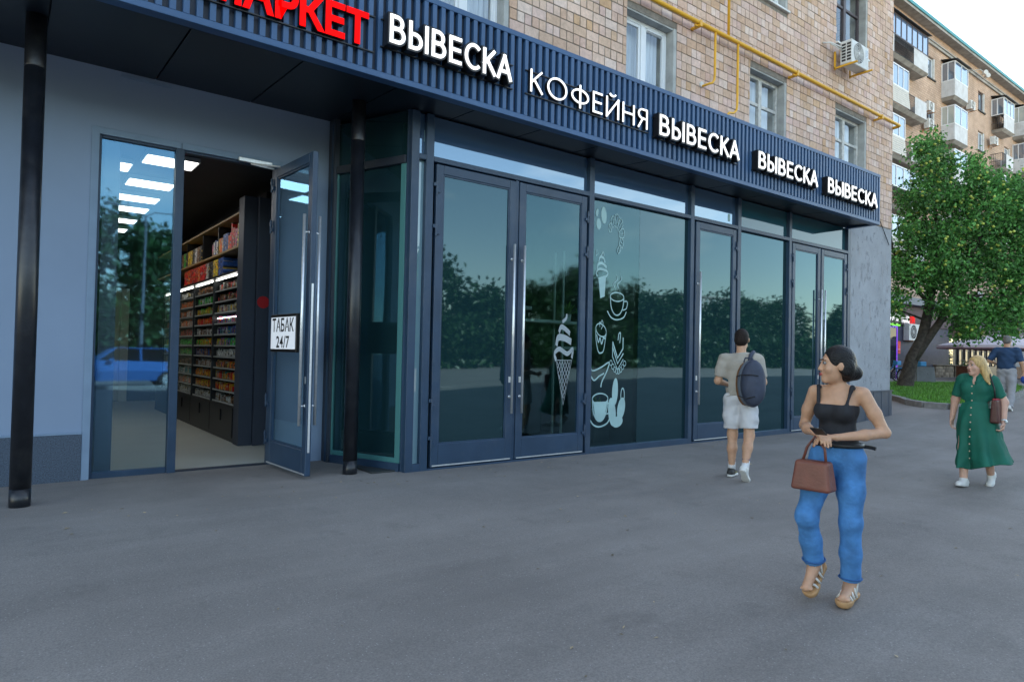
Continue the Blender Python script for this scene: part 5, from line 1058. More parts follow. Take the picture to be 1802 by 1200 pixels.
mat('bark', (.055, .045, .038), .95, var=.5, vscale=9, bump=.9, bscale=14); mat('apple_skin', (.42, .50, .09), .45, rnd=.25); mat('apple_red', (.5, .1, .03), .45)
def leaves(name, centers, per, spread, size, seed, m, parent, flat=.5):
    r = np.random.RandomState(seed); n = len(centers)*per; c = np.repeat(np.asarray(centers, np.float32), per, 0)+r.normal(0, spread, (n, 3))
    ax = r.normal(0, 1, (n, 3)); ax[:, 2] -= .35; ax /= np.linalg.norm(ax, axis=1, keepdims=True); nr = r.normal(0, 1, (n, 3)); nr[:, 2] += flat; sd_ = np.cross(ax, nr); sd_ /= np.linalg.norm(sd_, axis=1, keepdims=True)+1e-9
    nn_ = np.cross(sd_, ax); L_ = size*r.uniform(.6, 1.25, (n, 1)); Wd = L_*r.uniform(.24, .34, (n, 1))
    v = np.stack([c, c+ax*L_*.45+sd_*Wd+nn_*L_*.08, c+ax*L_-nn_*L_*.06, c+ax*L_*.45-sd_*Wd+nn_*L_*.08], 1).reshape(-1, 3)
    me = bpy.data.meshes.new(name); f = np.arange(n*4).reshape(-1, 4); me.from_pydata(v.tolist(), [], f.tolist()); return stuff(link(name, me, m, parent))
def campos(px, py, d): return np.array(Vector((0, 0, CAMH))+(fw+rt*((px-901)/FPX)-up*((py-600)/FPX))*d)
T = thing('apple_tree', 'leafy apple tree with yellow apples and leaning forked trunk on the lawn', 'tree', (26.13, 10.52, 0))
base = Vector((26.13, 10.52, 0))
def limb(pts, rs, n=12): m2 = MB(); m2.tube([Vector(p)-base for p in pts], rs, n); return m2
mb = limb([(26.05, 10.58, .3), (26.13, 10.52, .62), (26.2, 10.44, 1.1), (26.3, 10.36, 1.62), (26.55, 10.14, 2.31), (26.72, 10.06, 3.0), (26.86, 10.01, 3.6), (27.02, 9.98, 4.56), (27.15, 9.95, 5.6), (27.23, 9.9, 6.46), (27.0, 10.05, 8.0), (26.9, 10.1, 9.2)], [.34, .28, .235, .215, .19, .17, .16, .14, .11, .085, .05, .02]); part('trunk', mb, 'bark', T, True)
tips = []
for pts, r0 in (([(26.2, 10.4, 1.35), (26.6, 9.95, 2.35), (26.82, 9.65, 2.95), (26.9, 9.4, 3.6), (27.1, 9.0, 4.9), (27.6, 8.5, 6.3), (28.1, 8.1, 7.4)], .17), ([(26.86, 10.01, 3.6), (26.3, 10.6, 4.6), (25.9, 10.9, 5.6), (25.8, 11, 6.8)], .08), ([(27.1, 9.0, 4.9), (28, 8.4, 5.2), (29.2, 7.6, 5.6)], .07), ([(27.0, 9.98, 4.6), (27.8, 9.6, 5.8), (28.6, 9.2, 7.2)], .07), ([(26.9, 9.4, 3.6), (27.5, 8.6, 3.9), (28.3, 7.9, 3.9)], .06), ([(26.7, 10.05, 3.0), (26.2, 10.6, 3.3), (25.8, 11.0, 3.4)], .05), ([(27.15, 9.95, 5.6), (26.8, 10.2, 7.0), (26.4, 10.5, 8.2)], .06)):
    mb = limb(pts, [r0*(1-.75*i/(len(pts)-1)) for i in range(len(pts))], 8); part('branch', mb, 'bark', T, True)
rl = np.random.RandomState(9); cen = []
lobes = [(1634, 290, 30, 36), (1606, 352, 24, 34), (1652, 345, 36, 34), (1693, 352, 26, 30), (1716, 312, 18, 34), (1745, 352, 30, 30), (1782, 338, 28, 34), (1612, 415, 36, 34), (1664, 420, 40, 40), (1716, 405, 42, 38), (1768, 400, 42, 36), (1815, 380, 40, 50), (1590, 470, 20, 34), (1636, 480, 40, 32), (1690, 480, 44, 36), (1745, 470, 44, 38), (1800, 470, 40, 44), (1580, 530, 12, 34), (1672, 540, 40, 22), (1730, 545, 40, 30), (1785, 540, 40, 34), (1702, 582, 26, 14), (1765, 582, 26, 14), (1642, 258, 14, 22), (1618, 262, 12, 16), (1836, 470, 40, 90), (1668, 290, 14, 22), (1711, 284, 10, 16)  , (1752, 318, 14, 16)]
for (x_, y_, a_, b_) in lobes:
    n = int(a_*b_*.12)
    for _ in range(n):
        u = rl.normal(0, 1, 3); u /= np.linalg.norm(u); u *= rl.uniform(.1, 1.25)**.6
        cen.append(campos(x_+u[0]*a_, y_+u[1]*b_, 24.2+u[2]*a_*.04+rl.uniform(-.5, .5)))
cen = np.array(cen)-np.array(base)
leaves('crown', cen, 12, .17, .15, 1, 'apple_leaf', T)
apm = MB(); ic = [(0, 0, 1), (0, 0, -1)]+[(math.cos(a)*.9, math.sin(a)*.9, s) for s in (.45, -.45) for a in np.linspace(0, 6.283, 6, endpoint=False)]
icf = [(0, 2+i, 2+(i+1) % 6) for i in range(6)]+[(2+i, 8+i, 8+(i+1) % 6, 2+(i+1) % 6) for i in range(6)]+[(1, 8+(i+1) % 6, 8+i) for i in range(6)]
sel = cen[rl.choice(len(cen), 420, replace=False)]
fwd = np.array(fw)
for c_ in sel:
    for k_ in range(rl.randint(1, 3)):
        p_ = c_-fwd*.22+rl.normal(0, .08, 3); apm.add([tuple(p_+np.array(q)*.05) for q in ic], icf)
stuff(part('apples', apm, 'apple_skin', T, True))
# ------------------------------------------------------------------ the other side of the street (seen in the glass)
rw = np.random.RandomState(21); cen = []
for i in range(46):
    x_ = -70+i*5.2+rw.uniform(-1.5, 1.5); y_ = -44+rw.uniform(-5, 5); h_ = rw.uniform(8.5, 12.5); r_ = rw.uniform(3, 4.5)
    for _ in range(420):
        u = rw.normal(0, 1, 3); u /= np.linalg.norm(u); u *= rw.uniform(.3, 1)**.4; cen.append((x_+u[0]*r_, y_+u[1]*r_, max(.4, h_*.5+u[2]*h_*.5)))
for _ in range(7000): cen.append((rw.uniform(-75, 175), -29+rw.uniform(-3, 3), rw.uniform(.2, 3.8)))  # low bushes added to darken the ground strip mirrored in the glass
o = leaves('tree_belt', np.array(cen), 9, .5, .62, 3, 'wood_leaf', None); o['label'] = 'belt of dark green trees across the street'
mat('pale_block', (.5, .48, .45), .9, var=.1, vscale=.2)
for (x0, x1, h_, lab) in ((150, 216, 19, 'long pale apartment block beyond the trees across the street'),):
    t = thing('distant_block', lab, 'building', ((x0+x1)/2, -110, 0)); hw = (x1-x0)/2
    mb = MB(); mb.box(-hw, hw, -6, 6, 0, h_); part('wall', mb, 'pale_block', t); mb = MB(); mb.box(-hw-.4, hw+.4, -6.4, 6.4, h_, h_+.5); part('roof', mb, 'concrete', t)
    for f_ in range(int(h_/3.1)): mb = MB(); [mb.box(-hw+1.5+i*3, -hw+3.1+i*3, 6, 6.05, 1.6+f_*3.1, 3.1+f_*3.1) for i in range(int(hw*2/3)-1)]; stuff(part('window_row', mb, 'far_pane', t))
for (x_, y_, dbl, lab) in ((6.2, -26, True, 'double-headed street lamp across the road'), (13, -9.2, False, 'curved street lamp at the road edge')):
    t = thing('street_lamp', lab, 'street lamp', (x_, y_, -.1)); mb = MB(); h_ = 9 if dbl else 8
    mb.tube([(0, 0, 0), (0, 0, h_)], [.11, .06], 10); part('pole', mb, 'grey_sheet', t)
    for s in ((-1, 1) if dbl else (-1,)):
        mb = MB(); mb.tube([(0, 0, h_-.05), (s*.5, 0, h_+.35), (s*1.5, 0, h_+.45)], .04, 6); part('arm', mb, 'grey_sheet', t); mb = MB(); mb.box(s*1.4, s*2.0, -.14, .14, h_+.38, h_+.5, .03); part('lamp_head', mb, 'grey_sheet', t)
# car waiting at the kerb, reflected in the side pane
mat('car_paint', (.05, .16, .42), .25, coat=.6); mat('car_glass', (.01, .012, .014), .05, spec=.8); mat('headlight', (.7, .7, .68), .2)
def make_car(label, loc, rz, paint):
    t = thing('parked_car', label, 'car', loc, rz)
    st = [(-2.15, .35, .75, .70), (-2.05, .3, .95, .78), (-1.2, .28, 1.02, .86), (-.9, .28, 1.03, .87), (.0, .28, 1.02, .88), (1.3, .28, .98, .87), (1.9, .28, .93, .82), (2.1, .35, .82, .72)]
    mb = MB(); v = []; f = []
    for x_, z0, z1, hw in st: v += [(x_, -hw*.92, z0), (x_, -hw, (z0+z1)/2), (x_, -hw*.9, z1), (x_, hw*.9, z1), (x_, hw, (z0+z1)/2), (x_, hw*.92, z0)]
    for i in range(len(st)-1):
        for k_ in range(6): f.append((i*6+k_, i*6+(k_+1) % 6, (i+1)*6+(k_+1) % 6, (i+1)*6+k_))
    f += [tuple(range(6))[::-1], tuple((len(st)-1)*6+k_ for k_ in range(6))]; mb.add(v, f); part('body', mb, paint, t)
    mb = MB(); lo = [(-1.0, 1.0), (1.75, .98)]; v = [(-1.05, -.78, 1.0), (1.8, -.76, .96), (1.25, -.6, 1.46), (-.35, -.6, 1.48), (-1.05, .78, 1.0), (1.8, .76, .96), (1.25, .6, 1.46), (-.35, .6, 1.48)]
    mb.add(v, [(0, 1, 2, 3), (7, 6, 5, 4), (3, 2, 6, 7), (0, 3, 7, 4), (1, 5, 6, 2)]); part('windows', mb, 'car_glass', t)
    mb = MB(); mb.box(-.4, 1.3, -.62, .62, 1.465, 1.5, .015); part('roof', mb, paint, t)
    for s in (-1, 1):
        for xa, za, xb, zb in ((-1.05, 1.0, -.35, 1.48), (.45, 1.0, .45, 1.48), (1.8, .96, 1.25, 1.46)): mb = MB(); mb.tube([(xa, s*.785, za), (xb, s*.61, zb)], .035, 6); part('pillar', mb, paint, t)
        mb = MB(); mb.box(-2.14, -2.0, s*.45, s*.72, .66, .8, .03); part('headlight', mb, 'headlight', t)
        mb = MB(); mb.box(-.62, -.42, s*.86, s*1.0, .98, 1.1, .03); part('mirror', mb, paint, t)
        for wx_ in (-1.35, 1.3):
            w_ = bpy.data.objects.new('wheel', None); COL.objects.link(w_); w_.parent = t; w_.location = (wx_, s*.78, .32); mb = MB(); mb.cyl((0, -.1, 0), .32, .2, 'y', 24); part('tyre', mb, 'tyre', w_); mb = MB(); mb.cyl((0, -.11, 0), .2, .22, 'y', 16); part('rim', mb, 'steel', w_)
    return t
make_car('blue car at the kerb, mirrored in the shop side pane', (3.6, -11.7, -.092), 0, 'car_paint')
# ------------------------------------------------------------------ people: blended volumes meshed into one continuous surface
class SDF:
    def __init__(s, lo, hi, h): s.h = h; s.lo = np.array(lo, np.float32); n = np.ceil((np.array(hi)-s.lo)/h).astype(int)+1; s.n = n; s.d = np.full(n, .2, np.float32); s.ax = [s.lo[i]+h*np.arange(n[i], dtype=np.float32) for i in range(3)]
    def blk(s, lo, hi):
        i0 = np.clip(np.floor((np.array(lo)-s.lo)/s.h).astype(int), 0, s.n); i1 = np.clip(np.ceil((np.array(hi)-s.lo)/s.h).astype(int)+1, 0, s.n)
        sl = tuple(slice(a, b) for a, b in zip(i0, i1)); return sl, s.ax[0][sl[0]][:, None, None], s.ax[1][sl[1]][None, :, None], s.ax[2][sl[2]][None, None, :]
    def put(s, sl, v, k, mode):
        a = s.d[sl]
        if a.size == 0: return
        if mode == 'sub': v = -v; h = np.maximum(k-np.abs(a-v), 0)/max(k, 1e-6); s.d[sl] = np.maximum(a, v)+h*h*k*.25
        else: h = np.maximum(k-np.abs(a-v), 0)/max(k, 1e-6); s.d[sl] = np.minimum(a, v)-h*h*k*.25
    def cap(s, a, b, ra, rb=None, k=.02, mode='add', squash=None):
        rb = ra if rb is None else rb; a = np.array(a, np.float32); b = np.array(b, np.float32); m = max(ra, rb)+k+.03
        sl, X, Y, Z = s.blk(np.minimum(a, b)-m, np.maximum(a, b)+m); ab = b-a; L2 = max(float(ab@ab), 1e-9)
        t = np.clip(((X-a[0])*ab[0]+(Y-a[1])*ab[1]+(Z-a[2])*ab[2])/L2, 0, 1)
        d = np.sqrt((X-a[0]-t*ab[0])**2+(Y-a[1]-t*ab[1])**2+(Z-a[2]-t*ab[2])**2)-(ra+(rb-ra)*t); s.put(sl, d, k, mode); return s
    def chain(s, pts, rs, k=.02):
        for i in range(len(pts)-1): s.cap(pts[i], pts[i+1], rs[i], rs[i+1], k)
        return s
    def ell(s, c, r, k=.02, yaw=0., mode='add', pitch=0.):
        c = np.array(c, np.float32); m = max(r)+k+.03; sl, X, Y, Z = s.blk(c-m, c+m); X = X-c[0]; Y = Y-c[1]; Z = Z-c[2]
        cy, sy = math.cos(yaw), math.sin(yaw); X, Y = X*cy+Y*sy, -X*sy+Y*cy
        if pitch: cp, sp_ = math.cos(pitch), math.sin(pitch); Y, Z = Y*cp+Z*sp_, -Y*sp_+Z*cp
        k0 = np.sqrt((X/r[0])**2+(Y/r[1])**2+(Z/r[2])**2)+1e-6; k1 = np.sqrt((X/r[0]**2)**2+(Y/r[1]**2)**2+(Z/r[2]**2)**2)+1e-6
        s.put(sl, k0*(k0-1)/k1, k, mode); return s
    def func(s, lo, hi, fn, k=.02, mode='add'): sl, X, Y, Z = s.blk(lo, hi); s.put(sl, fn(X, Y, Z).astype(np.float32), k, mode); return s
    def cut(s, nrm, c): s.d = np.maximum(s.d, s.ax[0][:, None, None]*nrm[0]+s.ax[1][None, :, None]*nrm[1]+s.ax[2][None, None, :]*nrm[2]-c); return s
    def wrinkle(s, amp, fz=30., seed=0.):
        X, Y, Z = s.ax[0][:, None, None], s.ax[1][None, :, None], s.ax[2][None, None, :]
        w = np.sin(fz*Z+3.5*np.sin(9*X+seed)+4*np.sin(8*Y+5*Z+seed*2))*np.sin(11*X+7*Z+seed*3)+.6*np.sin(fz*.6*(Z+.7*X)+3*np.sin(12*Y+seed))*np.cos(9*Y-4*Z+seed)
        s.d = s.d+(amp*w).astype(np.float32); return s
    def mesh(s, name, m, parent, relax=1):
        d = s.d; n = s.n; ins = d < 0; cid = -np.ones(n-1, np.int64); acc = []; 
        N0, N1, N2 = n-1; es = []
        for ax in range(3):
            a = [slice(None)]*3; b = [slice(None)]*3; a[ax] = slice(0, -1); b[ax] = slice(1, None); A, Bv = ins[tuple(a)], ins[tuple(b)]
            idx = np.argwhere(A != Bv); va = d[tuple(a)][A != Bv]; vb = d[tuple(b)][A != Bv]; t = va/(va-vb); p = idx.astype(np.float64); p[:, ax] += t; es.append((ax, idx, p, A[A != Bv]))
        cells = []; pts = []
        for ax, idx, p, sg in es:
            o1, o2 = [(1, 2), (2, 0), (0, 1)][ax]
            for da in (0, 1):
                for db in (0, 1): c = idx.copy(); c[:, o1] -= da; c[:, o2] -= db; cells.append(c); pts.append(p)
        c = np.concatenate(cells); p = np.concatenate(pts); ok = np.all((c >= 0) & (c < n-1), 1); lin_ = (c[:, 0]*N1+c[:, 1])*N2+c[:, 2]
        u, inv = np.unique(lin_[ok], return_inverse=True); cnt = np.bincount(inv); V = np.stack([np.bincount(inv, p[ok][:, i])/cnt for i in range(3)], 1)
        Q = []
        for ax, idx, pp, sg in es:
            o1, o2 = [(1, 2), (2, 0), (0, 1)][ax]; q = []
            for da, db in ((0, 0), (1, 0), (1, 1), (0, 1)): cc = idx.copy(); cc[:, o1] -= da; cc[:, o2] -= db; q.append(cc)
            q = np.stack(q, 1); good = np.all((q >= 0) & (q < n-1), axis=(1, 2)); q = q[good]; g_ = sg[good]; f = np.searchsorted(u, (q[..., 0]*N1+q[..., 1])*N2+q[..., 2]); f[~g_] = f[~g_][:, ::-1]; Q.append(f)
        Q = np.concatenate(Q); V = V*s.h+s.lo
        for _ in range(relax):
            a = np.zeros_like(V); w = np.zeros(len(V))
            for i in range(4):
                j = (i+1) % 4; np.add.at(a, Q[:, i], V[Q[:, j]]); np.add.at(w, Q[:, i], 1); np.add.at(a, Q[:, j], V[Q[:, i]]); np.add.at(w, Q[:, j], 1)
            V = V*.5+.5*a/np.maximum(w, 1)[:, None]
        me = bpy.data.meshes.new(name); me.vertices.add(len(V)); me.vertices.foreach_set('co', V.astype(np.float32).ravel()); me.loops.add(len(Q)*4); me.loops.foreach_set('vertex_index', Q.astype(np.int32).ravel())
        me.polygons.add(len(Q)); me.polygons.foreach_set('loop_start', np.arange(0, len(Q)*4, 4, dtype=np.int32)); me.update(calc_edges=True); me.validate(); return link(name, me, m, parent, True)
def skinmat(name, col):
    m = mat(name, col, .5, var=.08, vscale=25, spec=.35); b = m.node_tree.nodes['Principled BSDF']; b.inputs['Subsurface Weight'].default_value = .12; b.inputs['Subsurface Radius'].default_value = (.01, .004, .002); b.inputs['Subsurface Scale'].default_value = .6
skinmat('skin_tan', (.52, .30, .19)); skinmat('skin_fair', (.58, .35, .26))
mat('eye_white', (.26, .24, .23), .3); mat('eye_dark', (.02, .015, .012), .2); mat('lip', (.40, .12, .10), .45); mat('lip_red', (.42, .05, .06), .45)
mat('hair_black', (.006, .0055, .006), .42, spec=.3, var=.4, vscale=60, bump=.5, bscale=90, aniso=(1, 1, .2)); mat('hair_blond', (.50, .33, .13), .45, var=.35, vscale=50, bump=.5, bscale=80, aniso=(1, 1, .15)); mat('hair_grey', (.14, .13, .12), .6, var=.4, vscale=60, bump=.4, bscale=120)
mat('hair_brown', (.018, .012, .010), .6, spec=.2, var=.4, vscale=60, bump=.5, bscale=120)
mat('denim', (.055, .19, .43), .8, var=.4, vscale=7, bump=.35, bscale=38); mat('denim_dark', (.025, .10, .27), .8, var=.2, vscale=12); mat('black_knit', (.014, .015, .02), .8, var=.2, vscale=30, bump=.15, bscale=200)
mat('bag_brown', (.16, .05, .032), .45, var=.2, vscale=10, bump=.15, bscale=60); mat('sandal_white', (.62, .6, .55), .5); mat('sole_tan', (.45, .26, .12), .6); mat('belt_black', (.012, .012, .012), .4)
mat('tee_grey', (.38, .345, .295), .9, var=.08, vscale=6, bump=.5, bscale=14); mat('short_white', (.58, .58, .60), .85, var=.06, vscale=6, bump=.5, bscale=16); mat('sock_white', (.66, .66, .68), .8); mat('sock_stripe', (.06, .07, .15), .8); mat('sneaker_white', (.66, .66, .64), .5); mat('sneaker_black', (.03, .03, .03), .6); mat('sneaker_lime', (.55, .5, .12), .6)
mat('pack_navy', (.035, .045, .075), .7, var=.15, vscale=12, bump=.25, bscale=40); mat('pack_grey', (.10, .12, .15), .7, var=.1); mat('pack_tan', (.17, .08, .03), .6); mat('cap_red', (.22, .02, .02), .7)
mat('dress_green', (.003, .115, .075), .75, var=.12, vscale=5, bump=.5, bscale=11); mat('button_tan', (.55, .42, .3), .5); mat('bag_maroon', (.08, .025, .02), .4, var=.2, vscale=14, bump=.2, bscale=50); mat('bag_red', (.4, .02, .04), .6)
mat('tee_navy', (.018, .05, .115), .85, var=.1, vscale=6, bump=.45, bscale=13); mat('trouser_grey', (.33, .33, .35), .85, var=.08, vscale=6, bump=.5, bscale=14); mat('cap_blue', (.015, .06, .3), .7); mat('watch', (.6, .65, .65), .3, metal=.6)
def V3(*a): return np.array(a, np.float32)
def head(S_, hc, yaw, s=1., ears=True, k=.02, male=False, tilt=0):
    c, n_ = math.cos(yaw), math.sin(yaw); P_ = lambda x, y, z: V3(hc[0]+(x*c-y*n_)*s, hc[1]+(x*n_+y*c)*s, hc[2]+z*s)
    S_.ell(P_(0, -.014, .028), (.075*s, .094*s, .096*s), k, yaw); S_.ell(P_(0, .022, -.045), (.058*s, .068*s, .078*s), .03, yaw)
    S_.ell(P_(0, .068, -.100), (.026*s, .022*s, .022*s), .025, yaw)
    if male: S_.ell(P_(0, .03, -.07), (.062*s, .06*s, .05*s), .03, yaw)
    for q in (-1, 1):
        S_.ell(P_(.031*q, .096, .012), (.017*s, .014*s, .011*s), .014, yaw, 'sub'); S_.ell(P_(.042*q, .062, -.03), (.024*s, .02*s, .022*s), .02, yaw); S_.ell(P_(.031*q, .081, .033), (.022*s, .01*s, .007*s), .012, yaw)
        if ears: S_.ell(P_(.077*q, -.008, -.008), (.010*s, .02*s, .031*s), .008, yaw+.35*q); 
    S_.cap(P_(0, .086, .016), P_(0, .103, -.026), .007*s, .011*s, .014); S_.ell(P_(0, .096, -.032), (.018*s, .012*s, .008*s), .008, yaw)
    S_.ell(P_(0, .088, -.062), (.022*s, .011*s, .010*s), .012, yaw)
    return P_
def face_parts(P_, yaw, par, s=1., lip='lip', brow='hair_black'):
    for q in (-1, 1):
        e = MB(); c = P_(.031*q, .079, .012); st = ell3(c, .0112*s); e.add(*st); eo = part('eye', e, 'eye_white', par, True)
        e = MB(); e.add(*ell3(P_(.031*q, .0855, .012), .0078*s)); part('iris', e, 'eye_dark', eo, True)
        e = MB(); e.tube([P_(.014*q, .0945, .031), P_(.030*q, .096, .037), P_(.048*q, .080, .032)], [.003*s, .0038*s, .002*s], 5); part('eyebrow', e, brow, par)
    e = MB(); e.tube([P_(-.023, .0905, -.061), P_(-.008, .1005, -.0575), P_(.008, .1005, -.0575), P_(.023, .0905, -.061)], [.002*s, .0042*s, .0042*s, .002*s], 6); e.tube([P_(-.02, .0905, -.0645), P_(0, .0995, -.069), P_(.02, .0905, -.0645)], [.002*s, .0052*s, .002*s], 6); part('lips', e, lip, par, True)
def ell3(c, r, n=10):
    r = (r, r, r) if not isinstance(r, (tuple, list)) else r; v = []; f = []
    for i in range(n+1):
        for j in range(2*n): a, b = math.pi*i/n, math.pi*j/n; v.append((c[0]+r[0]*math.sin(a)*math.cos(b), c[1]+r[1]*math.sin(a)*math.sin(b), c[2]+r[2]*math.cos(a)))
    for i in range(n):
        for j in range(2*n): f.append((i*2*n+j, (i+1)*2*n+j, (i+1)*2*n+(j+1) % (2*n), i*2*n+(j+1) % (2*n)))
    return v, f
def hand(S_, w, d, nrm, side, curl=.5, s=1., fr=.0085):
    # w wrist, d finger direction, nrm palm normal (towards which fingers curl), side: +1 thumb towards cross(d,nrm)
    d = V3(*d); d = d/np.linalg.norm(d); nrm = V3(*nrm); nrm = nrm-d*(d@nrm); nrm = nrm/np.linalg.norm(nrm); sd_ = np.cross(d, nrm)*side; w = V3(*w)
    for q in (-.022, 0, .022): S_.cap(w+d*.012*s+sd_*q*.6*s, w+d*.082*s+sd_*q*s, .0135*s, .0125*s, .018)
    for i, (o, l_) in enumerate(((.030, .072), (.0105, .082), (-.0095, .076), (-.029, .058))):
        a = w+d*.085*s+sd_*o*s; c1, c2 = curl*.9, curl*1.9; b = a+(d*math.cos(c1)+nrm*math.sin(c1))*l_*.55*s; e = b+(d*math.cos(c2)+nrm*math.sin(c2))*l_*.5*s
        S_.cap(a, b, fr*1.05*s, fr*s, .006); S_.cap(b, e, fr*s, fr*.85*s, .006)
    a = w+d*.028*s+sd_*.024*s; b = a+(d*.65+sd_*.7+nrm*.25)*.042*s; e = b+(d*.85+sd_*.25+nrm*.4)*.036*s; S_.cap(a, b, .0125*s, .0105*s, .012); S_.cap(b, e, .0105*s, .009*s, .006)
def shoe(par, ank, toe_dir, L_, wd, m_top, m_sole, roll=0., name='shoe', h=.095, h_vox=.006):
    # closed shoe: heel under the ankle, pointing along toe_dir (3-vector)
    ank = V3(*ank); t = V3(*toe_dir); t = t/np.linalg.norm(t); up_ = V3(0, 0, 1); sd_ = np.cross(t, up_); sd_ /= np.linalg.norm(sd_); u = np.cross(sd_, t)
    heel = ank-t*.06-u*(h-.028); toe = ank+t*(L_-.10)-u*(h-.02); S_ = SDF(np.minimum(heel, toe)-.13, np.maximum(heel, toe)+.14, h_vox)
    S_.cap(heel+u*.018, heel+t*.05+u*.016, .036, .036, .02); S_.cap(heel+t*.05+u*.012, toe-t*.02+u*.006, .036, .036, .03); S_.ell(toe-t*.05+u*.004, (.044, .05, .030), .03, math.atan2(t[1], t[0])-math.pi/2); S_.cap(heel+u*.03, ank+u*.0, .036, .038, .03); S_.cap(ank-u*.01, toe-t*.1+u*.02, .036, .026, .035)
    S_.cut(-u, float(-u@(heel-u*.012))); S_.cut(u, float(u@(ank+u*.012)))
    o = S_.mesh(name, m_top, par)
    S2 = SDF(np.minimum(heel, toe)-.13, np.maximum(heel, toe)+.14, h_vox); S2.cap(heel-u*.006, heel+t*.08-u*.006, .041, .036, .02); S2.cap(heel+t*.06-u*.006, toe-t*.07-u*.006, .036, .046, .02); S2.cap(toe-t*.09-u*.006, toe-t*.015-u*.002, .045, .036, .02); S2.cut(u, float(u@(heel+u*.010))); S2.cut(-u, float(-u@(heel-u*.026))); S2.mesh('sole', m_sole, o)
    return o
def person(label, x, y, fwd2, scale=1.):
    t = thing('person', label, 'person', (x, y, gz(x, y)), math.atan2(fwd2[1], fwd2[0])-math.pi/2); t.scale = (scale,)*3; return t

# --- woman in black top and jeans, walking past close to the viewer
Pw = person('woman walking in black tank top and blue jeans, hands joined over a brown handbag', 4.33, 2.15, (-.99, -.10))
LA, LK, LH = (-.075, -.04, .125), (-.095, .02, .52), (-.085, 0, .92)
RA, RK, RH = (.095, .10, .235), (.095, .23, .56), (.085, 0, .92)
HC, YAW = (.0, .035, 1.525), -.92
lo, hi = (-.42, -.32, -.02), (.42, .48, 1.68)
b = SDF(lo, hi, .0065)
b.ell((0, -.005, .94), (.128, .092, .12), .05); b.ell((0, 0, 1.09), (.108, .082, .14), .05); b.ell((0, .0, 1.26), (.128, .09, .13), .05); b.cap((-.11, -.012, 1.352), (.11, -.012, 1.352), .04, .04, .05); b.cap((0, -.015, 1.36), (0, .0, 1.46), .046, .042, .03)
for q in (-1, 1): b.ell((.06*q, .075, 1.225), (.055, .045, .055), .04)
P_ = head(b, HC, YAW, .98)
b.chain([LH, LK, LA], [.068, .05, .036], .04); b.chain([RH, RK, RA], [.068, .05, .036], .04)
LS, LE, LW = (-.15, -.01, 1.345), (-.265, -.06, 1.105), (-.075, .20, 1.075); RS, RE, RW = (.15, -.01, 1.345), (.235, -.05, 1.11), (.06, .205, 1.09)
b.chain([LS, (-.21, -.035, 1.22), LE, (-.19, .07, 1.092), LW], [.044, .041, .031, .033, .022], .02); b.chain([RS, (.20, -.03, 1.22), RE, (.155, .09, 1.10), RW], [.044, .041, .031, .033, .022], .02)
hand(b, LW, (.75, .45, .0), (0, .1, -1), -1, .65); hand(b, RW, (-.7, .5, -.08), (0, .1, -1), 1, .6)
for a_, t_ in ((LA, (-.02, .17, -.055)), (RA, (.0, .13, -.125))): e_ = V3(*a_)+V3(*t_); b.chain([V3(*a_), V3(*a_)+V3(0, .03, -.03), e_], [.036, .034, .022], .02); b.cap(V3(*a_)+V3(0, -.045, -.04), e_, .026, .022, .02); [b.cap(e_+V3(.02-.013*i, -.01, .0), e_+V3(.024-.015*i, .022-.004*i, -.004), .009, .007, .005) for i in range(5)]
body = b.mesh('body', 'skin_tan', Pw); face_parts(P_, YAW, Pw, .98, 'lip_red')
h_ = SDF((-.16, -.22, 1.36), (.16, .2, 1.68), .006); c, s_ = math.cos(YAW), math.sin(YAW); Q = lambda x, y, z: (HC[0]+x*c-y*s_, HC[1]+x*s_+y*c, HC[2]+z)
h_.ell(Q(0, -.02, .034), (.0815, .099, .097), .02, YAW); h_.ell(Q(0, -.065, -.03), (.074, .056, .08), .03, YAW); h_.ell(Q(0, -.12, -.05), (.042, .042, .046), .03, YAW); h_.ell(Q(.066, -.045, -.02), (.018, .045, .05), .02, YAW); h_.ell(Q(-.066, -.045, -.02), (.018, .045, .05), .02, YAW)
h_.ell(Q(0, .12, -.025), (.078, .095, .108), .015, YAW, 'sub'); h_.mesh('hair', 'hair_black', Pw)
t_ = SDF((-.24, -.2, .9), (.24, .2, 1.45), .0065); t_.ell((0, -.005, .97), (.140, .108, .12), .05); t_.ell((0, 0, 1.09), (.115, .089, .14), .05); t_.ell((0, .0, 1.24), (.133, .096, .11), .05)
for q in (-1, 1): t_.ell((.06*q, .078, 1.225), (.06, .052, .06), .04)
t_.cut((0, 0, 1), 1.272); t_.cut((0, 0, -1), -1.0)
for q in (-1, 1): t_.cap((.085*q, .098, 1.255), (.105*q, .045, 1.385), .012, .012, .005); t_.cap((.105*q, .045, 1.385), (.10*q, -.07, 1.34), .012, .012, .005); t_.cap((.10*q, -.07, 1.34), (.085*q, -.097, 1.25), .012, .012, .005)
t_.wrinkle(.002, 40, 2.); t_.mesh('tank_top', 'black_knit', Pw)
def trousers(S_, hips, legs, waist_z, rad, hem=None):
    for (H_, K_, A_) in legs:
        H_, K_, A_ = V3(*H_), V3(*K_), V3(*A_); e = A_-(A_-K_)/np.linalg.norm(A_-K_)*.0
        S_.chain([H_, H_*.5+K_*.5, K_, K_*.45+A_*.55, e], rad, .04)
j_ = SDF((-.28, -.28, .05), (.28, .4, 1.08), .0065); j_.ell((0, -.01, .945), (.152, .116, .12), .05); j_.cap((-.045, -.045, .9), (.045, -.045, .9), .09, .09, .04)
trousers(j_, None, [(LH, LK, (-.076, -.038, .15)), (RH, RK, (.095, .112, .26))], 1.0, [.090, .079, .064, .061, .063])
for K_ in ():
    for i in range(3): j_.ell((K_[0], K_[1]-.03+.0*i, K_[2]-.05+.04*i), (.070, .055, .008), .03)
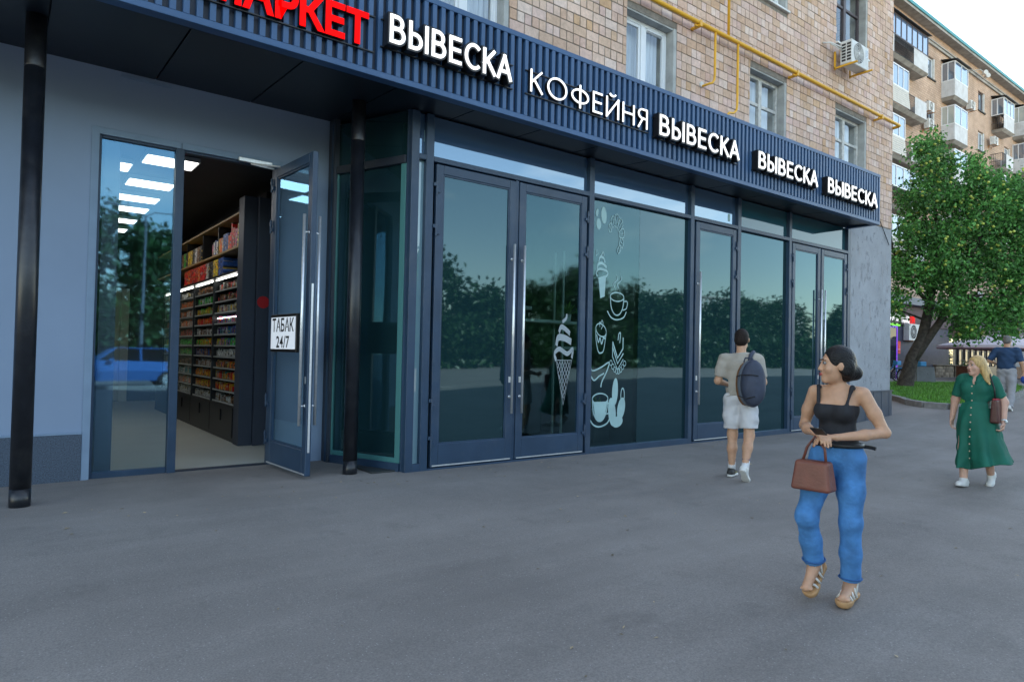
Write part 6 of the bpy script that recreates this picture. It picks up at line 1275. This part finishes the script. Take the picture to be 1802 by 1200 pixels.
for A_ in ():
    for i in range(3): j_.ell((A_[0], A_[1]+.0, A_[2]+.03+.045*i), (.066, .068, .008), .03)
j_.cut((0, 0, 1), 1.035)
def hemcut(S_, A_, K_, r_):
    A_ = V3(*A_); K_ = V3(*K_); u = (A_-K_)/np.linalg.norm(A_-K_); m = .12; sl, X, Y, Z = S_.blk(A_-m, A_+m); pl = (X-A_[0])*u[0]+(Y-A_[1])*u[1]+(Z-A_[2])*u[2]; S_.d[sl] = np.maximum(S_.d[sl], pl)
hemcut(j_, (-.076, -.037, .148), LK, .1); hemcut(j_, (.095, .112, .252), RK, .1)
j_.wrinkle(.0012, 60, 1.)
jn = j_.mesh('jeans', 'denim', Pw)
mb = MB()
for A_ in ((-.076, -.036, .160), (.095, .116, .268)):
    mb = MB(); mb.tube([(A_[0]+.0675*math.cos(a), A_[1]+.0675*math.sin(a), A_[2]-(.012*math.sin(a) if A_[0] > 0 else 0)) for a in np.linspace(0, 6.283, 25)], .006, 5, False)
    part('hem_roll', mb, 'denim_dark', jn, True)
mb = MB(); mb.tube([(.146*math.cos(a), -.01+.112*math.sin(a), 1.012) for a in np.linspace(0, 6.283, 41)], .016, 6, False); part('belt', mb, 'belt_black', jn, True)
mb = MB(); mb.tube([(-.145, -.03, 1.01), (-.19, -.05, 1.005), (-.215, -.05, 1.0)], .013, 6); part('belt_end', mb, 'belt_black', jn)
def sandal(A_, tdir, par):
    A_ = V3(*A_); t = V3(*tdir); t /= np.linalg.norm(t); sd_ = np.cross(t, V3(0, 0, 1)); sd_ /= np.linalg.norm(sd_); u = np.cross(sd_, t); heel = A_-t*.05-u*.075; toe = A_+t*.185-u*.075
    S_ = SDF(np.minimum(heel, toe)-.12, np.maximum(heel, toe)+.12, .006); S_.cap(heel, heel+t*.09, .040, .036, .02); S_.cap(heel+t*.09, toe-t*.04, .036, .047, .02); S_.cap(toe-t*.07, toe-t*.035, .047, .042, .02); S_.cut(u, float(u@(heel+u*.012))); S_.cut(-u, float(-u@(heel-u*.036)))
    o = S_.mesh('sandal', 'sole_tan', par); mb = MB()
    for f_, h0 in ((.145, .038), (.105, .055), (.06, .075)):
        c0 = heel+t*(f_+.03); mb.tube([c0+sd_*.045+u*.008, c0+sd_*.03+u*h0*.8, c0+u*h0, c0-sd_*.03+u*h0*.8, c0-sd_*.045+u*.008], .0085, 6)
    mb.tube([heel+t*.07+u*.03+sd_*.038, heel+u*.09+sd_*.034+t*.04, heel+u*.1-t*.005, heel+u*.09-sd_*.034+t*.04, heel+t*.07+u*.03-sd_*.038], .008, 6); mb.tube([heel+t*.02+u*.1+sd_*.034, heel+t*.085+u*.105+sd_*.02, heel+t*.095+u*.105-sd_*.02, heel+t*.02+u*.1-sd_*.034], .008, 6); mb.tube([heel+t*.1+u*.06, heel+t*.16+u*.05], .007, 6)
    part('straps', mb, 'sandal_white', o, True)
sandal((-.078, -.045, .118), (-.06, 1, .0), Pw); sandal((.095, .092, .228), (.0, .8, -.58), Pw)
# handbag hangs from the joined hands
bg_ = thing('handbag', 'brown leather handbag held in front of the woman in jeans', 'bag', (4.33, 2.15, gz(4.33, 2.15)), math.atan2(-.10, -.99)-math.pi/2)
S_ = SDF((-.12, .12, .66), (.22, .42, 1.0), .006); S_.func((-.1, .14, .68), (.2, .4, .98), lambda X, Y, Z: np.sqrt(np.maximum(np.abs(X-.045)-(.085+(.9-Z)*.12), 0)**2+np.maximum(np.abs(Y-.255)-(.03+(.93-Z)*.10), 0)**2+np.maximum(np.abs(Z-.83)-.075, 0)**2)-.018, .0); S_.mesh('bag_body', 'bag_brown', bg_)
mb = MB(); mb.tube([(-.03, .255, .91), (-.02, .25, 1.0), (.04, .25, 1.075), (.09, .25, 1.0), (.115, .255, .91)], .009, 8); part('handle', mb, 'bag_brown', bg_, True)
mb = MB(); mb.box(-.055, .02, .30, .385, 1.09, 1.1, .003); mb.v = [(x, y, z+(y-.3)*.5) for x, y, z in mb.v]; ph = part('phone', mb, 'letter_black'); tag(ph, 'small dark phone in the hands of the woman in jeans', 'phone'); ph.location = bg_.location; ph.rotation_euler = bg_.rotation_euler

# --- man with a backpack, walking away towards the doors
Pm = person('man seen from behind in grey T-shirt and white shorts, backpack on one shoulder', 7.42, 4.92, (.93, .36))
LA, LK, LH = (-.10, .02, .10), (-.105, .06, .53), (-.095, 0, .985); RA, RK, RH = (.12, -.24, .16), (.12, -.03, .54), (.095, 0, .985); HC = (0, .035, 1.745)
b = SDF((-.36, -.5, -.02), (.36, .42, 1.9), .009)
b.ell((0, 0, 1.03), (.165, .12, .13), .05); b.ell((0, 0, 1.2), (.15, .105, .16), .05); b.ell((0, 0, 1.38), (.175, .115, .15), .05); b.cap((-.15, -.01, 1.5), (.15, -.01, 1.5), .06, .06, .05); b.cap((0, -.01, 1.5), (0, .015, 1.64), .063, .058, .03); P_ = head(b, HC, .25, 1.06, male=True)
b.chain([LH, LK, (-.1, .03, .36), LA], [.09, .06, .057, .04], .04); b.chain([RH, RK, (.12, -.12, .40), RA], [.09, .06, .057, .04], .04)
LS, LE, LW = (-.205, -.01, 1.49), (-.275, -.03, 1.21), (-.20, .19, 1.16); RS, RE, RW = (.205, -.01, 1.49), (.27, .0, 1.21), (.20, .16, 1.33)
b.chain([LS, LE, LW], [.058, .044, .030], .03); b.chain([RS, RE, RW], [.058, .044, .030], .03); hand(b, LW, (.3, .9, .05), (1, 0, .1), 1, .7, 1.1, .0105); hand(b, RW, (-.3, .3, .8), (-1, 0, 0), -1, 1.0, 1.1, .0105)
b.mesh('body', 'skin_tan', Pm); face_parts(P_, .25, Pm, 1.06)
h_ = SDF((-.14, -.16, 1.6), (.14, .2, 1.9), .008); h_.ell((HC[0], HC[1]-.015, HC[2]+.035), (.088, .104, .105), .02, .25); h_.ell((HC[0], HC[1]-.05, HC[2]-.02), (.078, .066, .07), .03, .25); h_.ell((HC[0]-.03, HC[1]+.12, HC[2]-.04), (.08, .08, .11), .02, .25, 'sub'); h_.mesh('hair', 'hair_brown', Pm)
t_ = SDF((-.38, -.22, .95), (.38, .24, 1.62), .009); t_.ell((0, .0, 1.1), (.182, .14, .16), .06); t_.ell((0, 0, 1.25), (.178, .135, .18), .06); t_.ell((0, -.005, 1.40), (.195, .132, .14), .05); t_.cap((-.16, -.01, 1.5), (.16, -.01, 1.5), .07, .07, .05); t_.cap((0, -.012, 1.5), (0, -.005, 1.575), .075, .072, .03)
for q, S0, E0 in ((-1, LS, LE), (1, RS, RE)): S0, E0 = V3(*S0), V3(*E0); t_.cap(S0, S0+(E0-S0)*.72, .075, .072, .04)
for q, S0, E0 in ((-1, LS, LE), (1, RS, RE)): hemcut(t_, V3(*S0)+(V3(*E0)-V3(*S0))*.80, S0, .1)
for i in range(4): t_.cap((-.15+.05*i, -.135, 1.02+.05*i), (.10, -.13, 1.10+.09*i), .012, .006, .03)
t_.cut((0, 0, -1), -1.0); t_.cut((0, 0, 1), 1.575); t_.wrinkle(.006, 26, 3.); t_.mesh('t_shirt', 'tee_grey', Pm)
j_ = SDF((-.3, -.25, .55), (.3, .26, 1.12), .009); j_.ell((0, -.005, 1.02), (.178, .135, .12), .05); 
for H_, K_, f_ in ((LH, LK, .80), (RH, RK, .80)): H_, K_ = V3(*H_), V3(*K_); j_.chain([H_, H_+(K_-H_)*.5, H_+(K_-H_)*.95], [.115, .112, .104], .04)
for H_, K_ in ((LH, LK), (RH, RK)): hemcut(j_, V3(*H_)+(V3(*K_)-V3(*H_))*.80, H_, .1)
j_.cut((0, 0, 1), 1.06); j_.wrinkle(.006, 30, 4.); j_.mesh('shorts', 'short_white', Pm)
for A_, K_ in ((LA, LK), (RA, RK)):
    A_, K_ = V3(*A_), V3(*K_); u = (K_-A_)/np.linalg.norm(K_-A_); mb = MB(); mb.tube([A_-u*.02, A_+u*.06, A_+u*.15], [.047, .046, .05], 14); so = part('sock', mb, 'sock_white', Pm, True)
    for q in (.10, .118, .136): mb = MB(); mb.tube([A_+u*q, A_+u*(q+.009)], .0508, 14, False); part('stripe', mb, 'sock_stripe', so, True)
s1 = shoe(Pm, LA, (.05, 1, .0), .29, .1, 'sneaker_black', 'sneaker_white'); s2 = shoe(Pm, RA, (.05, .75, -.66), .29, .1, 'sneaker_white', 'sneaker_white')
mb = MB(); [mb.tube([(LA[0]-.045, LA[1]+.03+.03*i, .05), (LA[0], LA[1]+.06+.03*i, .10-.01*i), (LA[0]+.045, LA[1]+.03+.03*i, .05)], .006, 5) for i in range(3)]; part('laces', mb, 'sneaker_lime', s1, True)
bp_ = thing('backpack', 'dark navy backpack with grey side and tan back panel on the man in shorts', 'backpack', tuple(Pm.location), Pm.rotation_euler[2])
S_ = SDF((-.12, -.5, .9), (.42, .0, 1.6), .009); S_.ell((.20, -.24, 1.2), (.15, .11, .29), .04, .45); S_.ell((.225, -.29, 1.12), (.125, .07, .18), .04, .45); S_.mesh('main_body', 'pack_navy', bp_)
S_ = SDF((-.12, -.42, .9), (.42, .0, 1.6), .009); S_.ell((.155, -.20, 1.2), (.15, .085, .285), .04, .45); S_.mesh('side_gusset', 'pack_grey', bp_)
mb = MB(); mb.add(*ell3((.095, -.165, 1.19), (.12, .06, .27), 10)); part('back_panel', mb, 'pack_tan', bp_, True)
mb = MB(); mb.tube([(.13, -.14, 1.42), (.14, -.10, 1.55), (.15, .0, 1.585), (.16, .10, 1.52), (.17, .14, 1.38), (.16, .1, 1.2), (.14, -.1, 1.02)], [.026]*7, 8); part('shoulder_strap', mb, 'pack_navy', bp_, True)
mb = MB(); mb.tube([(.08, -.2, 1.46), (.1, -.22, 1.51), (.18, -.22, 1.51), (.2, -.2, 1.46)], .01, 6); part('grab_loop', mb, 'pack_navy', bp_)
mb = MB(); mb.tube([(.02, -.33, 1.28), (.08, -.372, 1.3), (.2, -.37, 1.31), (.28, -.33, 1.3)], .006, 5); mb.tube([(.05, -.36, 1.05), (.15, -.38, 1.02), (.25, -.36, 1.05)], .006, 5); part('zip', mb, 'letter_black', bp_)

# --- woman in a long green shirt dress
Pg = person('blonde woman walking towards the viewer in a long green button dress and white sneakers', 9.85, 3.12, (-1, -.02))
LA, LK, LH = (-.085, -.26, .14), (-.10, -.06, .47), (-.10, 0, .88); RA, RK, RH = (.085, .17, .10), (.10, .10, .48), (.10, 0, .88); HC, YAW = (.0, .035, 1.525), -.55
b = SDF((-.40, -.42, -.02), (.40, .42, 1.68), .008)
b.ell((0, 0, .93), (.16, .125, .13), .05); b.ell((0, 0, 1.14), (.14, .11, .16), .05); b.ell((0, 0, 1.28), (.16, .115, .12), .05); b.cap((-.13, -.01, 1.355), (.13, -.01, 1.355), .058, .058, .05); b.cap((0, -.01, 1.36), (0, .01, 1.46), .056, .052, .03); P_ = head(b, HC, YAW, 1.0)
b.chain([LH, LK, LA], [.10, .065, .042], .04); b.chain([RH, RK, RA], [.10, .065, .042], .04)
LS, LE, LW = (-.172, -.01, 1.345), (-.275, -.05, 1.08), (-.30, .05, .84); RS, RE, RW = (.172, -.01, 1.345), (.245, -.03, 1.08), (.27, .0, .84)
b.chain([LS, LE, LW], [.06, .048, .03], .03); b.chain([RS, RE, RW], [.06, .048, .03], .03); hand(b, LW, (-.02, .25, -.9), (1, .2, 0), -1, .9, 1.0, .0098); hand(b, RW, (.02, .15, -.95), (-1, .2, 0), 1, .6, 1.0, .0098)
b.mesh('body', 'skin_fair', Pg); face_parts(P_, YAW, Pg, 1.0, 'lip', 'hair_blond')
c, s_ = math.cos(YAW), math.sin(YAW); Q = lambda x, y, z: (HC[0]+x*c-y*s_, HC[1]+x*s_+y*c, HC[2]+z)
h_ = SDF((-.26, -.26, 1.26), (.2, .2, 1.68), .007); h_.ell(Q(0, -.022, .038), (.09, .104, .102), .02, YAW); h_.ell(Q(0, -.075, -.06), (.088, .058, .12), .04, YAW); h_.cap(Q(-.07, -.04, .0), Q(-.11, -.05, -.17), .04, .03, .03); h_.cap(Q(-.05, -.09, -.05), Q(-.15, -.10, -.19), .05, .028, .03); h_.cap(Q(.07, -.03, .0), Q(.085, -.03, -.13), .03, .02, .03); h_.cap(Q(-.11, -.05, -.16), Q(-.19, -.02, -.22), .03, .012, .02); h_.ell(Q(0, .115, -.03), (.07, .085, .115), .02, YAW, 'sub'); h_.ell(Q(0, .08, -.08), (.06, .06, .09), .02, YAW, 'sub'); h_.mesh('hair', 'hair_blond', Pg)
d_ = SDF((-.56, -.48, .18), (.42, .44, 1.46), .009)
d_.ell((0, .0, 1.14), (.168, .14, .17), .06); d_.ell((0, .0, 1.27), (.182, .132, .13), .05); d_.cap((-.14, -.01, 1.36), (.14, -.01, 1.36), .068, .068, .05); d_.cap((0, -.01, 1.34), (0, .0, 1.42), .075, .066, .03)
for q in (-1, 1): d_.ell((.07*q, .095, 1.235), (.075, .055, .07), .05)
def skirt(X, Y, Z):
    t = np.clip((1.06-Z)/.82, 0, 1); cx = -.05*t*t; cy = -.02*t; a = np.arctan2(Y-cy, X-cx); fl = .012+.045*t
    rx = .182+.030*np.minimum(t*3, 1)+.012*t; ry = .145+.03*np.minimum(t*3, 1)+.10*t; fold = fl*(np.sin(7*a+1.0)+.5*np.sin(12*a+2.3))*t; wind = .21*t*t*np.maximum(np.cos(a-math.pi+.35), 0)**2
    return (np.sqrt(((X-cx)/rx)**2+((Y-cy)/ry)**2)-1-fold/.25-wind/.25)*np.minimum(rx, ry)*.8
hemz = lambda X, Y: .235+.10*np.clip((-X)/.3, 0, 1)
d_.func((-.56, -.48, .18), (.42, .44, 1.1), lambda X, Y, Z: np.maximum(np.maximum(skirt(X, Y, Z), Z-1.06), hemz(X, Y)-Z), .03)
for S0, E0 in ((LS, LE), (RS, RE)): S0, E0 = V3(*S0), V3(*E0); d_.cap(S0, S0+(E0-S0)*.75, .066, .068, .03)
for S0, E0 in ((LS, LE), (RS, RE)): hemcut(d_, V3(*S0)+(V3(*E0)-V3(*S0))*.80, S0, .1)
d_.cap((0, .13, 1.30), (0, .09, 1.45), .018, .055, .01, 'sub'); d_.cut((0, -.45, 1), 1.428)
d_.wrinkle(.006, 20, 5.)
dr = d_.mesh('dress', 'dress_green', Pg)
mb = MB()
for q in (-1, 1): mb.add([(.012*q, .142, 1.315), (.075*q, .118, 1.325), (.115*q, .06, 1.40), (.085*q, -.03, 1.445), (.065*q, .05, 1.425)], [(0, 1, 2, 3, 4)] if q > 0 else [(4, 3, 2, 1, 0)])
part('collar', mb, 'dress_green', dr)
# buttons and belt follow the front of the cloth
from mathutils.bvhtree import BVHTree
bv = BVHTree.FromPolygons([tuple(v.co) for v in dr.data.vertices], [tuple(p.vertices) for p in dr.data.polygons])
for i in range(11):
    z_ = 1.27-.09*i; hit = bv.ray_cast(Vector((.01, 1.5, z_)), Vector((0, -1, 0)))
    if hit[0]: mb = MB(); mb.cyl((.01, hit[0].y-.003, z_), .0085, .008, 'y', 10); part('button', mb, 'button_tan', dr)
shoe(Pg, RA, (.05, 1, .12), .26, .1, 'sneaker_white', 'sneaker_white'); shoe(Pg, LA, (-.05, .8, -.5), .26, .1, 'sneaker_white', 'sneaker_white')
u = V3(*LW)-V3(*LE); u /= np.linalg.norm(u); mb = MB(); mb.tube([V3(*LW)-u*.03, V3(*LW)-u*.012], .035, 16); mb.cyl((LW[0]-.03, LW[1]+.012, LW[2]+.01), .018, .016, 'y', 14); part('wristwatch', mb, 'watch', Pg, True)
sb_ = thing('shoulder_bag', 'dark brown shoulder bag with red top at the hip of the woman in green', 'bag', tuple(Pg.location), Pg.rotation_euler[2])
S_ = SDF((-.36, -.28, .76), (-.08, .3, 1.2), .008); S_.func((-.36, -.27, .78), (-.1, .3, 1.18), lambda X, Y, Z: np.sqrt(np.maximum(np.abs(X+.232)-(.012+(1.1-Z)*.07), 0)**2+np.maximum(np.abs(Y-.02)-.13, 0)**2+np.maximum(np.abs(Z-.97)-.125, 0)**2)-.02, 0); S_.mesh('bag_body', 'bag_maroon', sb_)
mb = MB(); mb.box(-.255, -.209, -.11, .15, 1.108, 1.128, .006); part('zip_top', mb, 'bag_red', sb_)
mb = MB()
for y_ in (-.08, .11): mb.tube([(-.232, y_, 1.1), (-.215, y_*.6+.03, 1.25), (-.175, y_*.5+.03, 1.38), (-.15, y_*.2, 1.432)], .009, 6)
mb.tube([(-.15, .022, 1.432), (-.15, -.016, 1.432)], .009, 6); part('straps', mb, 'letter_black', sb_, True)

# --- man in navy T-shirt, farther along the pavement
Pf = person('grey-haired man seen from behind in navy T-shirt and grey trousers, holding a cap', 19.75, 5.62, (1, .06))
LA, LK, LH = (-.10, .16, .10), (-.10, .10, .52), (-.095, 0, .97); RA, RK, RH = (.10, -.16, .12), (.10, .0, .52), (.095, 0, .97); HC = (0, .03, 1.725)
b = SDF((-.42, -.4, -.02), (.42, .42, 1.88), .011)
b.ell((0, 0, 1.03), (.17, .13, .13), .05); b.ell((0, 0, 1.2), (.165, .125, .16), .05); b.ell((0, 0, 1.38), (.18, .12, .15), .05); b.cap((-.16, -.01, 1.49), (.16, -.01, 1.49), .06, .06, .05); b.cap((0, -.01, 1.5), (0, .01, 1.62), .066, .062, .03); P_ = head(b, HC, 0, 1.05, male=True)
b.chain([LH, LK, LA], [.09, .06, .042], .04); b.chain([RH, RK, RA], [.09, .06, .042], .04)
LS, LE, LW = (-.215, -.01, 1.48), (-.35, -.06, 1.22), (-.22, .14, 1.14); RS, RE, RW = (.215, -.01, 1.48), (.30, -.03, 1.19), (.33, .06, .95)
b.chain([LS, LE, LW], [.06, .046, .032], .03); b.chain([RS, RE, RW], [.06, .046, .032], .03); hand(b, LW, (.6, .6, .0), (0, 0, -1), -1, .5, 1.1, .0115); hand(b, RW, (0, .1, -.95), (-1, .1, 0), -1, .9, 1.1, .0115)
b.mesh('body', 'skin_tan', Pf)
h_ = SDF((-.14, -.16, 1.6), (.14, .2, 1.9), .01); h_.ell((HC[0], HC[1]-.015, HC[2]+.035), (.085, .104, .102), .02); h_.ell((HC[0], HC[1]-.05, HC[2]-.02), (.078, .066, .06), .03); h_.ell((HC[0], HC[1]+.12, HC[2]-.03), (.08, .085, .12), .02, 0, 'sub'); h_.mesh('hair', 'hair_grey', Pf)
t_ = SDF((-.42, -.24, .92), (.42, .24, 1.62), .011); t_.ell((0, .0, 1.1), (.20, .155, .16), .06); t_.ell((0, 0, 1.25), (.20, .15, .18), .06); t_.ell((0, -.005, 1.40), (.21, .14, .14), .05); t_.cap((-.17, -.01, 1.49), (.17, -.01, 1.49), .07, .07, .05); t_.cap((0, -.012, 1.5), (0, -.005, 1.57), .078, .074, .03)
for S0, E0 in ((LS, LE), (RS, RE)): S0, E0 = V3(*S0), V3(*E0); t_.cap(S0, S0+(E0-S0)*.85, .078, .078, .04)
for S0, E0 in ((LS, LE), (RS, RE)): hemcut(t_, V3(*S0)+(V3(*E0)-V3(*S0))*.9, S0, .1)
t_.cut((0, 0, -1), -.98); t_.cut((0, 0, 1), 1.565); t_.wrinkle(.007, 24, 6.); t_.mesh('t_shirt', 'tee_navy', Pf)
j_ = SDF((-.3, -.32, .03), (.3, .32, 1.12), .011); j_.ell((0, -.005, 1.0), (.182, .14, .13), .05); trousers(j_, None, [(LH, LK, LA), (RH, RK, RA)], 1, [.112, .105, .085, .078, .074]); hemcut(j_, (LA[0], LA[1], .07), LK, .1); hemcut(j_, (RA[0], RA[1], .09), RK, .1); j_.cut((0, 0, 1), 1.05); j_.wrinkle(.007, 30, 7.); j_.mesh('trousers', 'trouser_grey', Pf)
shoe(Pf, LA, (0, 1, .0), .29, .1, 'sneaker_white', 'sneaker_white', h_vox=.009); shoe(Pf, RA, (0, .9, -.4), .29, .1, 'sneaker_white', 'sneaker_white', h_vox=.009)
cp = thing('cap_in_hand', 'blue and black cap dangling from the hand of the man in navy', 'cap', tuple(Pf.location), Pf.rotation_euler[2])
S_ = SDF((.2, -.1, .62), (.46, .24, .95), .01); S_.ell((.335, .07, .78), (.07, .095, .10), .02); S_.cut((0, .2, 1), .86); S_.mesh('crown', 'cap_blue', cp); mb = MB(); mb.add(*ell3((.335, .07, .85), (.05, .03, .06), 8)); part('peak', mb, 'letter_black', cp, True)
